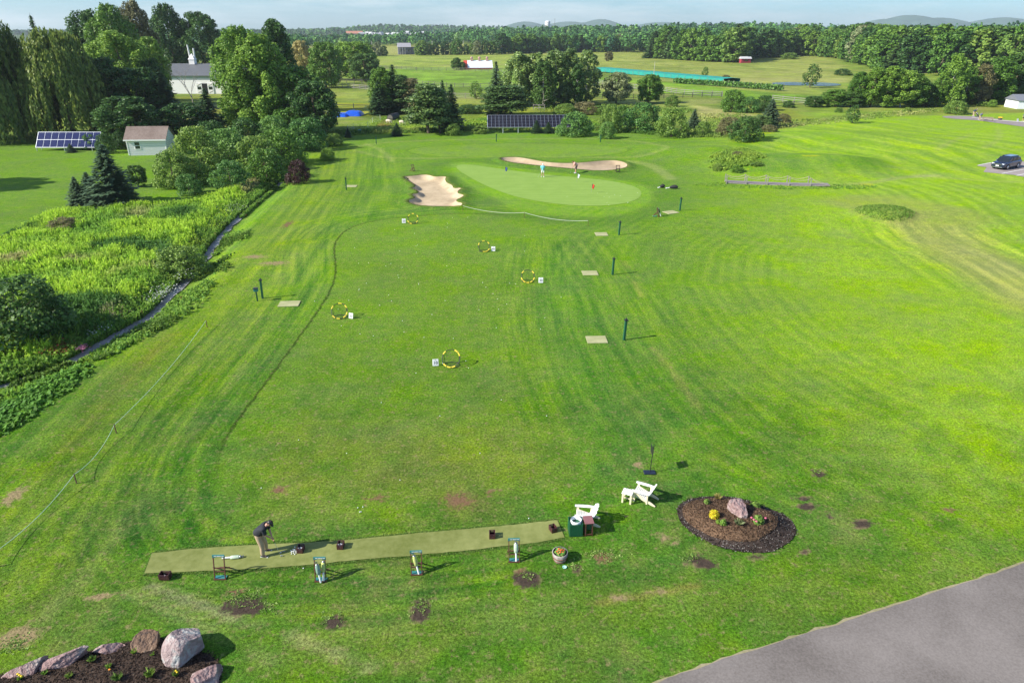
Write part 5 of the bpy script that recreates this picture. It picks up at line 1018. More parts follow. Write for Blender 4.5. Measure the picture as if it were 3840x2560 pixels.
def golf_bag(loc, tip, lb, pouch, L=.95):
    L *= .88
    """tube with its foot at loc leaning towards tip"""
    a = Vector(loc); d = (Vector(tip) - a).normalized(); r = empty('golf_bag', a, 0, lb, 'golf bag', 'light golf bags with a white tube'); r.rotation_euler = d.to_track_quat('Z', 'Y').to_euler()
    t_ = MB(); t_.tube([(0, 0, 0), (0, 0, L * .48)], [.034, .034], 12); t_.obj('tube', WHITEP, r)
    q = MB(); q.lathe([(.03, L * .40), (.072, L * .42), (.082, L * .55), (.078, L * .80), (.055, L * .87), (.0, L * .87)], 12, sy=.75); q.obj('pouch', pouch, r); q2 = MB(); q2.box((.03, -.066, L * .62), (.03, .012, L * .36)); q2.obj('strap', pouch, r)
    c = MB(); c.lathe([(.05, L * .86), (.056, L * .87), (.056, L * .91), (.04, L * .92)], 12); c.obj('collar', STEEL, r)
    for i in range(3): k = MB(); x = (i - 1) * .025; k.tube([(x, 0, L * .9), (x, 0, L * 1.0)], .006, 5); k.box((x + .015, 0, L * 1.01), (.05, .02, .03)); k.obj('club_head', STEEL, r)
    return r
GR_ = bagm('grey green cloth', (.24, .36, .29)); YG_ = bagm('yellow green cloth', (.50, .54, .17)); PG_ = bagm('pale green cloth', (.46, .56, .42))
rack(826, 2172, .03, 'empty golf bag stand, leftmost, behind it a bag lies on the mat'); rack(1203, 2180, .03, 'golf bag stand holding two bags, second from the left'); rack(1563, 2155, .06, 'golf bag stand with one yellow green bag, third from the left'); rack(1928, 2107, .03, 'golf bag stand near the barrel planter, rightmost')
def bag_at(px, py, dx, tilt, lb, m_): p = G(px, py) + Vector((0, .02, .05)); golf_bag(p, p + Vector((dx, tilt, 1)), lb, m_, .92)
bag_at(1203, 2188, -.13, .18, 'grey green golf bag leaning left in the second stand', GR_); bag_at(1214, 2181, .02, .30, 'yellow green golf bag upright in the second stand', YG_); bag_at(1571, 2156, -.24, .27, 'yellow green golf bag leaning in the third stand', YG_); bag_at(1936, 2108, -.02, .28, 'pale green golf bag in the rightmost stand', PG_)
p = G(834, 2098) + Vector((0, 0, .085)); golf_bag(p, p + Vector((1, .12, 0)), 'grey white golf bag lying on the turf mat left of the golfer', PG_, .85)
# stands around the green
DKW = M('dark brown wood', (.05, .03, .022), .7)
def far_rack(px, py, rz, m_, lb, bag=None):
    p = G(px, py); r = empty('bag_stand', p, rz, lb, 'golf bag stand'); w, h = .5, .95
    for s in (-1, 1): q = MB(); q.beam((s * w / 2, 0, 0), (s * w / 2, .25, h), .06, .06); q.obj('front_rail', m_, r); q = MB(); q.beam((s * w / 2, .15, h * .5), (s * w / 2, .6, 0), .05, .05); q.obj('rear_leg', m_, r)
    for f in (.12, .5, .95): q = MB(); q.beam((-w / 2, .25 * f, h * f), (w / 2, .25 * f, h * f), .05, .07); q.obj('crossbar', m_, r)
far_rack(2318, 647, .2, DKW, 'dark wooden bag stand beside the far bunker, right of the golfers'); far_rack(1553, 643, 1.2, BROWNP, 'brown bag stand left of the putting green'); far_rack(2470, 812, 1.35, BROWNP, 'leaning brown bag stand between the rope end and the right post')
p = G(2478, 811); golf_bag(p, p + Vector((-.35, .1, 1)), 'dark and white golf bag propped on the leaning stand at the right', M('black cloth', (.02, .02, .022), .8), 1.1); r = empty('towel', G(2455, 812), .2, 'green cloth lying at the foot of the leaning stand', 'cloth'); q = MB(); q.ball((0, 0, .04), .22, 8, (1.2, .7, .22)); q.obj('cloth', M('bright green cloth', (.06, .42, .22), .8), r)
# dark bags on the grass
BLK = M('black cloth', (.02, .02, .022), .8)
def ground_bag(px, py, L, lb):
    p = G(px, py); r = empty('carry_bag', p, rnd.uniform(-.2, .2), lb, 'golf bag'); q = MB(); q.tube([(-L / 2, 0, .16), (-L * .2, 0, .22), (L * .3, 0, .26), (L / 2, 0, .2)], [.10, .19, .22, .12], 10); q.obj('body', BLK, r)
    q = MB(); q.tube([(-L * .2, 0, .4), (0, 0, .52), (L * .25, 0, .44)], .02, 6); q.obj('handle', BLK, r); q = MB(); q.tube([(-L * .5, -.05, .14), (-L * .85, -.12, .06)], [.05, .04], 6); q.ball((-L * .9, -.12, .07), .08, 6); q.obj('club_head', WHITEP, r)
ground_bag(2526, 708, 1.0, 'larger black golf bag lying on the grass right of the green'); ground_bag(2483, 705, .6, 'smaller black bag on the grass nearer the green')
# --- putting green flags
def flag(px, py, tp, c, lb, rz=0):
    p = G(px, py); h = height_to(p, tp); r = empty('golf_flag', p, rz, lb, 'flag', 'flags on the putting green'); q = MB(); q.tube([(0, 0, 0), (.10, 0, h)], .014, 6); q.obj('pole', M('grey flag pole', (.25, .25, .23), .5), r)
    V = []; F_ = []; n = 7
    for i in range(n):
        f = i / (n - 1)
        for k in range(5): g = k / 4; V.append((.10 - .02 * g + f * .30 - .12 * g * f, .05 * math.sin(f * 6 + g), h - .02 - g * (.55 - .1 * f) - f * .22))
    for i in range(n - 1):
        for k in range(4): a = i * 5 + k; F_.append((a, a + 1, a + 6, a + 5))
    q = MB(); q.add(V, F_, True); o = q.obj('flag_cloth', M('flag ' + lb.split()[0], c, .7), r); md = o.modifiers.new('s', 'SOLIDIFY'); md.thickness = .01
flag(1893, 656, 624, (.03, .07, .30), 'blue flag at the left of the putting green'); flag(2163, 684, 650, (.80, .82, .85), 'white flag in the middle of the putting green'); flag(2217, 723, 688, (.70, .04, .02), 'red flag nearest the front of the putting green')
# --- black pole sign seen edge on
p = G(2437, 1772); h = height_to(p, 1668); r = empty('pole_sign', p, .0, 'thin black pole sign seen edge on, behind the white chairs', 'sign'); DKB = M('blue black metal', (.02, .03, .055), .5, .3)
q = MB(); q.box((-.02, 0, .03), (.52, .30, .05)); q.obj('base_plate', DKB, r, .01); q = MB(); q.tube([(0, 0, .05), (.06, 0, h)], .018, 8); q.obj('pole', BLACKP, r); q = MB(); q.box((.03, .13, h * .76), (.022, .50, .34), rot=(0, .03, 0)); q.obj('board', BLACKP, r, .005)
# --- trash bin
p = G(2160, 2012); r = empty('litter_bin', p, .06, 'square green slatted litter bin with a white bag', 'bin'); GB = M('dark green slats', (.008, .085, .040), .5, var=.15); w = .50; h = .56
for k, (ax, s) in enumerate((('x', -1), ('x', 1), ('y', 0), ('y', 1))):
    q = MB()
    for i in range(9):
        o_ = -w / 2 + w * (i + .5) / 9
        if ax == 'x': q.box((s * w / 2, w / 2 + o_, h / 2 + .03), (.022, w / 9 * .86, h))
        else: q.box((o_, s * w, h / 2 + .03), (w / 9 * .86, .022, h))
    q.obj('slat_panel', GB, r)
q = MB(); q.box((0, w / 2, .05), (w - .03, w - .03, .04)); q.box((0, w / 2, h * .9), (w - .035, w - .035, .03)); q.obj('frame', GB, r)
BAGW = M('white bin bag', (.80, .84, .84), .35, var=.05, bump=.3); q = MB(); q.lathe([(.0, .45), (.17, .50), (.185, h + .02), (.205, h + .10), (.215, h + .06), (.225, h - .05), (.215, h - .1)], 18, (0.02, w / 2, 0)); o = q.obj('bin_bag', BAGW, r); 
# --- brown caddy
p = G(2208, 2010); r = empty('ball_caddy', p, .10, 'brown framed caddy with a maroon top right of the green bin', 'caddy'); w, d, h = .31, .38, .62
for sx in (-1, 1):
    for sy in (0, 1): q = MB(); q.box((sx * (w / 2 - .02), sy * d + .02, h / 2), (.035, .035, h)); q.obj('leg', BROWNP, r)
q = MB(); q.box((0, d / 2 + .02, h + .015), (w + .06, d + .10, .03)); q.obj('top', MAROON, r, .006)
for sy in (0, 1): q = MB(); q.box((0, sy * d + .02, .08), (w - .05, .03, .035)); q.obj('rail', BROWNP, r)
for sx in (-1, 1): q = MB(); q.box((sx * (w / 2 - .02), d / 2 + .02, .08), (.03, d - .04, .035)); q.box((sx * (w / 2 - .02), d / 2 + .02, h - .05), (.03, d - .04, .05)); q.obj('rail', BROWNP, r)
q = MB(); q.box((0, d / 2 + .02, h * .68), (w - .09, d - .08, h * .5)); q.obj('tank', M('dark green tank', (.02, .07, .05), .4), r, .01)
# --- Adirondack chairs
def adirondack(px, py, rz, lb, sc=1.0):
    p = G(px, py); r = empty('garden_chair', p, rz, lb, 'chair', 'white slatted garden chairs'); r.scale = (sc,) * 3
    for s in (-1, 1):
        ol = [(-.38, .40), (-.40, .30), (-.33, .26), (.44, .02), (.58, .0), (.60, .05), (.45, .14), (-.28, .42)]
        q = MB(); q.prism(ol, s * .27 - .013, s * .27 + .013); q.obj('skid', WOODC, r)
        q = MB(); q.box((-.34, s * .30, .27), (.09, .03, .54)); q.obj('leg', WOODC, r); q = MB(); q.box((.22, s * .30, .29), (.07, .03, .50)); q.obj('leg', WOODC, r)
        a = MB(); n = 10; pr = []
        for i in range(n + 1): f = i / n; pr.append((-.46 + .78 * f, (.055 + .02 * math.sin(f * 3.1)) * (1 if f < .9 else .8)))
        V = []; F_ = []
        for x, hw in pr:
            for yy, zz in ((-hw, .545), (hw, .545), (hw, .570), (-hw, .570)): V.append((x, s * .325 + yy, zz))
        for i in range(n):
            b0 = i * 4
            for k in range(4): F_.append((b0 + k, b0 + (k + 1) % 4, b0 + 4 + (k + 1) % 4, b0 + 4 + k))
        F_ += [(0, 1, 2, 3), (n * 4 + 3, n * 4 + 2, n * 4 + 1, n * 4)]; a.add(V, F_); a.obj('armrest', WOODW, r)
    st = MB()
    for i in range(8): f = i / 7; x = -.36 + .48 * f; z = .405 - .155 * f; st.box((x, 0, z + .012), (.058, .54, .02), rot=(0, .31, 0))
    st.obj('seat', WOODW, r)
    bk = MB(); n = 6
    for i in range(n):
        yy = (i - (n - 1) / 2) * .096; L = .82 - .20 * abs(i - (n - 1) / 2) ** 1.6 / 4.3; bx = .12; ol = [(yy * 1.0 - .04, 0), (yy + .04, 0), (yy * 1.15 + .043, L - .03), (yy * 1.15 + .02, L), (yy * 1.15 - .02, L), (yy * 1.15 - .043, L - .03)]
        tl = R(27); V = [(bx + zz * math.sin(tl) + o_, y_, .20 + zz * math.cos(tl)) for o_ in (0, .02) for y_, zz in ol]; k = len(ol); bk.add(V, [tuple(range(k)), tuple(range(2 * k - 1, k - 1, -1))] + [(j, j + k, (j + 1) % k + k, (j + 1) % k) for j in range(k)])
    bk.box((.33, 0, .54), (.03, .60, .07)); bk.box((.22, 0, .36), (.03, .54, .05)); bk.obj('backrest', WOODW, r)
    q = MB(); q.box((-.385, 0, .36), (.02, .54, .10)); q.obj('front_rail', WOODC, r)
    return r
adirondack(2196, 1957, -.10, 'white slatted garden chair right behind the green litter bin', .98); adirondack(2413, 1872, .0 - .48, 'white slatted garden chair beside the small white table', .98)
p = G(2352, 1878); r = empty('side_table', p, -.42, 'small white wooden table beside the farther chair', 'table'); 
q = MB()
for i in range(4): q.box((-.17 + i * .113, 0, .475), (.104, .42, .03))
q.obj('table_top', WOODW, r, .012)
for sx in (-1, 1):
    for sy in (-1, 1): q = MB(); q.box((sx * .17, sy * .15, .23), (.07, .06, .46)); q.obj('leg', WOODC, r)
    q = MB(); q.box((sx * .17, 0, .14), (.03, .24, .05)); q.obj('stretcher', WOODC, r)
q = MB(); q.box((0, 0, .14), (.31, .03, .05)); q.obj('stretcher', WOODC, r)
# --- half barrel planter
p = G(2101, 2118) ; r = empty('barrel_planter', p + Vector((0, .28, 0)), 0, 'grey half barrel planted with red flowers', 'planter'); STAVE = M('weathered barrel stave', (.30, .27, .24), .85, var=.35, scale=9, bump=.5); RUST = M('rusty hoop', (.20, .075, .04), .7, var=.3)
q = MB(); n = 22; V = []; F_ = []
r.scale = (.93, .93, .90); prof = [(.235, 0), (.285, .2), (.315, .43), (.285, .43), (.262, .36), (.0, .36)]
q.lathe(prof[:4], n); q.obj('staves', STAVE, r); q = MB(); q.lathe([(.29, .355), (.0, .365)], 18); q.obj('soil', M('dark potting soil', (.03, .02, .014), .95, var=.4, scale=20, bump=.8), r)
for z, rr in ((.07, .258), (.23, .298)): q = MB(); q.lathe([(rr - .004, z - .022), (rr + .005, z - .022), (rr + .011, z + .022), (rr - .002, z + .022)], n); q.obj('hoop', RUST, r)
PLM = leafmat('planter leaves', (.06, .16, .03), (.20, .34, .10), .25)
rs_ = np.random.default_rng(5); a_ = rs_.random(330) * 6.28; rr_ = np.sqrt(rs_.random(330)) * .21; V, Fc = rhombs(np.c_[np.cos(a_) * rr_, np.sin(a_) * rr_, .38 + rs_.random(330) * .13 * (1 - rr_ * 2)], rs_.normal(0, .4, (330, 3)) + np.array([0, 0, 1]), .055, 1.5, None, rs_); np_mesh('foliage', V, Fc, [PLM], r)
REDF = M('red petals', (.72, .035, .01), .6, var=.15)
for i in range(9):
    a = i * 2.4; rr = .055 * math.sqrt(i + .3); q = MB(); q.ball((0, 0, 0), .033, 6, (1, 1, .7)); q.ball((.022, .01, .005), .02, 5); q.ball((-.02, .014, .004), .02, 5); q.obj('flower', REDF, r, loc=(math.cos(a) * rr, math.sin(a) * rr, .50 - rr * .3))
r = empty('bowl', G(2117, 2128), 0, 'small mint green bowl in the grass by the barrel', 'bowl'); q = MB(); q.lathe([(0, .02), (.04, .015), (.075, .05), (.082, .05), (.05, .0), (0, 0)], 16); q.obj('dish', M('mint enamel', (.40, .72, .62), .3), r)
# --- flower beds
MULCH = surf('bark mulch', (.075, .045, .028), (.19, .115, .068), 11, .95, 1.0, .05, None, 10); DSOIL = surf('dark soil with flecks', (.022, .016, .013), (.060, .042, .034), 7, .95, .9, .04, (11, .13, (.45, .42, .38)), 8)
bed = smooth_poly(Z([(225, 450), (250, 380), (330, 320), (450, 270), (640, 245), (900, 238), (1090, 262), (1300, 320), (1500, 395), (1740, 480), (1900, 580), (1975, 690), (1980, 790), (1900, 900), (1740, 1000), (1600, 1065), (1400, 1075), (1100, 1045), (850, 985), (680, 910), (480, 800), (340, 690), (262, 600)], 2480, 1800, 3.92), 2)
bx, by_ = np.mean([q[0] for q in bed]), np.mean([q[1] for q in bed])
def bed_h(a, b):
    s = sdist(a, b, bed); return H(a, b) + .03 + .30 * sstep(.05, .9, s) + .03 * (fbm(a, b, .35, 3, 3) - .5)
cdt_sheet('flower_bed_soil', bed, DSOIL, 0, .12, hfun=bed_h)
inner = [(bx + (q[0] - bx) * .80 - .22, by_ + (q[1] - by_) * .80 + .10) for q in bed]
def in_h(a, b): return bed_h(a, b) + .055 * sstep(-.02, .25, sdist(a, b, inner)) + .02
cdt_sheet('mulch', inner, MULCH, 0, .10, hfun=in_h)
def bh(x, y): return float(in_h(np.array([x]), np.array([y]))[0]) if sdist(np.array([x]), np.array([y]), inner)[0] > 0 else float(bed_h(np.array([x]), np.array([y]))[0])
def rockmesh(seed, dims, cuts=9, rough_=.06, sub=3):
    rs = np.random.default_rng(seed); bm = bmesh.new(); bmesh.ops.create_icosphere(bm, subdivisions=5, radius=1)
    P = np.array([v.co for v in bm.verts]); 
    for _ in range(cuts):
        n = unit(rs.normal(0, 1, 3)); d = rs.uniform(.40, .78); t_ = P @ n - d; P = P - np.where(t_ > 0, t_, 0)[:, None] * n
    q = P * np.array(dims); nn = (fbm(q[:, 0] * 1 + q[:, 2] * .7 + 50, q[:, 1] + q[:, 2] * .5 + 50, .28, seed, 4) - .5); P = P * (1 + nn[:, None] * rough_ * 2)
    q2 = fbm(q[:, 0] + 20, q[:, 2] * 3 + q[:, 1] + 20, .2, seed + 5, 3) - .5; P = P * (1 + q2[:, None] * rough_)
    for v, c in zip(bm.verts, P * np.array(dims)): v.co = c
    return bm
m, t, p_, o_ = newmat('pink grey boulder'); tc = t.nodes.new('ShaderNodeTexCoord'); n1_ = t.nodes.new('ShaderNodeTexNoise'); n1_.inputs['Scale'].default_value = 2.2; n1_.inputs['Detail'].default_value = 10; n1_.inputs['Roughness'].default_value = .7; n1_.inputs['Distortion'].default_value = .8
t.links.new(tc.outputs['Object'], n1_.inputs['Vector']); rp = t.nodes.new('ShaderNodeValToRGB'); e = rp.color_ramp.elements; e[0].position = .30; e[0].color = (.13, .075, .07, 1); e[1].position = .72; e[1].color = (.50, .42, .38, 1); x_ = e.new(.48); x_.color = (.30, .19, .18, 1); x_ = e.new(.60); x_.color = (.42, .33, .30, 1)
t.links.new(n1_.outputs['Fac'], rp.inputs['Fac']); t.links.new(rp.outputs[0], p_.inputs['Base Color']); p_.inputs['Roughness'].default_value = .85; b2 = t.nodes.new('ShaderNodeBump'); b2.inputs['Strength'].default_value = 1.0; b2.inputs['Distance'].default_value = .12; n2_ = t.nodes.new('ShaderNodeTexNoise'); n2_.inputs['Scale'].default_value = 9; n2_.inputs['Detail'].default_value = 8; t.links.new(tc.outputs['Object'], n2_.inputs['Vector']); t.links.new(n2_.outputs['Fac'], b2.inputs['Height']); t.links.new(b2.outputs[0], p_.inputs['Normal']); ROCK = m
ROCKG = m.copy(); ROCKG.name = 'grey boulder'; e = [n for n in ROCKG.node_tree.nodes if n.type == 'VALTORGB'][0].color_ramp.elements; e[0].color = (.16, .12, .12, 1); e[1].color = (.34, .25, .24, 1); e[2].color = (.40, .40, .38, 1); e[3].color = (.52, .52, .50, 1)
ROCKB = m.copy(); ROCKB.name = 'brown boulder'; e = [n for n in ROCKB.node_tree.nodes if n.type == 'VALTORGB'][0].color_ramp.elements; e[0].color = (.03, .025, .03, 1); e[1].color = (.17, .10, .06, 1); e[2].color = (.26, .17, .11, 1); e[3].color = (.5, .46, .42, 1)
def rock(loc, dims, rot, seed, m_, lb, cuts=9, rough_=.06):
    bm = rockmesh(seed, tuple(q * 1.42 for q in dims), cuts, rough_); me = bpy.data.meshes.new('boulder'); bm.to_mesh(me); bm.free(); me.materials.append(m_); o = bpy.data.objects.new('boulder', me); COL.objects.link(o); o.location = loc; o.rotation_euler = rot
    tag(o, lb, 'rock'); return o
rc = Vector(g0(2757, 1948)); bm = bmesh.new(); hp = [(-.34, .12, .50), (-.28, .02, .44), (-.06, .22, .52), (.22, .30, .42), (.26, .12, .40), (-.34, .20, 0), (-.22, -.10, -.05), (.02, -.40, -.05), (.10, -.44, .10), (.28, -.42, -.05), (.32, -.34, .14), (.40, .30, -.05), (-.2, .40, -.05), (.05, -.20, .33), (.30, -.05, .34)]
for v in hp: bm.verts.new(v)
bmesh.ops.convex_hull(bm, input=bm.verts); bmesh.ops.subdivide_edges(bm, edges=bm.edges, cuts=7, use_grid_fill=True)
for v in bm.verts: k = (fbm(np.array([v.co.x + v.co.z * .6 + 9]), np.array([v.co.y + v.co.z * .4 + 9]), .16, 7, 3)[0] - .5) * .07; v.co += v.co.normalized() * k
me = bpy.data.meshes.new('boulder'); bmesh.ops.recalc_face_normals(bm, faces=bm.faces); bm.to_mesh(me); bm.free(); me.materials.append(ROCK); o = bpy.data.objects.new('boulder', me); COL.objects.link(o); o.location = (rc.x, rc.y, bh(rc.x, rc.y)); tag(o, 'pink slab rock standing in the middle of the oval flower bed', 'rock')
def tuft(px, py, w, h, leafm, kind, name, lb, n=220, size=.04, hz_=None, group=None, flower=None):
    x, y = g0(px, py); z = bh(x, y) if hz_ is None else hz_; rs = np.random.default_rng(int(px + py)); r = empty(name, (x, y, z), 0, lb, 'plant', group)
    if kind == 'ball': d = unit(rs.normal(0, 1, (n, 3))); d[:, 2] = abs(d[:, 2]); P = d * np.array([w / 2, w / 2, h]) * (.7 + .35 * rs.random(n))[:, None]; V, Fc = rhombs(P, d + rs.normal(0, .4, (n, 3)), size, 1.5, None, rs)
    else:
        a = rs.random(n) * 6.28; l = rs.uniform(.5, 1.1, n); dr = np.c_[np.cos(a) * .75, np.sin(a) * .75, np.ones(n) * .9] * np.array([w, w, h * 1.6]) / 2; f = rs.random(n)[:, None] * .7 + .2; P = dr * f * l[:, None]; V, Fc = rhombs(P, np.c_[-np.sin(a), np.cos(a), .3 * np.ones(n)] + rs.normal(0, .5, (n, 3)), size, 4.0, unit(dr), rs)
    np_mesh('foliage', V, Fc, [leafm], r)
    if flower:
        for i, (dx, dy) in enumerate(flower[1]): q = MB(); q.ball((0, 0, 0), flower[2], 6, (1, 1, .7)); q.ball((flower[2] * .6, 0, 0), flower[2] * .6, 5); q.obj('flower', flower[0], r, loc=(dx, dy, h * .75))
PINKF = M('pink petals', (.60, .12, .20), .6); YELF = M('yellow petals', (.85, .60, .02), .6); ORF = M('orange petals', (.8, .28, .02), .6)
def ZB(a, b): return (2480 + a / 3.92, 1800 + b / 3.92)
tuft(*ZB(815, 365), .46, .26, LM['tan'], 'spray', 'heather', 'olive brown tufted shrub at the top of the oval bed', 420, .035); tuft(*ZB(650, 450), .25, .20, LM['bush'], 'ball', 'bedding_plant', 'small bright green plant at the left of the oval bed', 200, .04)
tuft(*ZB(755, 650), .42, .30, LM['gold'], 'ball', 'gold_shrub', 'round golden yellow shrub in the oval bed', 620, .035); tuft(*ZB(815, 745), .20, .14, LM['light'], 'ball', 'bedding_plant', 'small yellow green plant left of the pair below the golden shrub', 150, .035); tuft(*ZB(890, 765), .27, .22, LM['light'], 'ball', 'bedding_plant', 'yellow green plant right of the pair below the golden shrub', 230, .04)
tuft(*ZB(1115, 770), .55, .26, LM['grey'], 'spray', 'ornamental_grass', 'pale spiky grass tuft at the foot of the slab rock', 420, .03); tuft(*ZB(1400, 735), .44, .30, LM['bush'], 'ball', 'flowering_plant', 'leafy plant with pink flowers at the lower right of the oval bed', 330, .065, flower=(PINKF, [(-.24, -.12), (-.17, -.22), (.25, -.03), (-.29, .0)], .045))
tuft(*ZB(1360, 470), .42, .22, LM['bush'], 'ball', 'bedding_plant', 'leafy green plant at the upper right of the oval bed', 260, .06); tuft(*ZB(1380, 390), .24, .2, LM['bush'], 'spray', 'bedding_plant', 'small leafy sprout behind the upper right plant', 70, .05)
# lower left bed
bed2 = smooth_poly(Z([(-200, 700), (-60, 690), (60, 650), (180, 640), (430, 590), (560, 560), (830, 440), (900, 460), (1180, 350), (1300, 340), (1540, 320), (1640, 440), (1900, 450), (2020, 560), (2030, 640), (2020, 900), (1500, 1300), (300, 1300), (-200, 1100)], 0, 2260, 2.45), 1)
SOIL2 = surf('brown garden soil', (.026, .017, .012), (.085, .055, .040), 8, .95, 1.0, .05, None, 10)
def bed2_h(a, b): return H(a, b) + .03 + .16 * sstep(.0, .5, sdist(a, b, bed2)) + .05 * (fbm(a, b, .25, 7, 3) - .5)
cdt_sheet('flower_bed_soil', bed2, SOIL2, 0, .12, hfun=bed2_h)
def ZR(a, b): return g0(a / 2.45, 2260 + b / 2.45)
for (a, b, zz, dm, rt, sd, m_, lb, cu, ro_) in ((180, 660, .10, (.60, .22, .22), (.1, -.25, .32), 11, ROCK, 'long pink grey rock at the lower left corner of the photo', 9, .08), (640, 540, .14, (.52, .27, .24), (.2, -.2, .32), 12, ROCK, 'second rock from the left along the lower bed, pale pink with ridges', 9, .08),
                                   (1025, 455, .10, (.38, .22, .20), (0, .05, .05), 13, ROCK, 'third rock from the left along the lower bed, low and rounded', 9, .07), (1375, 400, .14, (.32, .25, .26), (0, -.2, .1), 14, ROCKB, 'brown and dark rock left of the largest boulder', 10, .09),
                                   (1715, 470, .22, (.44, .44, .46), (.25, .1, -.15), 25, ROCKG, 'largest grey boulder with a pink lower face at the bed corner', 7, .045), (1880, 700, .10, (.36, .30, .24), (0, .1, .4), 16, ROCK, 'red grey rock cut by the bottom edge of the photo', 9, .07)):
    x, y = ZR(a, b); rock((x, y, zz), tuple(q_ * 1.22 for q_ in dm) if sd != 25 else tuple(q_ * 1.1 for q_ in dm), rt, sd, m_, lb, cu, ro_)
for a, b, w, h, k, n, sz, nm, lb, fl in ((865, 570, .32, .18, 'spray', 110, .04, 'bedding_plant', 'small green plant between the second and third rock', None), (430, 690, .22, .12, 'spray', 60, .04, 'bedding_plant', 'tiny green plant at the lower left of the bed', None), (655, 720, .25, .14, 'spray', 70, .04, 'bedding_plant', 'tiny green plant at the bottom edge, left of centre of the bed', None),
                               (1015, 635, .2, .12, 'spray', 55, .04, 'bedding_plant', 'tiny plant beside the red flower in the lower bed', (ORF, [(.12, -.14)], .035)), (1245, 495, .22, .12, 'spray', 50, .04, 'bedding_plant', 'tiny yellow green plant below the brown rock', None), (1415, 520, .14, .08, 'spray', 30, .03, 'bedding_plant', 'tiniest sprout below the gap between two boulders', None),
                               (1395, 715, .46, .30, 'spray', 170, .04, 'bedding_plant', 'bright grassy clump in the middle right of the lower bed', None), (1100, 745, .42, .24, 'spray', 130, .04, 'bedding_plant', 'grassy clump at the bottom edge of the photo', None), (1600, 570, .24, .26, 'spray', 80, .04, 'flowering_plant', 'plant with orange yellow flowers below the largest boulder', (ORF, [(-.05, .08), (.04, .1), (-.1, .02)], .03)),
                               (1630, 710, .24, .22, 'spray', 80, .04, 'flowering_plant', 'yellow topped plant left of the cut red grey rock', (YELF, [(0, .05), (.06, 0)], .03)), (205, 735, .3, .2, 'spray', 40, .04, 'flowering_plant', 'yellow flowers at the bottom left of the bed', (YELF, [(-.08, .06), (.08, -.02), (0, .02)], .035))):
    x, y = ZR(a, b); tuft(a / 2.45, 2260 + b / 2.45, w, h, LM['bush'] if n > 60 else LM['light'], k, nm, lb, n, sz, float(bed2_h(np.array([x]), np.array([y]))[0]), None, fl)
# ------------------------------------------------------------------ people
SKIN = M('skin', (.50, .26, .18), .55, var=.06); HAIR = M('dark brown hair', (.04, .022, .014), .7)
def skinned(name, nodes, edges, m, parent, sub=2, extra=None):
    """one continuous surface grown over a skeleton with the Skin modifier"""
    keys = list(nodes); me = bpy.data.meshes.new(name); me.from_pydata([nodes[k][0] for k in keys], [(keys.index(a), keys.index(b)) for a, b in edges], []); me.update()
    o = bpy.data.objects.new(name, me); COL.objects.link(o); sk = o.modifiers.new('skin', 'SKIN'); sk.use_smooth_shade = True
    if not me.skin_vertices: me.attributes
    lay = me.skin_vertices[0].data if me.skin_vertices else None
    for i, k in enumerate(keys):
        r = nodes[k][1]; lay[i].radius = r if isinstance(r, tuple) else (r, r); lay[i].use_root = (i == 0)
    ss = o.modifiers.new('sub', 'SUBSURF'); ss.levels = sub; ss.render_levels = sub
    dg = bpy.context.evaluated_depsgraph_get(); nm = bpy.data.meshes.new_from_object(o.evaluated_get(dg)); bpy.data.objects.remove(o)
    bm = bmesh.new(); bm.from_mesh(nm)
    if extra: extra(bm)
    bm.to_mesh(nm); bm.free(); nm.materials.clear(); nm.materials.append(m); nm.polygons.foreach_set('use_smooth', [True] * len(nm.polygons))
    q = bpy.data.objects.new(name, nm); COL.objects.link(q); q.parent = parent; return q
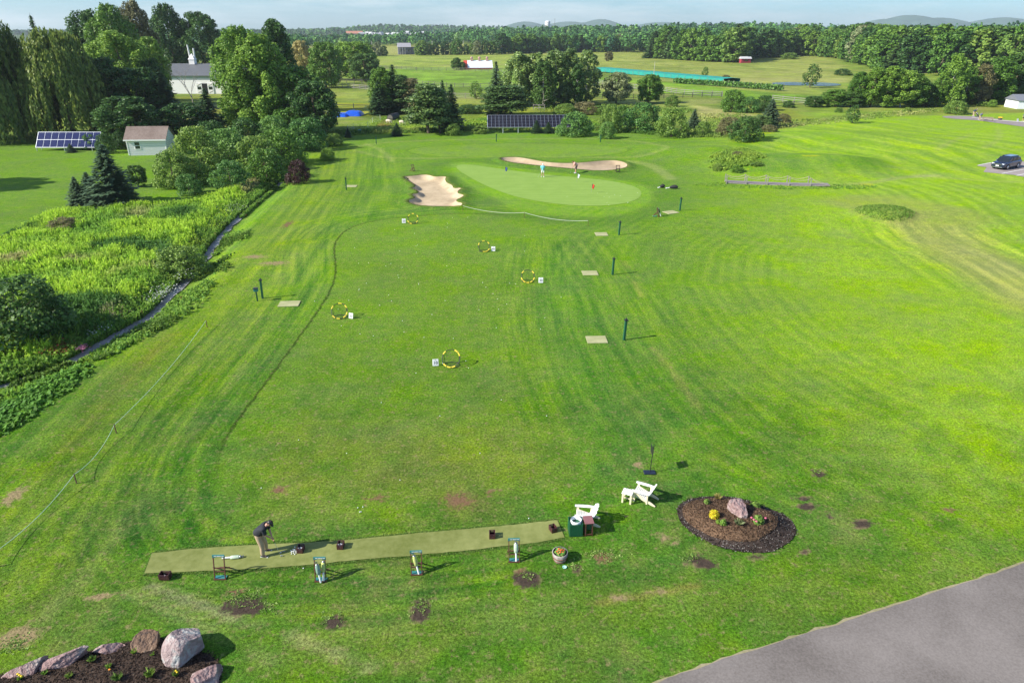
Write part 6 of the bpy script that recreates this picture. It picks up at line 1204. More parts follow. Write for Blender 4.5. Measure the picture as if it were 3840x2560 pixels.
def person(px, py, rz, lb, J, shirt, legs, shoe, hat=None, hair=HAIR, shorts=False, scale=1.0, fingers=True, sleeve=.55, sock=None):
    """J: joint name -> position, local frame faces +x"""
    p = G(px, py) + Vector((0, 0, .02)); r = empty('person', p, rz, lb, 'person'); r.scale = (scale,) * 3
    V = {k: Vector(v) for k, v in J.items()}; hd = V['head']; nk = V['neck']; face = (V['face'] - hd).normalized(); up = (hd - nk).normalized(); up = (up - face * up.dot(face)).normalized(); side = up.cross(face)
    N = {'pelvis': (V['pelvis'], (.13, .15)), 'waist': (V['pelvis'].lerp(V['chest'], .45), (.11, .135)), 'chest': (V['chest'], (.125, .165)), 'neck0': (nk, .062), 'neck1': (nk.lerp(hd, .55), .056)}
    E = [('pelvis', 'waist'), ('waist', 'chest'), ('chest', 'neck0'), ('neck0', 'neck1')]
    for s in 'LR':
        N['sh' + s] = (V['sh' + s], .062); N['el' + s] = (V['el' + s], .045); N['wr' + s] = (V['wr' + s], .030); N['hip' + s] = (V['hip' + s], .098); N['kn' + s] = (V['kn' + s], .062); N['cf' + s] = (V['kn' + s].lerp(V['an' + s], .3), .060); N['an' + s] = (V['an' + s], .040); N['toe' + s] = (V['toe' + s], .036)
        E += [('chest', 'sh' + s), ('sh' + s, 'el' + s), ('el' + s, 'wr' + s), ('pelvis', 'hip' + s), ('hip' + s, 'kn' + s), ('kn' + s, 'cf' + s), ('cf' + s, 'an' + s), ('an' + s, 'toe' + s)]
        ha = (V['ha' + s] - V['wr' + s]); N['pm' + s] = (V['wr' + s] + ha * .55, (.040, .022)); E.append(('wr' + s, 'pm' + s))
    def extra(bm):
        def blob(c, rad, sc=(1, 1, 1), ax=None):
            g = bmesh.ops.create_uvsphere(bm, u_segments=12, v_segments=8, radius=rad); Mx = Matrix((side, face, up)).transposed()
            for v in g['verts']: v.co = Vector(c) + Mx @ Vector((v.co.x * sc[0], v.co.y * sc[1], v.co.z * sc[2]))
        blob(hd, .105, (.80, .95, 1.12)); blob(hd + face * .03 - up * .075, .062, (.85, .9, .8)); blob(hd + face * .108 - up * .012, .020, (.7, 1, 1.4))
        blob(hd + face * .085 - up * .055, .024, (1.2, .6, .4))
        for s in (-1, 1): blob(hd + side * s * .085 - up * .01, .026, (.4, .8, 1.2))
        if fingers:
            for s in 'LR':
                ha = (V['ha' + s] - V['wr' + s]).normalized(); pc = V['wr' + s] + (V['ha' + s] - V['wr' + s]) * .8; lat = ha.cross(Vector((0, 1, 0)) if abs(ha.y) < .8 else Vector((1, 0, 0))).normalized(); bend = ha.cross(lat)
                for i in range(5):
                    L = (.035, .045, .048, .043, .034)[i]; off = lat * (i - 2) * .016 if i else lat * -.036 - ha * .03
                    a = pc + off; b = a + ha * L * .7 + bend * .008; c = b + (ha * .3 + bend).normalized() * L * .8; mb = MB(); mb.tube([a, b, c], [.010, .009, .007], 6)
                    vs_ = [bm.verts.new(v) for v in mb.v]
                    for f in mb.f:
                        try: bm.faces.new([vs_[k] for k in f])
                        except ValueError: pass
    body = skinned('body', N, E, SKIN, r, 2, extra)
    e = MB()
    for s in (-1, 1): e.ball(hd + face * .092 + side * s * .034 + up * .012, .011, 6)
    e.obj('eyes', M('dark eye', (.02, .015, .012), .3), body)
    T_ = {'hem': (V['pelvis'] - (V['chest'] - V['pelvis']).normalized() * .06, (.175, .195)), 'pelvis': (V['pelvis'].lerp(V['chest'], .1), (.185, .205)), 'waist': (V['pelvis'].lerp(V['chest'], .5), (.172, .20)), 'chest': (V['chest'], (.18, .235)), 'neck0': (V['chest'].lerp(nk, .85), (.10, .12))}; TE = [('hem', 'pelvis'), ('pelvis', 'waist'), ('waist', 'chest'), ('chest', 'neck0')]
    for s in 'LR': T_['sh' + s] = (V['sh' + s], .105); T_['sl' + s] = (V['sh' + s].lerp(V['el' + s], sleeve), .085); T_['se' + s] = (V['sh' + s].lerp(V['el' + s], sleeve + .35), .08); TE += [('chest', 'sh' + s), ('sh' + s, 'sl' + s), ('sl' + s, 'se' + s)]
    skinned('shirt', T_, TE, shirt, r)
    P_2 = {'top': (V['pelvis'] + Vector((.02, 0, .07)), .150), 'pelvis': (V['pelvis'] + Vector((.01, 0, -.04)), .155)}; PE = [('top', 'pelvis')]
    for s in 'LR':
        P_2['hip' + s] = (V['hip' + s], .135); PE.append(('pelvis', 'hip' + s))
        if shorts: P_2['th' + s] = (V['hip' + s].lerp(V['kn' + s], .6), .098); P_2['tk' + s] = (V['hip' + s].lerp(V['kn' + s], .88), .092); PE += [('hip' + s, 'th' + s), ('th' + s, 'tk' + s)]
        else: P_2['kn' + s] = (V['kn' + s], .100); P_2['cf' + s] = (V['kn' + s].lerp(V['an' + s], .5), .092); P_2['an' + s] = (V['kn' + s].lerp(V['an' + s], .99), .082); PE += [('hip' + s, 'kn' + s), ('kn' + s, 'cf' + s), ('cf' + s, 'an' + s)]
    skinned('shorts' if shorts else 'trousers', P_2, PE, legs, r)
    for s in 'LR':
        d = (V['toe' + s] - V['an' + s]); d.z = 0; d.normalize(); b0 = Vector((V['an' + s].x, V['an' + s].y, 0)); q = MB(); q.tube([b0 - d * .075 + Vector((0, 0, .05)), b0 + Vector((0, 0, .055)), b0 + d * .10 + Vector((0, 0, .045)), b0 + d * .19 + Vector((0, 0, .035))], [.036, .052, .048, .026], 10); sh = q.obj('shoe', shoe, r)
        so_ = MB(); so_.tube([b0 - d * .085 + Vector((0, 0, .012)), b0 + d * .20 + Vector((0, 0, .012))], [.038, .034], 8); o = so_.obj('sole', WHITEP, sh)
    hm = MB(); Mx = Matrix((side, face, up)).transposed()
    def dome(mb, rr, z0, back=.01, sc=(.83, 1.0, 1.1)):
        V_ = []; n, m_ = 16, 7
        for j in range(m_ + 1):
            a = (math.pi / 2) * j / m_
            for i in range(n): b = 2 * math.pi * i / n; q = Vector((math.cos(b) * math.cos(a) * sc[0], math.sin(b) * math.cos(a) * sc[1], z0 + (1 - z0) * math.sin(a) * sc[2])) * rr; V_.append(hd + Mx @ (q + Vector((0, -back, 0))))
        mb.add(V_, [(j * n + i, j * n + (i + 1) % n, (j + 1) * n + (i + 1) % n, (j + 1) * n + i) for j in range(m_) for i in range(n)], True)
    dome(hm, .114, -.35, .022, (.83, .93, 1.12)); hm.obj('hair', hair, r)
    if hat:
        c = MB(); dome(c, .117, .25, .006, (.86, 1.0, 1.02)); V_ = []
        for i in range(9):
            b = math.pi * (i / 8); x, y = math.cos(b) * .085, math.sin(b) * .10 + .075
            for zz in (.018, .026): V_.append(hd + Mx @ Vector((x, y, zz)))
        c.add(V_, [(2 * i, 2 * i + 2, 2 * i + 3, 2 * i + 1) for i in range(8)] + [tuple(range(0, 18, 2)), tuple(range(17, 0, -2))]); c.obj('cap', hat, r)
    return r, V
SHAFT = M('club shaft', (.55, .56, .58), .3, .8)
def club(r_, grip, head, lb):
    w = r_.matrix_basis; a = w @ Vector(grip); b = w @ Vector(head); d = b - a; c = empty('golf_club', a, 0, lb, 'golf club'); q = MB(); q.tube([Vector((0, 0, 0)), d], [.009, .005], 6); q.obj('shaft', SHAFT, c)
    g = MB(); g.tube([-d * .03, d * .24], [.015, .012], 6); g.obj('grip', BLACKP, c); h_ = MB(); h_.box(d + Vector((.02, 0, -.0)), (.085, .035, .05), rot=(0, 0, .3)); h_.obj('club_head', STEEL, c)
CH = M('charcoal polo shirt', (.018, .020, .026), .85, var=.25, scale=5); KH = M('khaki trousers', (.42, .31, .19), .85, var=.12, scale=5, bump=.2); SHO = M('black golf shoes', (.02, .02, .022), .5)
bend = dict(pelvis=(-.19, 0, .96), chest=(.09, 0, 1.26), neck=(.24, 0, 1.40), head=(.37, 0, 1.475), face=(.44, -.01, 1.37), shL=(.16, .19, 1.30), shR=(.16, -.19, 1.30), elL=(.22, .16, 1.04), elR=(.21, -.17, 1.04), wrL=(.32, .05, .84), wrR=(.33, -.03, .81), haL=(.38, .01, .75), haR=(.395, -.01, .71),
            hipL=(-.14, .09, .88), hipR=(-.14, -.09, .88), knL=(-.03, .13, .48), knR=(-.03, -.13, .48), anL=(-.05, .16, .08), anR=(-.05, -.16, .08), toeL=(.10, .19, .05), toeR=(.10, -.17, .05))
g_, _ = person(998, 2078, -.06, 'golfer in charcoal polo, khaki trousers and black cap bending over a ball on the mat', bend, CH, KH, SHO, BLACKP, scale=1.0); club(g_, (.36, .0, .77), (.62, -.10, .03), 'thin steel golf club held by the golfer on the mat')
q = MB(); q.box((0, 0, .002), (.11, .012, .004)); o = q.obj('alignment_stick', WHITEP); o.location = G(1065, 2068) + Vector((0, 0, .035)); o.rotation_euler = (0, 0, .25); tag(o, 'tiny pale stick lying in the golfer\'s shadow on the mat', 'stick')
LB_ = M('light blue shirt', (.20, .62, .70), .8); WS = M('white shorts', (.78, .80, .80), .8); PK = M('pink shirt', (.78, .36, .33), .8); BS = M('black shorts', (.025, .02, .025), .8); WSH = M('white shoes', (.75, .78, .80), .5); NV = M('navy shirt', (.025, .04, .08), .8); GYS = M('grey shirt', (.10, .12, .16), .8); WHC = M('white cap cloth', (.82, .82, .82), .7)
stand = dict(pelvis=(0, 0, .96), chest=(.02, 0, 1.32), neck=(.04, 0, 1.52), head=(.07, 0, 1.66), face=(.16, 0, 1.64), shL=(.02, .20, 1.42), shR=(.02, -.20, 1.42), elL=(-.01, .27, 1.14), elR=(.05, -.27, 1.15), wrL=(.05, .27, .90), wrR=(.14, -.28, .92), haL=(.08, .26, .80), haR=(.20, -.28, .83),
             hipL=(0, .10, .90), hipR=(0, -.10, .90), knL=(.03, .12, .49), knR=(.02, -.13, .49), anL=(0, .14, .08), anR=(-.01, -.15, .08), toeL=(.15, .17, .04), toeR=(.14, -.18, .04))
a_, _ = person(2035, 664, R(-95), 'person in light blue shirt, white shorts and white cap standing on the putting green', stand, LB_, WS, WSH, WHC, shorts=True, fingers=False); club(a_, (.20, -.28, .85), (.30, -.62, .03), 'putter held by the person in light blue')
b_, _ = person(2157, 650, R(185), 'person in pink shirt and black shorts putting at the edge of the far bunker', bend, PK, BS, WSH, None, shorts=True, fingers=False, scale=1.05); club(b_, (.38, 0, .75), (.66, -.10, .03), 'putter held by the person in pink')
c_, _ = person(3650, 437, R(-5), 'golfer in navy shirt and khaki trousers bent over at the right tee', bend, NV, KH, WSH, WHC, fingers=False, scale=1.05); club(c_, (.38, 0, .76), (.6, -.1, .03), 'golf club of the golfer in navy at the right tee')
person(3673, 452, R(20), 'person in grey shirt stooping beside the bench at the right tee', bend, GYS, KH, WSH, BLACKP, fingers=False, scale=1.0); person(3836, 456, R(-120), 'person in grey top and black shorts at the right edge of the photo', stand, GYS, BS, WSH, WHC, shorts=True, fingers=False)
# --- right tee furniture
OAK = M('weathered oak', (.30, .24, .17), .85, var=.2)
p = G(3702, 456); r = empty('park_bench', p, -.25, 'weathered wooden bench on the path at the right tee', 'bench')
for x in (-1.0, 1.0):
    for y in (-.25, .25): q = MB(); q.box((x, y, .32 if y < 0 else .45), (.08, .08, .64 if y < 0 else .9)); q.obj('leg', OAK, r)
q = MB(); [q.box((0, -.2 + .13 * i, .45), (2.1, .11, .03)) for i in range(4)]; q.obj('seat', OAK, r); q = MB(); [q.box((0, .27, .58 + .14 * i), (2.1, .03, .11)) for i in range(3)]; q.obj('backrest', OAK, r)
for x in (-1.0, 1.0): q = MB(); q.box((x, 0, .66), (.09, .6, .04)); q.obj('armrest', OAK, r)
p = G(3663, 440); r = empty('golf_trolley', p, .3, 'black golf bag on a push trolley beside the right tee', 'trolley')
for x in (-.3, .3): q = MB(); q.tube([Vector((x, .16 * math.cos(a), .17 + .16 * math.sin(a))) for a in [i * math.pi / 8 for i in range(16)]], .03, 6, True); q.obj('wheel', BLACKP, r)
q = MB(); q.tube([(0, -.35, .25), (0, .15, .75), (0, .3, .95)], [.15, .17, .15], 10); q.obj('bag', BLK, r); q = MB(); q.tube([(-.15, .2, .8), (0, -.5, 1.0), (.15, .2, .8)], .02, 5); q.tube([(-.3, 0, .17), (.3, 0, .17)], .02, 5); q.obj('frame', STEEL, r)
p = G(3749, 452); r = empty('flower_tub', p, 0, 'dark tub of orange flowers beside the right tee path', 'planter'); q = MB(); q.lathe([(0, 0), (.3, 0), (.4, .45), (.36, .45), (0, .42)], 14); q.obj('pot', M('dark pot', (.06, .05, .05), .7), r)
for i in range(7): q = MB(); a = i * 2.4; q.ball((math.cos(a) * .3 * (i > 0), math.sin(a) * .3 * (i > 0), .62), .16, 6, (1, 1, .6)); q.obj('flower', ORF if i % 2 else YELF, r)
p = G(3815, 458); r = empty('tee_board', p, .4, 'small white leaning board on the path at the right tee', 'sign'); q = MB(); q.box((0, 0, .35), (.5, .03, .7), rot=(-.3, 0, 0)); q.obj('board', WHITEP, r); q = MB(); q.beam((0, .1, .6), (0, .35, 0), .04); q.obj('leg', GREYBARK, r)
p = G(3812, 409); r = empty('white_hut', (p.x, p.y, p.z), -.12, 'white walled building cut by the right edge of the photo', 'building'); h = height_to(p, 378); PWALL = M('white siding', (.74, .75, .78), .7, var=.04)
q = MB(); q.box((6, 3, h / 2), (12, 6, h)); q.obj('wall', PWALL, r); q = MB(); q.prism([(-.3, h), (3, h + 1.3), (6.3, h)], -.3, 12.3, Matrix(((0, 1, 0), (1, 0, 0), (0, 0, 1)))); q.obj('roof', M('grey slate roof', (.16, .17, .20), .8), r)
# --- the foot bridge
DECK = M('weathered grey planks', (.22, .185, .20), .9, var=.25, scale=20)
a = G(2724, 690); b = G(3112, 703); a.z = b.z = max(a.z, b.z); L = (b - a).length; an = math.atan2(b.y - a.y, b.x - a.x); r = empty('foot_bridge', a, an, 'low plank foot bridge with drooping rope handrails', 'bridge')
q = MB(); n = 60
for i in range(n): x = L * (i + .5) / n; q.box((x, .75, .22 - .1 * math.sin(math.pi * i / n)), (L / n * .9, 1.2, .05))
q.obj('deck', DECK, r); q = MB()
for y in (.2, 1.3): q.tube([(L * i / 10, y, .10 - .1 * math.sin(math.pi * i / 10)) for i in range(11)], .09, 6)
q.obj('beam', GREYBARK, r); PTS = [.0, .195, .40, .61, .815]
for y in (.1, 1.4):
    for f in PTS: q = MB(); q.box((L * f, y, .45), (.11, .11, 1.15)); q.obj('post', GREYBARK, r)
    q = MB(); pts = []
    for i, f in enumerate(PTS):
        f2 = PTS[i + 1] if i < 4 else 1.0
        for k in range(9): t_ = k / 8; z = (1.0 - .42 * 4 * t_ * (1 - t_) * .8) if i < 4 else 1.0 - .9 * t_ ** .6; pts.append(Vector((L * (f + (f2 - f) * t_), y, z)))
    q.tube(pts, .028, 6); q.obj('rope', M('manila rope', (.42, .37, .25), .85), r)
# --- the car
CARP = M('dark blue car paint', (.012, .022, .055), .22, .3, var=.03, coat=1.0); GLS = M('dark car glass', (.012, .018, .022), .05, var=.02, spec=.9); TYRE = M('tyre rubber', (.02, .02, .02), .8); CHR = M('bright trim', (.6, .62, .64), .2, .9)
c0 = G(3761, 635) ; r = empty('parked_car', (c0.x + .9, c0.y + .9, c0.z + .03), R(31), 'dark blue family off-roader parked on the small lot at the right', 'car')
Lc, Wc = 4.95, 1.92
def loft(secs, m_, nm, par, sm=True):
    q = MB(); V = []; k = len(secs[0][1])
    for x, sec in secs: V += [(x, y, z) for y, z in sec]
    F_ = [(i * k + j, i * k + (j + 1) % k, (i + 1) * k + (j + 1) % k, (i + 1) * k + j) for i in range(len(secs) - 1) for j in range(k)]; F_ += [tuple(range(k)), tuple(range(len(secs) * k - 1, (len(secs) - 1) * k - 1, -1))]
    q.add(V, F_, False); return q.obj(nm, m_, par, .03)
def sec(hw, z0, z1, r_=.12): return [(-hw + r_, z0), (hw - r_, z0), (hw, z0 + r_), (hw, z1 - r_), (hw - r_ * 1.2, z1), (-hw + r_ * 1.2, z1), (-hw, z1 - r_), (-hw, z0 + r_)]
body = loft([(-2.46, sec(.78, .42, .72)), (-2.36, sec(.88, .30, .86)), (-2.0, sec(.94, .26, .98)), (-1.2, sec(.96, .25, 1.06)), (-.9, sec(.96, .25, 1.08)), (1.2, sec(.96, .25, 1.10)), (2.1, sec(.94, .27, 1.10)), (2.4, sec(.88, .34, 1.05)), (2.47, sec(.8, .45, .95))], CARP, 'body', r)
cabin = loft([(-1.25, sec(.80, .98, 1.06, .03)), (-.55, sec(.76, .98, 1.60, .10)), (.0, sec(.74, .98, 1.69, .12)), (1.5, sec(.72, .98, 1.66, .12)), (2.05, sec(.70, .98, 1.52, .10)), (2.36, sec(.74, .98, 1.10, .03))], GLS, 'windows', r)
q = MB(); q.box((.62, 0, 1.70), (2.1, 1.30, .05)); q.box((-.42, 0, 1.62), (.35, 1.26, .05), rot=(0, -.3, 0)); q.obj('roof', CARP, r, .02)
for s in (-1, 1):
    q = MB(); q.beam((-.35, s * .62, 1.74), (1.7, s * .62, 1.72), .05, .05); q.obj('roof_rail', BLACKP, r); q = MB()
    for x0, z0, x1, z1 in ((-1.2, 1.06, -.5, 1.60), (-.02, 1.06, .02, 1.66), (1.0, 1.06, 1.05, 1.66)): q.beam((x0, s * .83, z0), (x1, s * .755, z1), .07, .03)
    q.obj('pillar', CARP, r)
    q = MB(); q.box((-.85, s * 1.02, 1.12), (.16, .18, .14)); q.obj('mirror', CHR if s > 0 else CARP, r, .02)
    q = MB(); q.box((-2.28, s * .66, .80), (.28, .34, .13), rot=(0, 0, s * .35)); q.obj('headlight', M('headlight glass', (.7, .72, .75), .1), r, .02)
    q = MB(); q.box((2.42, s * .72, .92), (.08, .3, .16)); q.obj('tail_light', M('tail light', (.25, .01, .01), .3), r)
    for x in (-1.45, 1.42):
        q = MB(); q.lathe([(.0, -.10), (.26, -.10), (.35, -.10), (.375, -.04), (.375, .06), (.35, .12), (.25, .12), (0, .12)], 20, axis='Y'); w_ = q.obj('wheel', TYRE, r, loc=(x, s * .86, .375)); q = MB(); q.lathe([(0, s * .125), (.24, s * .125), (.25, s * .10), (.1, s * .09)], 14, axis='Y'); [q.box((math.cos(a) * .13, s * .13, math.sin(a) * .13), (.05, .02, .25), rot=(0, -a + 1.57, 0)) for a in [i * 1.2566 for i in range(5)]]; q.obj('rim', CHR, w_)
        q = MB(); q.tube([Vector((x + .43 * math.cos(a), s * .955, .375 + .43 * math.sin(a))) for a in [i * math.pi / 10 for i in range(11)]], .035, 6); q.obj('wheel_arch', BLACKP, r)
q = MB(); q.box((-2.45, 0, .68), (.08, 1.0, .20)); q.obj('grille', BLACKP, r); q = MB(); q.box((-2.47, 0, .79), (.05, 1.05, .035)); q.box((-2.44, 0, .36), (.10, 1.3, .07)); q.obj('front_trim', CHR, r); q = MB(); q.box((-2.50, 0, .57), (.02, .42, .13)); q.obj('number_plate', WHITEP, r)
# --- shed
SIDE = M('white blue siding', (.60, .66, .72), .7, var=.05); m, t, p__, o__ = newmat('clapboard siding'); tc = t.nodes.new('ShaderNodeTexCoord'); wv = t.nodes.new('ShaderNodeTexWave'); wv.bands_direction = 'Z'; wv.wave_profile = 'SAW'; wv.inputs['Scale'].default_value = 1.05; t.links.new(tc.outputs['Object'], wv.inputs['Vector']); b3 = t.nodes.new('ShaderNodeBump'); b3.inputs['Strength'].default_value = 1; b3.inputs['Distance'].default_value = .06; t.links.new(wv.outputs['Fac'], b3.inputs['Height']); t.links.new(b3.outputs[0], p__.inputs['Normal']); cr_ = t.nodes.new('ShaderNodeValToRGB'); cr_.color_ramp.elements[0].color = (.50, .50, .56, 1); cr_.color_ramp.elements[1].position = .25; cr_.color_ramp.elements[1].color = (.92, .86, .93, 1); t.links.new(wv.outputs['Fac'], cr_.inputs[0]); t.links.new(cr_.outputs[0], p__.inputs['Base Color']); CLAP = m
SHING = surf('brown grey shingles', (.17, .125, .105), (.27, .21, .18), 3.5, .9, .5, .02)
p = G(484, 584); k = zc(p); wS = 142 * k; hS = 2.55; dS = 3.6; r = empty('garden_shed', p, R(4), 'small white blue clapboard shed with brown grey roof and one window', 'shed')
q = MB(); q.box((wS / 2, dS / 2, hS / 2), (wS, dS, hS)); q.add([(0, 0, hS), (0, dS, hS), (0, dS / 2, hS + 1.5), (wS, 0, hS), (wS, dS, hS), (wS, dS / 2, hS + 1.5)], [(0, 1, 2), (3, 5, 4), (0, 2, 5, 3), (1, 4, 5, 2)]); q.obj('wall', CLAP, r)
for s in (0, 1):
    y0, z0, y1, z1 = (-.3, hS - .22, dS / 2, hS + 1.56) if s == 0 else (dS + .3, hS - .22, dS / 2, hS + 1.56); q = MB(); q.add([(-.25, y0, z0), (wS + .25, y0, z0), (wS + .25, y1, z1), (-.25, y1, z1), (-.25, y0, z0 + .1), (wS + .25, y0, z0 + .1), (wS + .25, y1, z1 + .1), (-.25, y1, z1 + .1)], [(0, 1, 2, 3), (7, 6, 5, 4), (0, 4, 5, 1), (1, 5, 6, 2), (3, 2, 6, 7), (0, 3, 7, 4)]); q.obj('roof', SHING, r)
q = MB(); q.box((wS / 2, -.33, hS - .2), (wS + .5, .05, .2)); q.box((.06, -.02, hS / 2 - .1), (.14, .06, hS - .3)); q.box((wS - .06, -.02, hS / 2 - .1), (.14, .06, hS - .3)); q.obj('trim', WHITEP, r)
q = MB(); q.box((wS * .27, -.03, hS * .60), (1.0, .07, 1.25)); wf_ = q.obj('window', WHITEP, r, .01); q = MB(); q.box((wS * .27, -.07, hS * .60 + .27), (.72, .02, .44)); q.box((wS * .27, -.07, hS * .60 - .27), (.72, .02, .44)); q.obj('pane', GLS, wf_)
# --- solar arrays
def solar(ax, ay, bx_, by__, top_, bot_, nc_, nr_, lb, tilt, cell, wide):
    A = G(ax, ay); B = G(bx_, by__); L = (B - A).length; k = zc(A); an = math.atan2(B.y - A.y, B.x - A.x); r = empty('solar_array', A, an, lb, 'solar panels'); z0 = height_to(A, bot_)
    # slope length so that the top edge reaches its row
    s = 1.0
    for _ in range(40):
        q = Vector((A.x, A.y + s * math.cos(tilt), A.z + z0 + s * math.sin(tilt))); v = (top_ - 1280) / FPX; dy = math.cos(PITCH) - v * math.sin(PITCH); dz = -math.sin(PITCH) - v * math.cos(PITCH)
        s += ((CAM_H + q.y / dy * dz) - q.z) * .5
    CEL = M('solar cells ' + lb[:5], cell, .18, .2, var=.12, scale=3, spec=.7); FR = M('aluminium frame', (.62, .65, .70), .35, .6)
    cw = L / nc_; rh = s / nr_
    Mx = Matrix.Translation((0, 0, z0)) @ Matrix.Rotation(tilt, 4, 'X')
    for i in range(nc_):
        for j in range(nr_):
            q = MB(); q.box((0, 0, 0), (cw * .93, rh * .94, .04)); o = q.obj('panel', CEL, r); o.matrix_local = Mx @ Matrix.Translation((cw * (i + .5), rh * (j + .5), .03)) if (i + j) == 0 else Mx @ Matrix.Translation((cw * (i + .5), rh * (j + .5), .03))
    q = MB()
    for i in range(nc_ + 1): w_ = wide if i % 2 == 0 else wide * .6; q.box((cw * i, s / 2, 0), (w_, s + .05, .05))
    for j in range(nr_ + 1): q.box((L / 2, rh * j, -.0), (L + .05, wide * .7, .048))
    o = q.obj('frame', FR, r); o.matrix_local = Mx
    for i in range(0, nc_ + 1, 4): q = MB(); q.tube([(cw * i, .15, -.1), (cw * i, .1, z0 + .1)], .08, 8); q.tube([(cw * i, s * math.cos(tilt) * .8, -.1), (cw * i, s * math.cos(tilt) * .8, z0 + s * math.sin(tilt) * .8)], .08, 8); q.obj('leg', FR, r)
solar(1829, 500, 2172, 498, 433, 478, 24, 4, 'big ground mounted solar array with four rows of black panels', R(32), (.012, .010, .016), .14)
solar(138, 566, 372, 566, 496, 553, 9, 2, 'small tilted solar array with two rows of blue panels in front of the willows', R(52), (.014, .018, .085), .09)
# --- the barn behind the trees
p = G(560, 352); k = zc(p); r = empty('horse_barn', p, R(-1), 'long white horse barn with a grey metal roof and cupola', 'barn'); wB = 380 * k; hB = height_to(p, 283); dB = 13; ROOFG = M('grey metal roof', (.13, .135, .145), .55, .2, var=.06, scale=1); BW = M('white barn wall', (.82, .79, .77), .7, var=.05); BG = M('pale green board', (.42, .50, .44), .7)
q = MB(); q.box((wB / 2, dB / 2, hB / 2), (wB, dB, hB)); q.obj('wall', BW, r); q = MB(); q.prism([(-.6, hB - .1), (dB / 2, hB + 3.1), (dB + .6, hB - .1)], -.6, wB + .6, Matrix(((0, 1, 0), (1, 0, 0), (0, 0, 1)))); roof_ = q.obj('roof', ROOFG, r)
q = MB(); q.box((wB / 2, -.03, hB - .35), (wB, .06, 1.0)); q.obj('fascia', BG, r)
cx = 150 * k; q = MB(); q.box((cx, dB / 2, hB + 3.6), (1.7, 1.7, 1.5)); q.add([(cx - 1, dB / 2 - 1, hB + 4.3), (cx + 1, dB / 2 - 1, hB + 4.3), (cx + 1, dB / 2 + 1, hB + 4.3), (cx - 1, dB / 2 + 1, hB + 4.3), (cx, dB / 2, hB + 6)], [(0, 1, 4), (1, 2, 4), (2, 3, 4), (3, 0, 4), (3, 2, 1, 0)]); cu_ = q.obj('cupola', BW, roof_)
q = MB(); q.tube([(cx - .6, dB / 2, hB + 4), (cx - .8, dB / 2, hB + 8.5)], [.28, .22], 8); q.tube([(cx + .8, dB / 2, hB + 4), (cx + .9, dB / 2, hB + 7.5)], [.3, .25], 8); q.obj('flue', M('white pipe', (.7, .7, .68), .5), roof_)
dx = 215 * k; q = MB(); q.box((dx, -.08, 1.5), (20 * k, .1, 3.0)); q.obj('doorway', M('dark interior', (.006, .006, .008), .9), r)
for s in (-1, 1):
    x = dx + s * 21 * k; q = MB(); q.box((x, -.12, 1.55), (21 * k, .12, 3.1)); dr = q.obj('sliding_door', WHITEP, r); q = MB(); q.box((x, -.2, 1.7), (14 * k, .04, .85)); q.obj('pane', GLS, dr); q = MB()
    for z0 in (.3, 2.3): q.beam((x - 8 * k, -.2, z0), (x + 8 * k, -.2, z0 + .7), .10, .04); q.beam((x - 8 * k, -.215, z0 + .7), (x + 8 * k, -.215, z0), .10, .04)
    q.obj('brace', M('tan brace', (.55, .45, .34), .7), dr)
# --- farm things by the paddock
BLUE = M('blue tarpaulin', (.010, .085, .55), .35, var=.2, bump=.5, scale=3)
def tarp(px, py, tp, wpx, d, lb, seed):
    p = G(px, py); k = zc(p); w = wpx * k; h = height_to(p, tp) * .8; r = empty('tarp_pile', p, 0, lb, 'tarpaulin'); rs = np.random.default_rng(seed); n, m_ = 24, 14; V = []; 
    for j in range(m_):
        for i in range(n): u, v = i / (n - 1) * 2 - 1, j / (m_ - 1) * 2 - 1; e = (1 - abs(u) ** 5) * (1 - abs(v) ** 4); V.append((u * w / 2, v * d / 2 + d / 2, max(0, h * e ** .6) * (.86 + .2 * fbm(np.array([u * 3.]), np.array([v * 3.]), 1, seed, 2)[0])))
    q = MB(); q.add(V, [(j * n + i, j * n + i + 1, (j + 1) * n + i + 1, (j + 1) * n + i) for j in range(m_ - 1) for i in range(n - 1)], True); q.obj('tarpaulin', BLUE, r)
tarp(1320, 437, 414, 66, 4.5, 'higher bright blue tarpaulin over a stack beside the paddock fence', 3); tarp(1272, 440, 424, 54, 4, 'lower blue tarpaulin left of the higher one, touching the woods', 4)
p = G(1463, 451); r = empty('arched_hut', p, R(-10), 'dark arched animal hut under the conifers', 'hut'); k = zc(p); w = 24 * k; h = height_to(p, 430); q = MB(); ol = [(-w / 2, 0)] + [(-w / 2 * math.cos(a), h * .4 + h * .6 * math.sin(a)) for a in [i * math.pi / 12 for i in range(13)]] + [(w / 2, 0)]
q.prism(ol, .05, 4.5); q.obj('shell', M('black corrugated shell', (.02, .022, .024), .6), r); q = MB(); q.prism([(x * .86, z * .9) for x, z in ol], 0, .06); q.obj('front', M('grey plywood', (.16, .15, .13), .8), r); q = MB(); q.box((0, -.03, h * .22), (w * .9, .05, .12)); q.obj('rail', BLACKP, r)
WOOL = M('cream wool', (.62, .55, .42), .95, var=.15, bump=.8, scale=12); FACE = M('dark sheep face', (.10, .08, .07), .8)
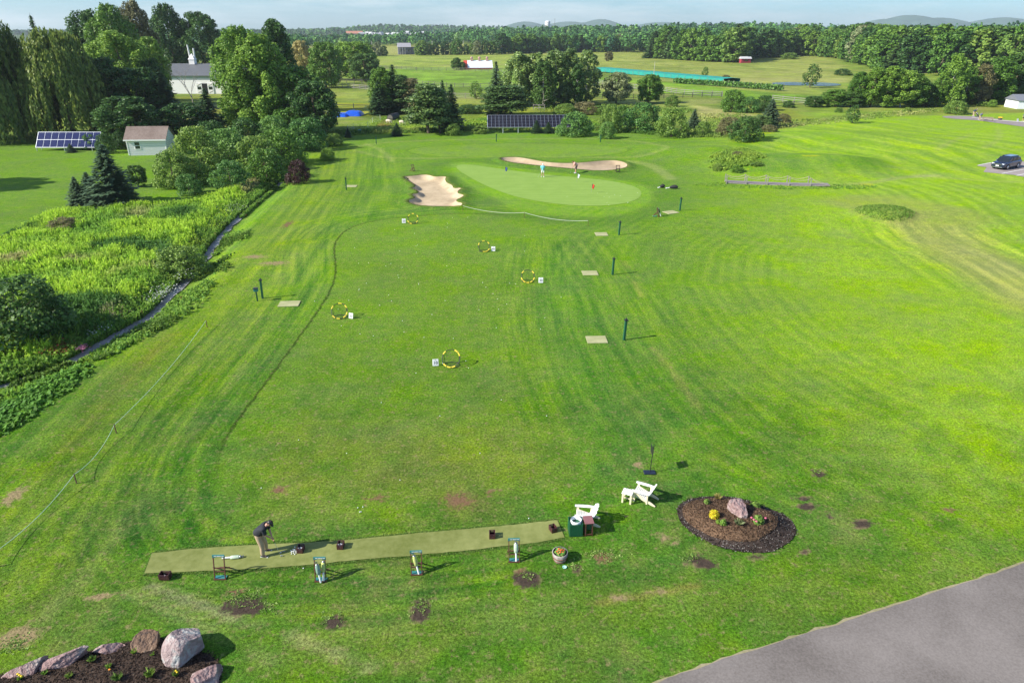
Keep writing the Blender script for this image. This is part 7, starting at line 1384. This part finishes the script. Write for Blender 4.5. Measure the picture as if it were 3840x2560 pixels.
def sheep(px, py, rz, lb):
    p = G(px, py); r = empty('sheep', p, rz, lb, 'sheep'); N = {'b': ((-.35, 0, .68), (.24, .26)), 'm': ((0, 0, .70), (.27, .30)), 'c': ((.35, 0, .68), (.24, .25)), 'n': ((.58, 0, .60), .15), 'h': ((.74, 0, .36), .10), 'z': ((.84, 0, .18), .055), 'u': ((-.60, 0, .72), .05)}; E = [('b', 'm'), ('m', 'c'), ('c', 'n'), ('n', 'h'), ('h', 'z'), ('b', 'u')]
    for s, y in (('l', .16), ('r', -.16)):
        N['f1' + s] = ((.36, y, .45), .10); N['f2' + s] = ((.37, y, .24), .045); N['f3' + s] = ((.36, y, .02), .035); N['g1' + s] = ((-.38, y, .48), .13); N['g2' + s] = ((-.32, y, .36), .07); N['g3' + s] = ((-.44, y, .24), .045); N['g4' + s] = ((-.41, y, .02), .035)
        E += [('c', 'f1' + s), ('f1' + s, 'f2' + s), ('f2' + s, 'f3' + s), ('b', 'g1' + s), ('g1' + s, 'g2' + s), ('g2' + s, 'g3' + s), ('g3' + s, 'g4' + s)]
    bd = skinned('body', N, E, WOOL, r)
    for s in (-1, 1): q = MB(); q.ball((.66, s * .12, .46), .06, 6, (.6, 1.2, .5)); q.obj('ear', FACE, r)
sheep(1457, 464, R(-20), 'cream sheep grazing in front of the arched hut'); sheep(1507, 468, R(-15), 'cream sheep grazing behind the small spruce, right of the other')
# paddock fences
FW = M('weathered fence wood', (.13, .12, .10), .9, var=.25, scale=3); FWP = M('pale fence wood', (.27, .25, .22), .9, var=.15, scale=3)
def fence(pts, h, rails, step, m_, lb):
    P = [G(*a) for a in pts]; seg = [(P[i + 1] - P[i]).length for i in range(len(P) - 1)]; tot = sum(seg); n = max(2, min(95, int(tot / step))); r = empty('paddock_fence', P[0], 0, lb, 'fence'); at_ = []
    for k in range(n + 1):
        s = tot * k / n; i = 0
        while i < len(seg) - 1 and s > seg[i]: s -= seg[i]; i += 1
        q = P[i].lerp(P[i + 1], min(1, s / seg[i])); q.z = Hs(q.x, q.y); at_.append(q - P[0])
    b = MB(); b.box((0, 0, h / 2), (.16, .16, h + .1)); p0 = b.obj('post', m_, r)
    for k, q in enumerate(at_):
        c = p0 if k == 0 else p0.copy()
        if k: COL.objects.link(c)
        c.parent = r; c.location = q
    for j in range(rails):
        b = MB(); z = h * (j + .75) / rails
        for k in range(n): b.beam(at_[k] + Vector((0, -.1, z)), at_[k + 1] + Vector((0, -.1, z)), .04, .12)
        b.obj('rail', m_, r)
fence([(1392, 256), (1500, 261), (1560, 264)], 1.5, 3, 3.5, FW, 'farthest dark rail fence across the left of the field'); fence([(1562, 265), (1750, 267), (1905, 273)], 1.5, 3, 4, FW, 'far dark rail fence continuing below the red barn')
fence([(1243, 312), (1407, 315), (1548, 318), (1679, 328), (1842, 332), (1935, 333)], 1.5, 3, 3, FW, 'middle rail fence of the paddock, running behind the tall spruce'); fence([(1243, 326), (1420, 342), (1548, 360), (1711, 369), (1831, 372), (1900, 374)], 1.5, 3, 3, FWP, 'pale rail fence crossing behind the conifer clumps')
fence([(1254, 408), (1400, 410), (1545, 413)], 1.25, 1, 4.5, FWP, 'single rail fence behind the blue tarpaulins'); fence([(2226, 313), (2300, 322), (2397, 337)], 1.5, 3, 3, FWP, 'slanting pale fence right of the poplars'); fence([(2470, 341), (2530, 352), (2620, 359), (2708, 363)], 1.5, 3, 3, FWP, 'slanting pale fence right of the dense round tree')
fence([(2220, 336), (2300, 337), (2398, 340)], 1.4, 2, 3, FW, 'short level fence below the slanting one near the poplars'); fence([(2218, 374), (2350, 372), (2479, 370), (2600, 366), (2705, 364)], 1.4, 3, 3, FW, 'level rail fence in front of the two round trees'); fence([(2896, 378), (2950, 384), (3022, 391)], 1.5, 3, 3, FWP, 'pale fence at the right of the dark bush group')
fence([(2905, 405), (2960, 400), (3020, 398)], 1.3, 2, 3, FW, 'short lower fence right of the dark bush group'); fence([(1460 + 540, 412), (2042, 413)], 1.3, 2, 3.5, FWP, 'short pale fence piece above the big solar array'); fence([(740, 350), (660, 348), (600, 346)], 1.4, 3, 3, FWP, 'white rail fence before the barn wall')
# light pen netting
pen = [(1305, 492), (1326, 484), (1380, 478), (1398, 462), (1426, 452)]; P = [G(*a) for a in pen]; r = empty('pen_netting', P[0], 0, 'thin white electric netting around the sheep pen', 'netting'); q = MB()
for i in range(len(P) - 1):
    for z in (.15, .45, .75, 1.0): q.beam(P[i] - P[0] + Vector((0, 0, z)), P[i + 1] - P[0] + Vector((0, 0, z)), .012)
q.obj('wires', WHITEP, r)
for v in P: q = MB(); q.tube([v - P[0], v - P[0] + Vector((0, 0, 1.15))], .03, 5); q.obj('stake', WHITEP, r)
r = empty('blue_tub', G(1348, 497), 0, 'small light blue tub in the sheep pen', 'tub'); q = MB(); q.lathe([(0, 0), (.28, 0), (.34, .5), (.31, .5), (0, .1)], 12); q.obj('tub', M('light blue plastic', (.10, .45, .75), .5), r)
# teal net tunnels
TEALN = M('teal netting', (.012, .26, .21), .7, var=.15, scale=.5); A = G(2232, 271); B = G(2712, 314); an = math.atan2(B.y - A.y, B.x - A.x); L = (B - A).length; r = empty('net_canopy', A, an, 'long teal bird netting canopy over crop rows', 'netting'); q = MB(); n = 60; V = []
for i in range(n + 1):
    for yy, zz in ((0, .5), (0, 1.9), (4, 2.15 + .1 * math.sin(i)), (8, 1.9), (8, .5)): V.append((L * i / n, yy, zz + rnd.uniform(-.06, .06)))
q.add(V, [(i * 5 + j, i * 5 + j + 1, i * 5 + j + 6, i * 5 + j + 5) for i in range(n) for j in range(4)]); q.obj('net', TEALN, r)
for i in range(0, 21): q = MB(); q.tube([(L * i / 20, -.05, 0), (L * i / 20, -.05, 2)], .05, 5); q.obj('post', FWP, r)
A = G(2530, 312); B = G(2935, 342); L = (B - A).length; r = empty('vine_row', A, math.atan2(B.y - A.y, B.x - A.x), 'green staked crop row in front of the teal netting', 'crop row'); rs = np.random.default_rng(3); n = 2600; x = rs.random(n) * L; V, Fc = rhombs(np.c_[x, rs.normal(0, .5, n), .2 + rs.random(n) * 1.5], rs.normal(0, 1, (n, 3)) + np.array([0, 0, .6]), .55, 1.3, None, rs); np_mesh('foliage', V, Fc, [LM['teal']], r)
for i in range(22): q = MB(); q.tube([(L * i / 21, -.4, 0), (L * i / 21 + .5, -.4, 2.2)], .06, 5); q.obj('stake', FWP, r)
# red barn
p = G(1742, 262); r = empty('red_barn', p, R(6), 'red barn with a long white roof in the far field', 'barn'); k = zc(p); RB = M('red barn board', (.52, .06, .035), .7); WR = M('white metal roof', (.72, .74, .80), .5); h = 1.1; w = 104 * k
q = MB(); q.box((w / 2, 4, h / 2), (w, 8, h)); q.add([(0, 0, h), (0, 8, h), (0, 4, h + 3)], [(0, 1, 2), (0, 2, 1)]); q.obj('wall', RB, r); q = MB(); q.prism([(-.4, h - .2), (4, h + 3.1), (8.4, h - .2)], 12 * k, w + .3, Matrix(((0, 1, 0), (1, 0, 0), (0, 0, 1)))); rf = q.obj('roof', WR, r)
q = MB(); q.prism([(-.4, h - .2), (4, h + 3.1), (8.4, h - .2)], -.3, 11.8 * k, Matrix(((0, 1, 0), (1, 0, 0), (0, 0, 1)))); q.obj('gable_roof', RB, r)
for f in (.28, .56, .84): q = MB(); q.box((w * f, 4, h + 3.5), (1.2, 1.2, 1.4), taper=.8); q.ball((w * f, 4, h + 4.3), .7, 6, (1, 1, .7)); q.obj('roof_vent', M('rosy vent', (.5, .28, .26), .7), rf)
# grey house, red shed, hives, poles, water tower, town
def house(px, py, w, d, h, rh, wall, roof, lb, rz=0, name='house', cat='house', grp=None, win=2):
    p = G(px, py); r = empty(name, p, rz, lb, cat, grp); q = MB(); q.box((0, d / 2, h / 2), (w, d, h)); q.obj('wall', wall, r); q = MB(); q.prism([(-.4, h - .02), (d / 2, h + rh), (d + .4, h - .02)], -w / 2 - .4, w / 2 + .4, Matrix(((0, 1, 0), (1, 0, 0), (0, 0, 1)))); q.obj('roof', roof, r)
    for i in range(win): q = MB(); q.box(((i + .5) / win * w - w / 2, -.04, h * .6), (w / win * .35, .06, h * .35)); q.obj('window', GLS, r)
    return r
GH = M('grey house board', (.16, .16, .19), .8); GRF = M('pale grey roof', (.32, .31, .33), .7); WHB = M('white house board', (.50, .50, .50), .8); TER = M('terracotta roof', (.42, .18, .11), .8); LGR = M('light grey roof', (.45, .45, .46), .8)
h_ = house(1518, 205, 10, 9, 5.5, 3.0, GH, GRF, 'grey timber house with pale columns at the far edge of the field', .2, win=3); [(lambda q: (q.box((x, -.6, 2.6), (.35, .35, 5.2)), q.obj('column', WHB, h_)))(MB()) for x in (-3.6, -1.6, .4)]; q = MB(); q.box((6.5, 4, 2.8), (3.2, 6, 5.6)); q.obj('annex', GH, h_)
house(2797, 237, 6, 3.5, 2.4, 1.2, M('dark red board', (.30, .03, .05), .8), WHB, 'tiny dark red shed with pale roof at the forest edge', .1, 'field_shed', 'shed', win=1)
HV = M('white hive box', (.75, .74, .72), .7)
for i in range(7): p = G(2996 + i * 6, 207 + (i % 2)); r = empty('hive_box', p, 0, 'small white box in the row at the forest edge', 'box', 'white boxes at the forest edge'); q = MB(); q.box((0, 0, .9), (1.0, 1.0, 1.8)); q.obj('box', HV, r); q = MB(); q.box((0, 0, 1.85), (1.2, 1.2, .12)); q.obj('lid', LGR, r)
for px, py, tp, lb in ((1395, 178, 155, 'utility pole at the far left field'), (1621, 180, 153, 'utility pole above the tan field'), (1738, 176, 152, 'utility pole near the pale willow'), (2450, 300, 232, 'thin leaning mast beyond the teal netting')):
    p = G(px, py); h = height_to(p, tp); r = empty('utility_pole', p, 0, lb, 'pole'); q = MB(); q.tube([(0, 0, 0), (.1, 0, h)], [.28 if px != 2450 else .12, .2 if px != 2450 else .08], 6); q.obj('pole', PALEBARK, r)
    if px != 2450: q = MB(); q.box((0, 0, h - 1), (2.2, .2, .2)); q.obj('crossarm', PALEBARK, r)
y = 1080; x = (2053 - 1920) / 2560 * (y * .91); z = Hs(x, y); r = empty('water_tower', (x, y, z), 0, 'white cylindrical water tower on the wooded skyline', 'water tower'); ht = 18 + (113 - 78) * .000323 * y * 1.0 - z; q = MB(); q.lathe([(0, 0), (3.8, 0), (3.8, ht - 1.2), (3.6, ht - .9), (2, ht - .2), (0, ht)], 24); q.obj('tank', M('off white tank', (.70, .68, .64), .6), r); q = MB(); q.lathe([(3.88, ht - 2.2), (3.88, ht - 1.6), (3.8, ht - 1.6)], 24); q.obj('rim_band', LGR, r)
x = (2080 - 1920) / 2560 * (y * .91); z = Hs(x, y); r = empty('radio_mast', (x, y, z), 0, 'thin radio mast right of the water tower', 'mast'); q = MB(); q.tube([(0, 0, 0), (0, 0, 18 + (113 - 69) * .000323 * y - z)], .22, 5); q.obj('mast', GREYBARK, r)
rs = np.random.default_rng(21)
for i in range(34):
    if i < 22: px = 1340 + i * 11.5 + 26 * math.sin(i * 1.7); yy = 1680 + rs.uniform(-90, 90)
    else: px = 1670 + (i - 22) * 6; yy = 1980 + rs.uniform(-40, 40)
    x = (px - 1920) / 2560 * yy * .912; z = Hs(x, yy); r = empty('town_house', (x, yy, z + 1.0), rs.uniform(-1.2, 1.2), 'tiny pale roofed house in the settlement on the skyline', 'house', 'pale houses of the far settlement'); w = rs.uniform(7, 11); d = rs.uniform(6, 9); h = rs.uniform(4, 7.5)
    q = MB(); q.box((0, 0, h / 2 - 2), (w, d, h + 4)); q.obj('wall', WHB, r); q = MB(); q.prism([(-d / 2 - .5, h), (0, h + 3), (d / 2 + .5, h)], -w / 2 - .5, w / 2 + .5, Matrix(((0, 1, 0), (1, 0, 0), (0, 0, 1)))); q.obj('roof', LGR if i % 4 else WHB, r)
yy = 1640; x = (1330 - 1920) / 2560 * yy * .912; z = Hs(x, yy); r = empty('school_hall', (x, yy, z + 2), .1, 'large terracotta roofed building left of the pale houses', 'building'); q = MB(); q.box((0, 0, 2), (34, 16, 8)); q.obj('wall', M('sand wall', (.5, .38, .3), .8), r); q = MB(); q.prism([(-9, 6), (0, 11), (9, 6)], -18, 18, Matrix(((0, 1, 0), (1, 0, 0), (0, 0, 1)))); q.obj('roof', TER, r)
# ------------------------------------------------------------------ tall weeds, rough edges, near tufts, haze
WEED = vcolmat('weeds and grass blades', 'tint', .6, .45)
def blades(name, X_, Y_, hh, ww, col, label, cat='plants', lean=.22, per=3, seed=0, zoff=0.0, mat_=None, leafy=0, wk=1.6):
    rs = np.random.default_rng(seed); n = len(X_); Z_ = H(X_, Y_) + zoff; Vs = []; Cs = []
    for k in range(per):
        a = rs.random(n) * math.pi * 2; l = rs.normal(0, lean, (n, 2)); h = hh * rs.uniform(.6, 1.1, n); w = ww * rs.uniform(.7, 1.3, n); jx = rs.normal(0, .35, n) * ww; jy = rs.normal(0, .35, n) * ww
        b = np.c_[X_ + jx, Y_ + jy, Z_ - .02]; u = np.c_[np.cos(a), np.sin(a), np.zeros(n)] * w[:, None] / 2; t_ = b + np.c_[l[:, 0] * h, l[:, 1] * h, h]; m_ = b * .45 + t_ * .55
        Vs.append(np.stack([b, m_ + u, t_, m_ - u], 1).reshape(-1, 3)); Cs.append(np.repeat(col * wk, 4, 0))
        if leafy:
            d = unit(rs.normal(0, 1, (n, 3)) + np.array([0, 0, .4])); P = b + (t_ - b) * rs.uniform(.5, .98, n)[:, None] + d * w[:, None] * .9; V, _ = rhombs(P, d + rs.normal(0, .45, (n, 3)) + np.array([-.3, -.2, 1.1]), ww * leafy, 1.5, None, rs); Vs.append(V); Cs.append(np.repeat(col * wk, 4, 0))
    V = np.concatenate(Vs); C_ = np.concatenate(Cs); o = np_mesh(name, V, np.arange(len(V)).reshape(-1, 4), [mat_ or WEED], attr={'tint': C_}); tag(o, label, cat, None, 'stuff'); return o
def fill(poly, dens, seed, margin=0):
    rs = np.random.default_rng(seed); xs = [q[0] for q in poly]; ys = [q[1] for q in poly]; A_ = (max(xs) - min(xs)) * (max(ys) - min(ys)); n = int(A_ * dens); x = rs.uniform(min(xs), max(xs), n); y = rs.uniform(min(ys), max(ys), n)
    s = sdist(x, y, poly); d, _ = seg_dist(x, y, creek); k = (s > margin) & (d > .5); return x[k], y[k], s[k]
def lerpc(a, b, t): return np.asarray(a)[None] * (1 - t[:, None]) + np.asarray(b)[None] * t[:, None]
YG, DG, TN, MG = (.215, .310, .028), (.050, .110, .022), (.23, .20, .10), (.115, .210, .028)
mp_clip = [(max(a, -62), b) for a, b in meadow_p]
x, y, s = fill(mp_clip, 17, 1); k = np.random.default_rng(2).random(len(x)) < np.clip(38 / y, .2, 1); x, y, s = x[k], y[k], s[k]
nz1 = fbm(x, y, 6, 81, 3); nz2 = fbm(x, y, 1.6, 83, 3); c = lerpc(MG, YG, sstep(.38, .62, nz1 * .6 + nz2 * .4)); c = c * (1 - sstep(.60, .72, fbm(x, y, 5, 85, 2))[:, None]) + np.array(DG) * sstep(.60, .72, fbm(x, y, 5, 85, 2))[:, None]; tn = sstep(.58, .68, fbm(x, y, 8, 87, 3))[:, None] * .8; c = c * (1 - tn) + np.array(TN) * tn
hh = (.45 + .5 * sstep(.3, .7, nz2)) * (.5 + .5 * sstep(0, 2, s)) * (1 - .35 * tn[:, 0])
blades('tall_weeds', x, y, hh, .12, c, 'field of bright yellow green goldenrod weeds left of the stream', seed=5, leafy=.95, wk=2.0, per=4)
# both banks of the stream and the verge on its right
rs = np.random.default_rng(9); cp = np.array(creek); seg = np.hypot(*np.diff(cp, axis=0).T); cum = np.r_[0, np.cumsum(seg)]
n = 15000; t_ = rs.random(n) * cum[-1]; ix = np.clip(np.searchsorted(cum, t_) - 1, 0, len(seg) - 1); f = (t_ - cum[ix]) / seg[ix]; p0 = cp[ix]; p1 = cp[ix + 1]; q = p0 + (p1 - p0) * f[:, None]; d = (p1 - p0) / seg[ix][:, None]; nn = np.c_[d[:, 1], -d[:, 0]]; gap = fbm(t_, t_ * 0, 6, 91, 2)
off = np.where(rs.random(n) < .5, 1, -1) * (.45 + .9 * (gap < .52) * 0 + rs.random(n) ** 1.3 * (1.2 + 1.5 * gap)); off = np.where(off > 0, off * (.25 + 1.3 * (gap > .5)), off); off = off * .8; sgn = np.sign(nn[:, 0]); nn = nn * np.where(sgn == 0, 1, sgn)[:, None]; q = q + nn * off[:, None]
keep = (off < 0) | (rs.random(n) < .8 * sstep(.42, .66, fbm(q[:, 0], q[:, 1], 4, 92, 2))); q = q[keep]; off = off[keep]; n = len(q); c = lerpc((.085, .18, .028), (.17, .27, .035), rs.random(n)); red = (rs.random(n) < .003); c[red] = (.25, .10, .05); dk = fbm(q[:, 0], q[:, 1], 3, 93, 2) < .42; c[dk] *= .6
blades('bank_weeds', q[:, 0], q[:, 1], (.30 + .45 * rs.random(n)) * np.where(off > 0, .5, 1), .12, c, 'leafy green weeds crowding both banks of the stream', seed=6, leafy=1.1)
# white blossoms (umbels) by the stream
def umbels(polyc, n, seed, col, hgt, label, name='white_blossom', sz=.09):
    rs = np.random.default_rng(seed); (ax, ay), (bx_, by__), w = polyc; f = rs.random(n); X_ = ax + (bx_ - ax) * f + rs.normal(0, w, n); Y_ = ay + (by__ - ay) * f + rs.normal(0, w, n); P = np.c_[X_, Y_, H(X_, Y_) + hgt * rs.uniform(.8, 1.15, n)]; V, Fc = rhombs(P, rs.normal(0, .3, (n, 3)) + np.array([0, 0, 1]), sz, 1.1, None, rs); o = np_mesh(name, V, Fc, [WEED], attr={'tint': np.tile(col, (len(V), 1))}); tag(o, label, 'flowers', None, 'stuff')
umbels((g0(585, 1120), g0(640, 1075), .6), 190, 1, (.75, .76, .70), .75, 'white umbel flowers on the right bank near the lower stream'); umbels((g0(665, 1040), g0(700, 1010), .4), 50, 2, (.75, .76, .70), .75, 'few white umbel flowers by the dark rounded shrub'); umbels((g0(850, 800), g0(905, 770), .6), 80, 3, (.7, .72, .6), .8, 'white umbel flowers by the upper stream'); umbels((g0(400, 1225), g0(350, 1255), .4), 30, 4, (.7, .72, .68), .8, 'few white umbel flowers at the lower end of the stream')
umbels((g0(205, 1310), g0(240, 1290), .35), 260, 5, (.26, .07, .03), .55, 'rust red seed heads in the weeds at the lower left', 'rust_weed', .11); umbels((g0(303, 1300), g0(312, 1290), .15), 90, 6, (.42, .16, .28), .6, 'pink flower spikes left of the lower stream', 'pink_flower', .09); umbels((g0(1000, 640), g0(1045, 628), .8), 420, 7, (.40, .26, .12), .8, 'tan grass plume patch left of the purple bush', 'grass_plume', .16)
# leafy strip lower left
strip_ = D([(-120, 1010), (-20, 930), (80, 870), (160, 820), (225, 830), (200, 870), (120, 930), (40, 985), (-60, 1040)]); x, y, s = fill([(max(a, -40), b) for a, b in strip_], 30, 11); nz1 = fbm(x, y, 2, 95, 3); k = s + (nz1 - .5) * 3 > .3; x, y, s, nz1 = x[k], y[k], s[k], nz1[k]; c = lerpc((.055, .15, .022), (.13, .25, .032), nz1); blades('burdock_patch', x, y, (.18 + .22 * sstep(.3, .7, nz1)) * sstep(-.2, 1, s), .13, c, 'dark leafy burdock strip on the bank at the lower left', seed=8, lean=.5, leafy=1.3)
vg = D([(-60, 860), (30, 850), (150, 815), (225, 775), (250, 800), (180, 860), (60, 900), (-60, 960)]); x, y, s = fill([(max(a, -42), b) for a, b in vg], 14, 12); c = lerpc((.10, .21, .03), (.19, .28, .035), fbm(x, y, 2, 97, 2)); blades('verge_grass', x, y, .22 + .2 * fbm(x, y, 3, 98, 2), .12, c, 'long fresh grass between the weeds and the mown slope', seed=9)
# clump of weeds in the right fairway
x, y, s = fill(weed_isle, 13, 13); kx = fbm(x, y, 1.8, 105, 2) + .25 * sstep(0, 2, s) > .5; x, y, s = x[kx], y[kx], s[kx]; nz1 = fbm(x, y, 2.5, 99, 3); c = lerpc((.10, .19, .03), (.22, .29, .035), nz1); blades('tall_weeds', x, y, (.25 + .6 * nz1) * (.4 + .6 * sstep(0, 1.5, s)), .16, c, 'island of tall yellow green weeds right of the range, before the bridge', seed=10, leafy=1.0)
for px, py, tp, w, lf, lb in ((2690, 640, 612, 34, 'bush', 'bush at the left end of the weed island'), (2762, 650, 618, 40, 'broad', 'darker bush at the front of the weed island'), (2835, 640, 610, 44, 'bush', 'bush at the right end of the weed island'), (2765, 590, 568, 40, 'brown', 'dull bush at the back of the weed island'), (2812, 588, 572, 28, 'broad', 'small bush at the back right of the weed island')): P_('shrub%d' % (1 + (px % 4)), px, py, tp, w, LM and lf, 'bush', lb, 'bush')
x, y, s = fill(grass_bank, 26, 14); c = lerpc((.085, .165, .022), (.15, .22, .04), fbm(x, y, 2, 101, 3)); blades('bank_grass', x, y, .12 + .14 * fbm(x, y, 1.5, 102, 2), .07, c, 'shaggy grass on the low bank in the right fairway', seed=11)
bs = D([(1590, 425), (1640, 430), (1800, 436), (1905, 434), (1990, 436), (2020, 430), (2010, 425), (1910, 424), (1900, 431), (1680, 425), (1640, 420)]); x, y, s = fill(bs, 14, 15); c = lerpc((.09, .19, .03), (.17, .26, .035), fbm(x, y, 2, 103, 2)); blades('bank_grass', x, y, .10 + .22 * fbm(x, y, 2, 104, 2) ** 1.5, .09, c, 'longer grass along the front of the foot bridge', seed=12)
# rough boundary strip beyond the range
def strip_weeds(name, poly, dens, hr, w, ca, cb, lb, seed, leafy=.9):
    p = D(poly); x, y, s = fill(p, dens, seed); nz_ = fbm(x, y, 5, seed, 3); c = lerpc(ca, cb, sstep(.3, .7, nz_)); blades(name, x, y, (hr[0] + (hr[1] - hr[0]) * fbm(x, y, 3, seed + 1, 3)) * (.5 + .5 * sstep(0, 2, s)), w, c, lb, seed=seed, leafy=leafy)
strip_weeds('rough_grass', [(735, 318), (860, 308), (1000, 306), (1130, 300), (1340, 300), (1460, 308), (1560, 318), (1640, 326), (1700, 326), (1690, 314), (1560, 300), (1400, 294), (1150, 292), (1000, 298), (860, 298), (740, 306)], 5, (.3, 1.1), .2, (.075, .15, .025), (.22, .27, .06), 'tall rough grass bordering the far end of the range', 31)
strip_weeds('rough_grass', [(1000, 292), (1120, 270), (1340, 268), (1400, 292), (1200, 298)], 3, (.3, .9), .22, (.11, .21, .03), (.22, .30, .035), 'weedy grass under and around the big solar array', 32)
strip_weeds('rough_grass', [(770, 300), (840, 282), (900, 262), (1010, 282), (1000, 298), (860, 300)], .8, (.1, .25), .2, (.12, .22, .03), (.22, .30, .035), 'yellow green grass of the sheep pen', 33)
strip_weeds('rough_grass', [(1600, 262), (1700, 262), (1780, 278), (1900, 272), (1960, 262), (2150, 250), (2160, 258), (1990, 275), (1800, 296), (1730, 300), (1640, 300), (1570, 290)], 1.6, (.1, .6), .24, (.14, .21, .035), (.27, .28, .09), 'long grass and weeds on the meadow right of the bushes', 34)
strip_weeds('rough_grass', [(1220, 246), (1400, 240), (1600, 252), (1590, 262), (1400, 256), (1240, 258)], .9, (.3, .8), .3, (.13, .21, .035), (.24, .28, .06), 'weeds behind the big solar array', 35)
# weeds inside bare patches and ragged turf along the mat
rs = np.random.default_rng(44)
def ragged(line, off, n, seed, hgt=.07):
    rs = np.random.default_rng(seed); q = [g0(*a) for a in line]; i = rs.integers(0, len(q) - 1, n); f = rs.random(n); a = np.array(q)[i]; b = np.array(q)[i + 1]; P = a + (b - a) * f[:, None]; P[:, 1] += off + rs.normal(0, .04, n); return P
Pm = np.concatenate([ragged(top, .05, 2600, 1), ragged(bot, -.06, 2600, 2), ragged([(542, 2150), (571, 2074)], .0, 260, 3)]); c = lerpc((.075, .165, .028), (.19, .25, .06), rs.random(len(Pm))); blades('turf_edge', Pm[:, 0], Pm[:, 1], .05, .04, c, 'ragged grass fringe along the artificial turf mat', seed=21, lean=.5)
PP = []
for px, py, rx, ry, nn_ in ((560, 1370, 48, 20, 240), (615, 1395, 20, 14, 90), (1210, 1322, 18, 8, 60), (970, 1390, 22, 20, 120), (765, 1420, 26, 14, 70), (1385, 1275, 34, 14, 200), (1318, 1300, 14, 10, 40), (1590, 1280, 20, 8, 60), (30, 1480, 40, 20, 200), (1880, 1080, 20, 8, 30)):
    x0, y0 = g0(px * DK, py * DK); x1, _ = g0((px + rx) * DK, py * DK); _, y1 = g0(px * DK, (py - ry) * DK); PP.append(np.c_[rs.normal(x0, abs(x1 - x0) * .6, nn_ := int(nn_ * .6)), rs.normal(y0, abs(y1 - y0) * .55, nn_)])
PP = np.concatenate(PP); c = lerpc((.12, .21, .035), (.27, .33, .11), rs.random(len(PP))); blades('coarse_weeds', PP[:, 0], PP[:, 1], .06, .06, c, 'coarse pale weeds growing in the bare patches of the lawn', seed=22, lean=.6)
# short turf blades of the near lawn: real clumps that catch the low sun
rs = np.random.default_rng(51); n = 420000; y = 11 + (48 - 11) * rs.random(n) ** 1.1; x = (rs.random(n) * 2 - 1) * (y * .86 + 3); s1_ = np.full(n, 9.0)
road_np = road; ok = ~inside(x, y, road_np) & ~inside(x, y, strip) & ~inside(x, y, bed) & ~inside(x, y, bed2) & (sdist(x, y, meadow_p) < 0) & ~inside(x, y, [tuple(q_) for q_ in bank]); dcl = fbm(x, y, .8, 61, 3); ok &= (dcl > .42 - .1 * rs.random(n)) & (rs.random(n) < np.clip(1.6 - y / 40, .0, 1)); x, y = x[ok], y[ok]
ix = np.clip(np.searchsorted(gx, x), 1, nx - 1); iy = np.clip(np.searchsorted(gy, y), 1, ny - 1); c = T.reshape(ny, nx, 3)[iy, ix]; sl2 = soil.reshape(ny, nx)[iy, ix]; k = sl2 < .35; x, y, c = x[k], y[k], c[k]
sr2 = sdist(x, y, range_p); hh = np.where(sr2 > 0, .014, .030) * (.6 + .9 * fbm(x, y, .5, 63, 2)); tone = (.8 + .5 * rs.random(len(x)))[:, None]
blades('lawn_tufts', x, y, hh, .05, c * tone * np.array([1.05, 1.0, .9]), 'short turf blades of the near lawn', 'grass', lean=1.0, per=1, seed=23, wk=1.0)
def chips(name, poly, hf, n, cols, lb, seed, spill=.0):
    rs = np.random.default_rng(seed); xs = [q[0] for q in poly]; ys = [q[1] for q in poly]; x = rs.uniform(min(xs), max(xs), n); y = rs.uniform(min(ys), max(ys), n); k = sdist(x, y, poly) > -spill * rs.random(n); x, y = x[k], y[k]; k = y > 9; x, y = x[k], y[k]; z = hf(x, y) + .012
    V, Fc = rhombs(np.c_[x, y, z], rs.normal(0, .45, (len(x), 3)) + np.array([0, 0, 1]), .035, 2.0, None, rs, .6); cc = np.array(cols)[rs.integers(0, len(cols), len(x))]; o = np_mesh(name, V, Fc, [WEED], attr={'tint': np.repeat(cc, 4, 0)}); tag(o, lb, 'mulch', None, 'stuff')
chips('bark_chips', inner, in_h, 9000, [(.16, .10, .06), (.09, .055, .035), (.24, .16, .10), (.05, .03, .02)], 'loose bark chips covering the middle of the oval bed', 1)
chips('soil_crumbs', bed, lambda a, b: np.maximum(bed_h(a, b), H(a, b) + .03), 5000, [(.03, .02, .015), (.07, .05, .04), (.02, .015, .012), (.30, .27, .24)], 'dark soil crumbs round the rim of the oval bed', 2, .10)
chips('soil_crumbs', bed2, lambda a, b: np.maximum(bed2_h(a, b), H(a, b) + .03), 14000, [(.03, .02, .015), (.08, .052, .036), (.02, .014, .011), (.12, .08, .055)], 'coarse brown soil clods in the lower left bed', 3, .12)
# haze: one closed box of thin air round camera and scene, sky outside
m = bpy.data.materials.new('thin air'); m.use_nodes = True; t = m.node_tree; t.nodes.clear(); o = t.nodes.new('ShaderNodeOutputMaterial'); v = t.nodes.new('ShaderNodeVolumePrincipled'); v.inputs['Density'].default_value = HAZE_D; v.inputs['Color'].default_value = (.84, .93, 1, 1); v.inputs['Anisotropy'].default_value = .2; t.links.new(v.outputs[0], o.inputs['Volume'])
q = MB(); q.box((0, 3350, 65), (17000, 6900, 150)); o = q.obj('haze', m); o['kind'] = 'stuff'; o['label'] = 'thin summer haze'; o.display_type = 'WIRE'
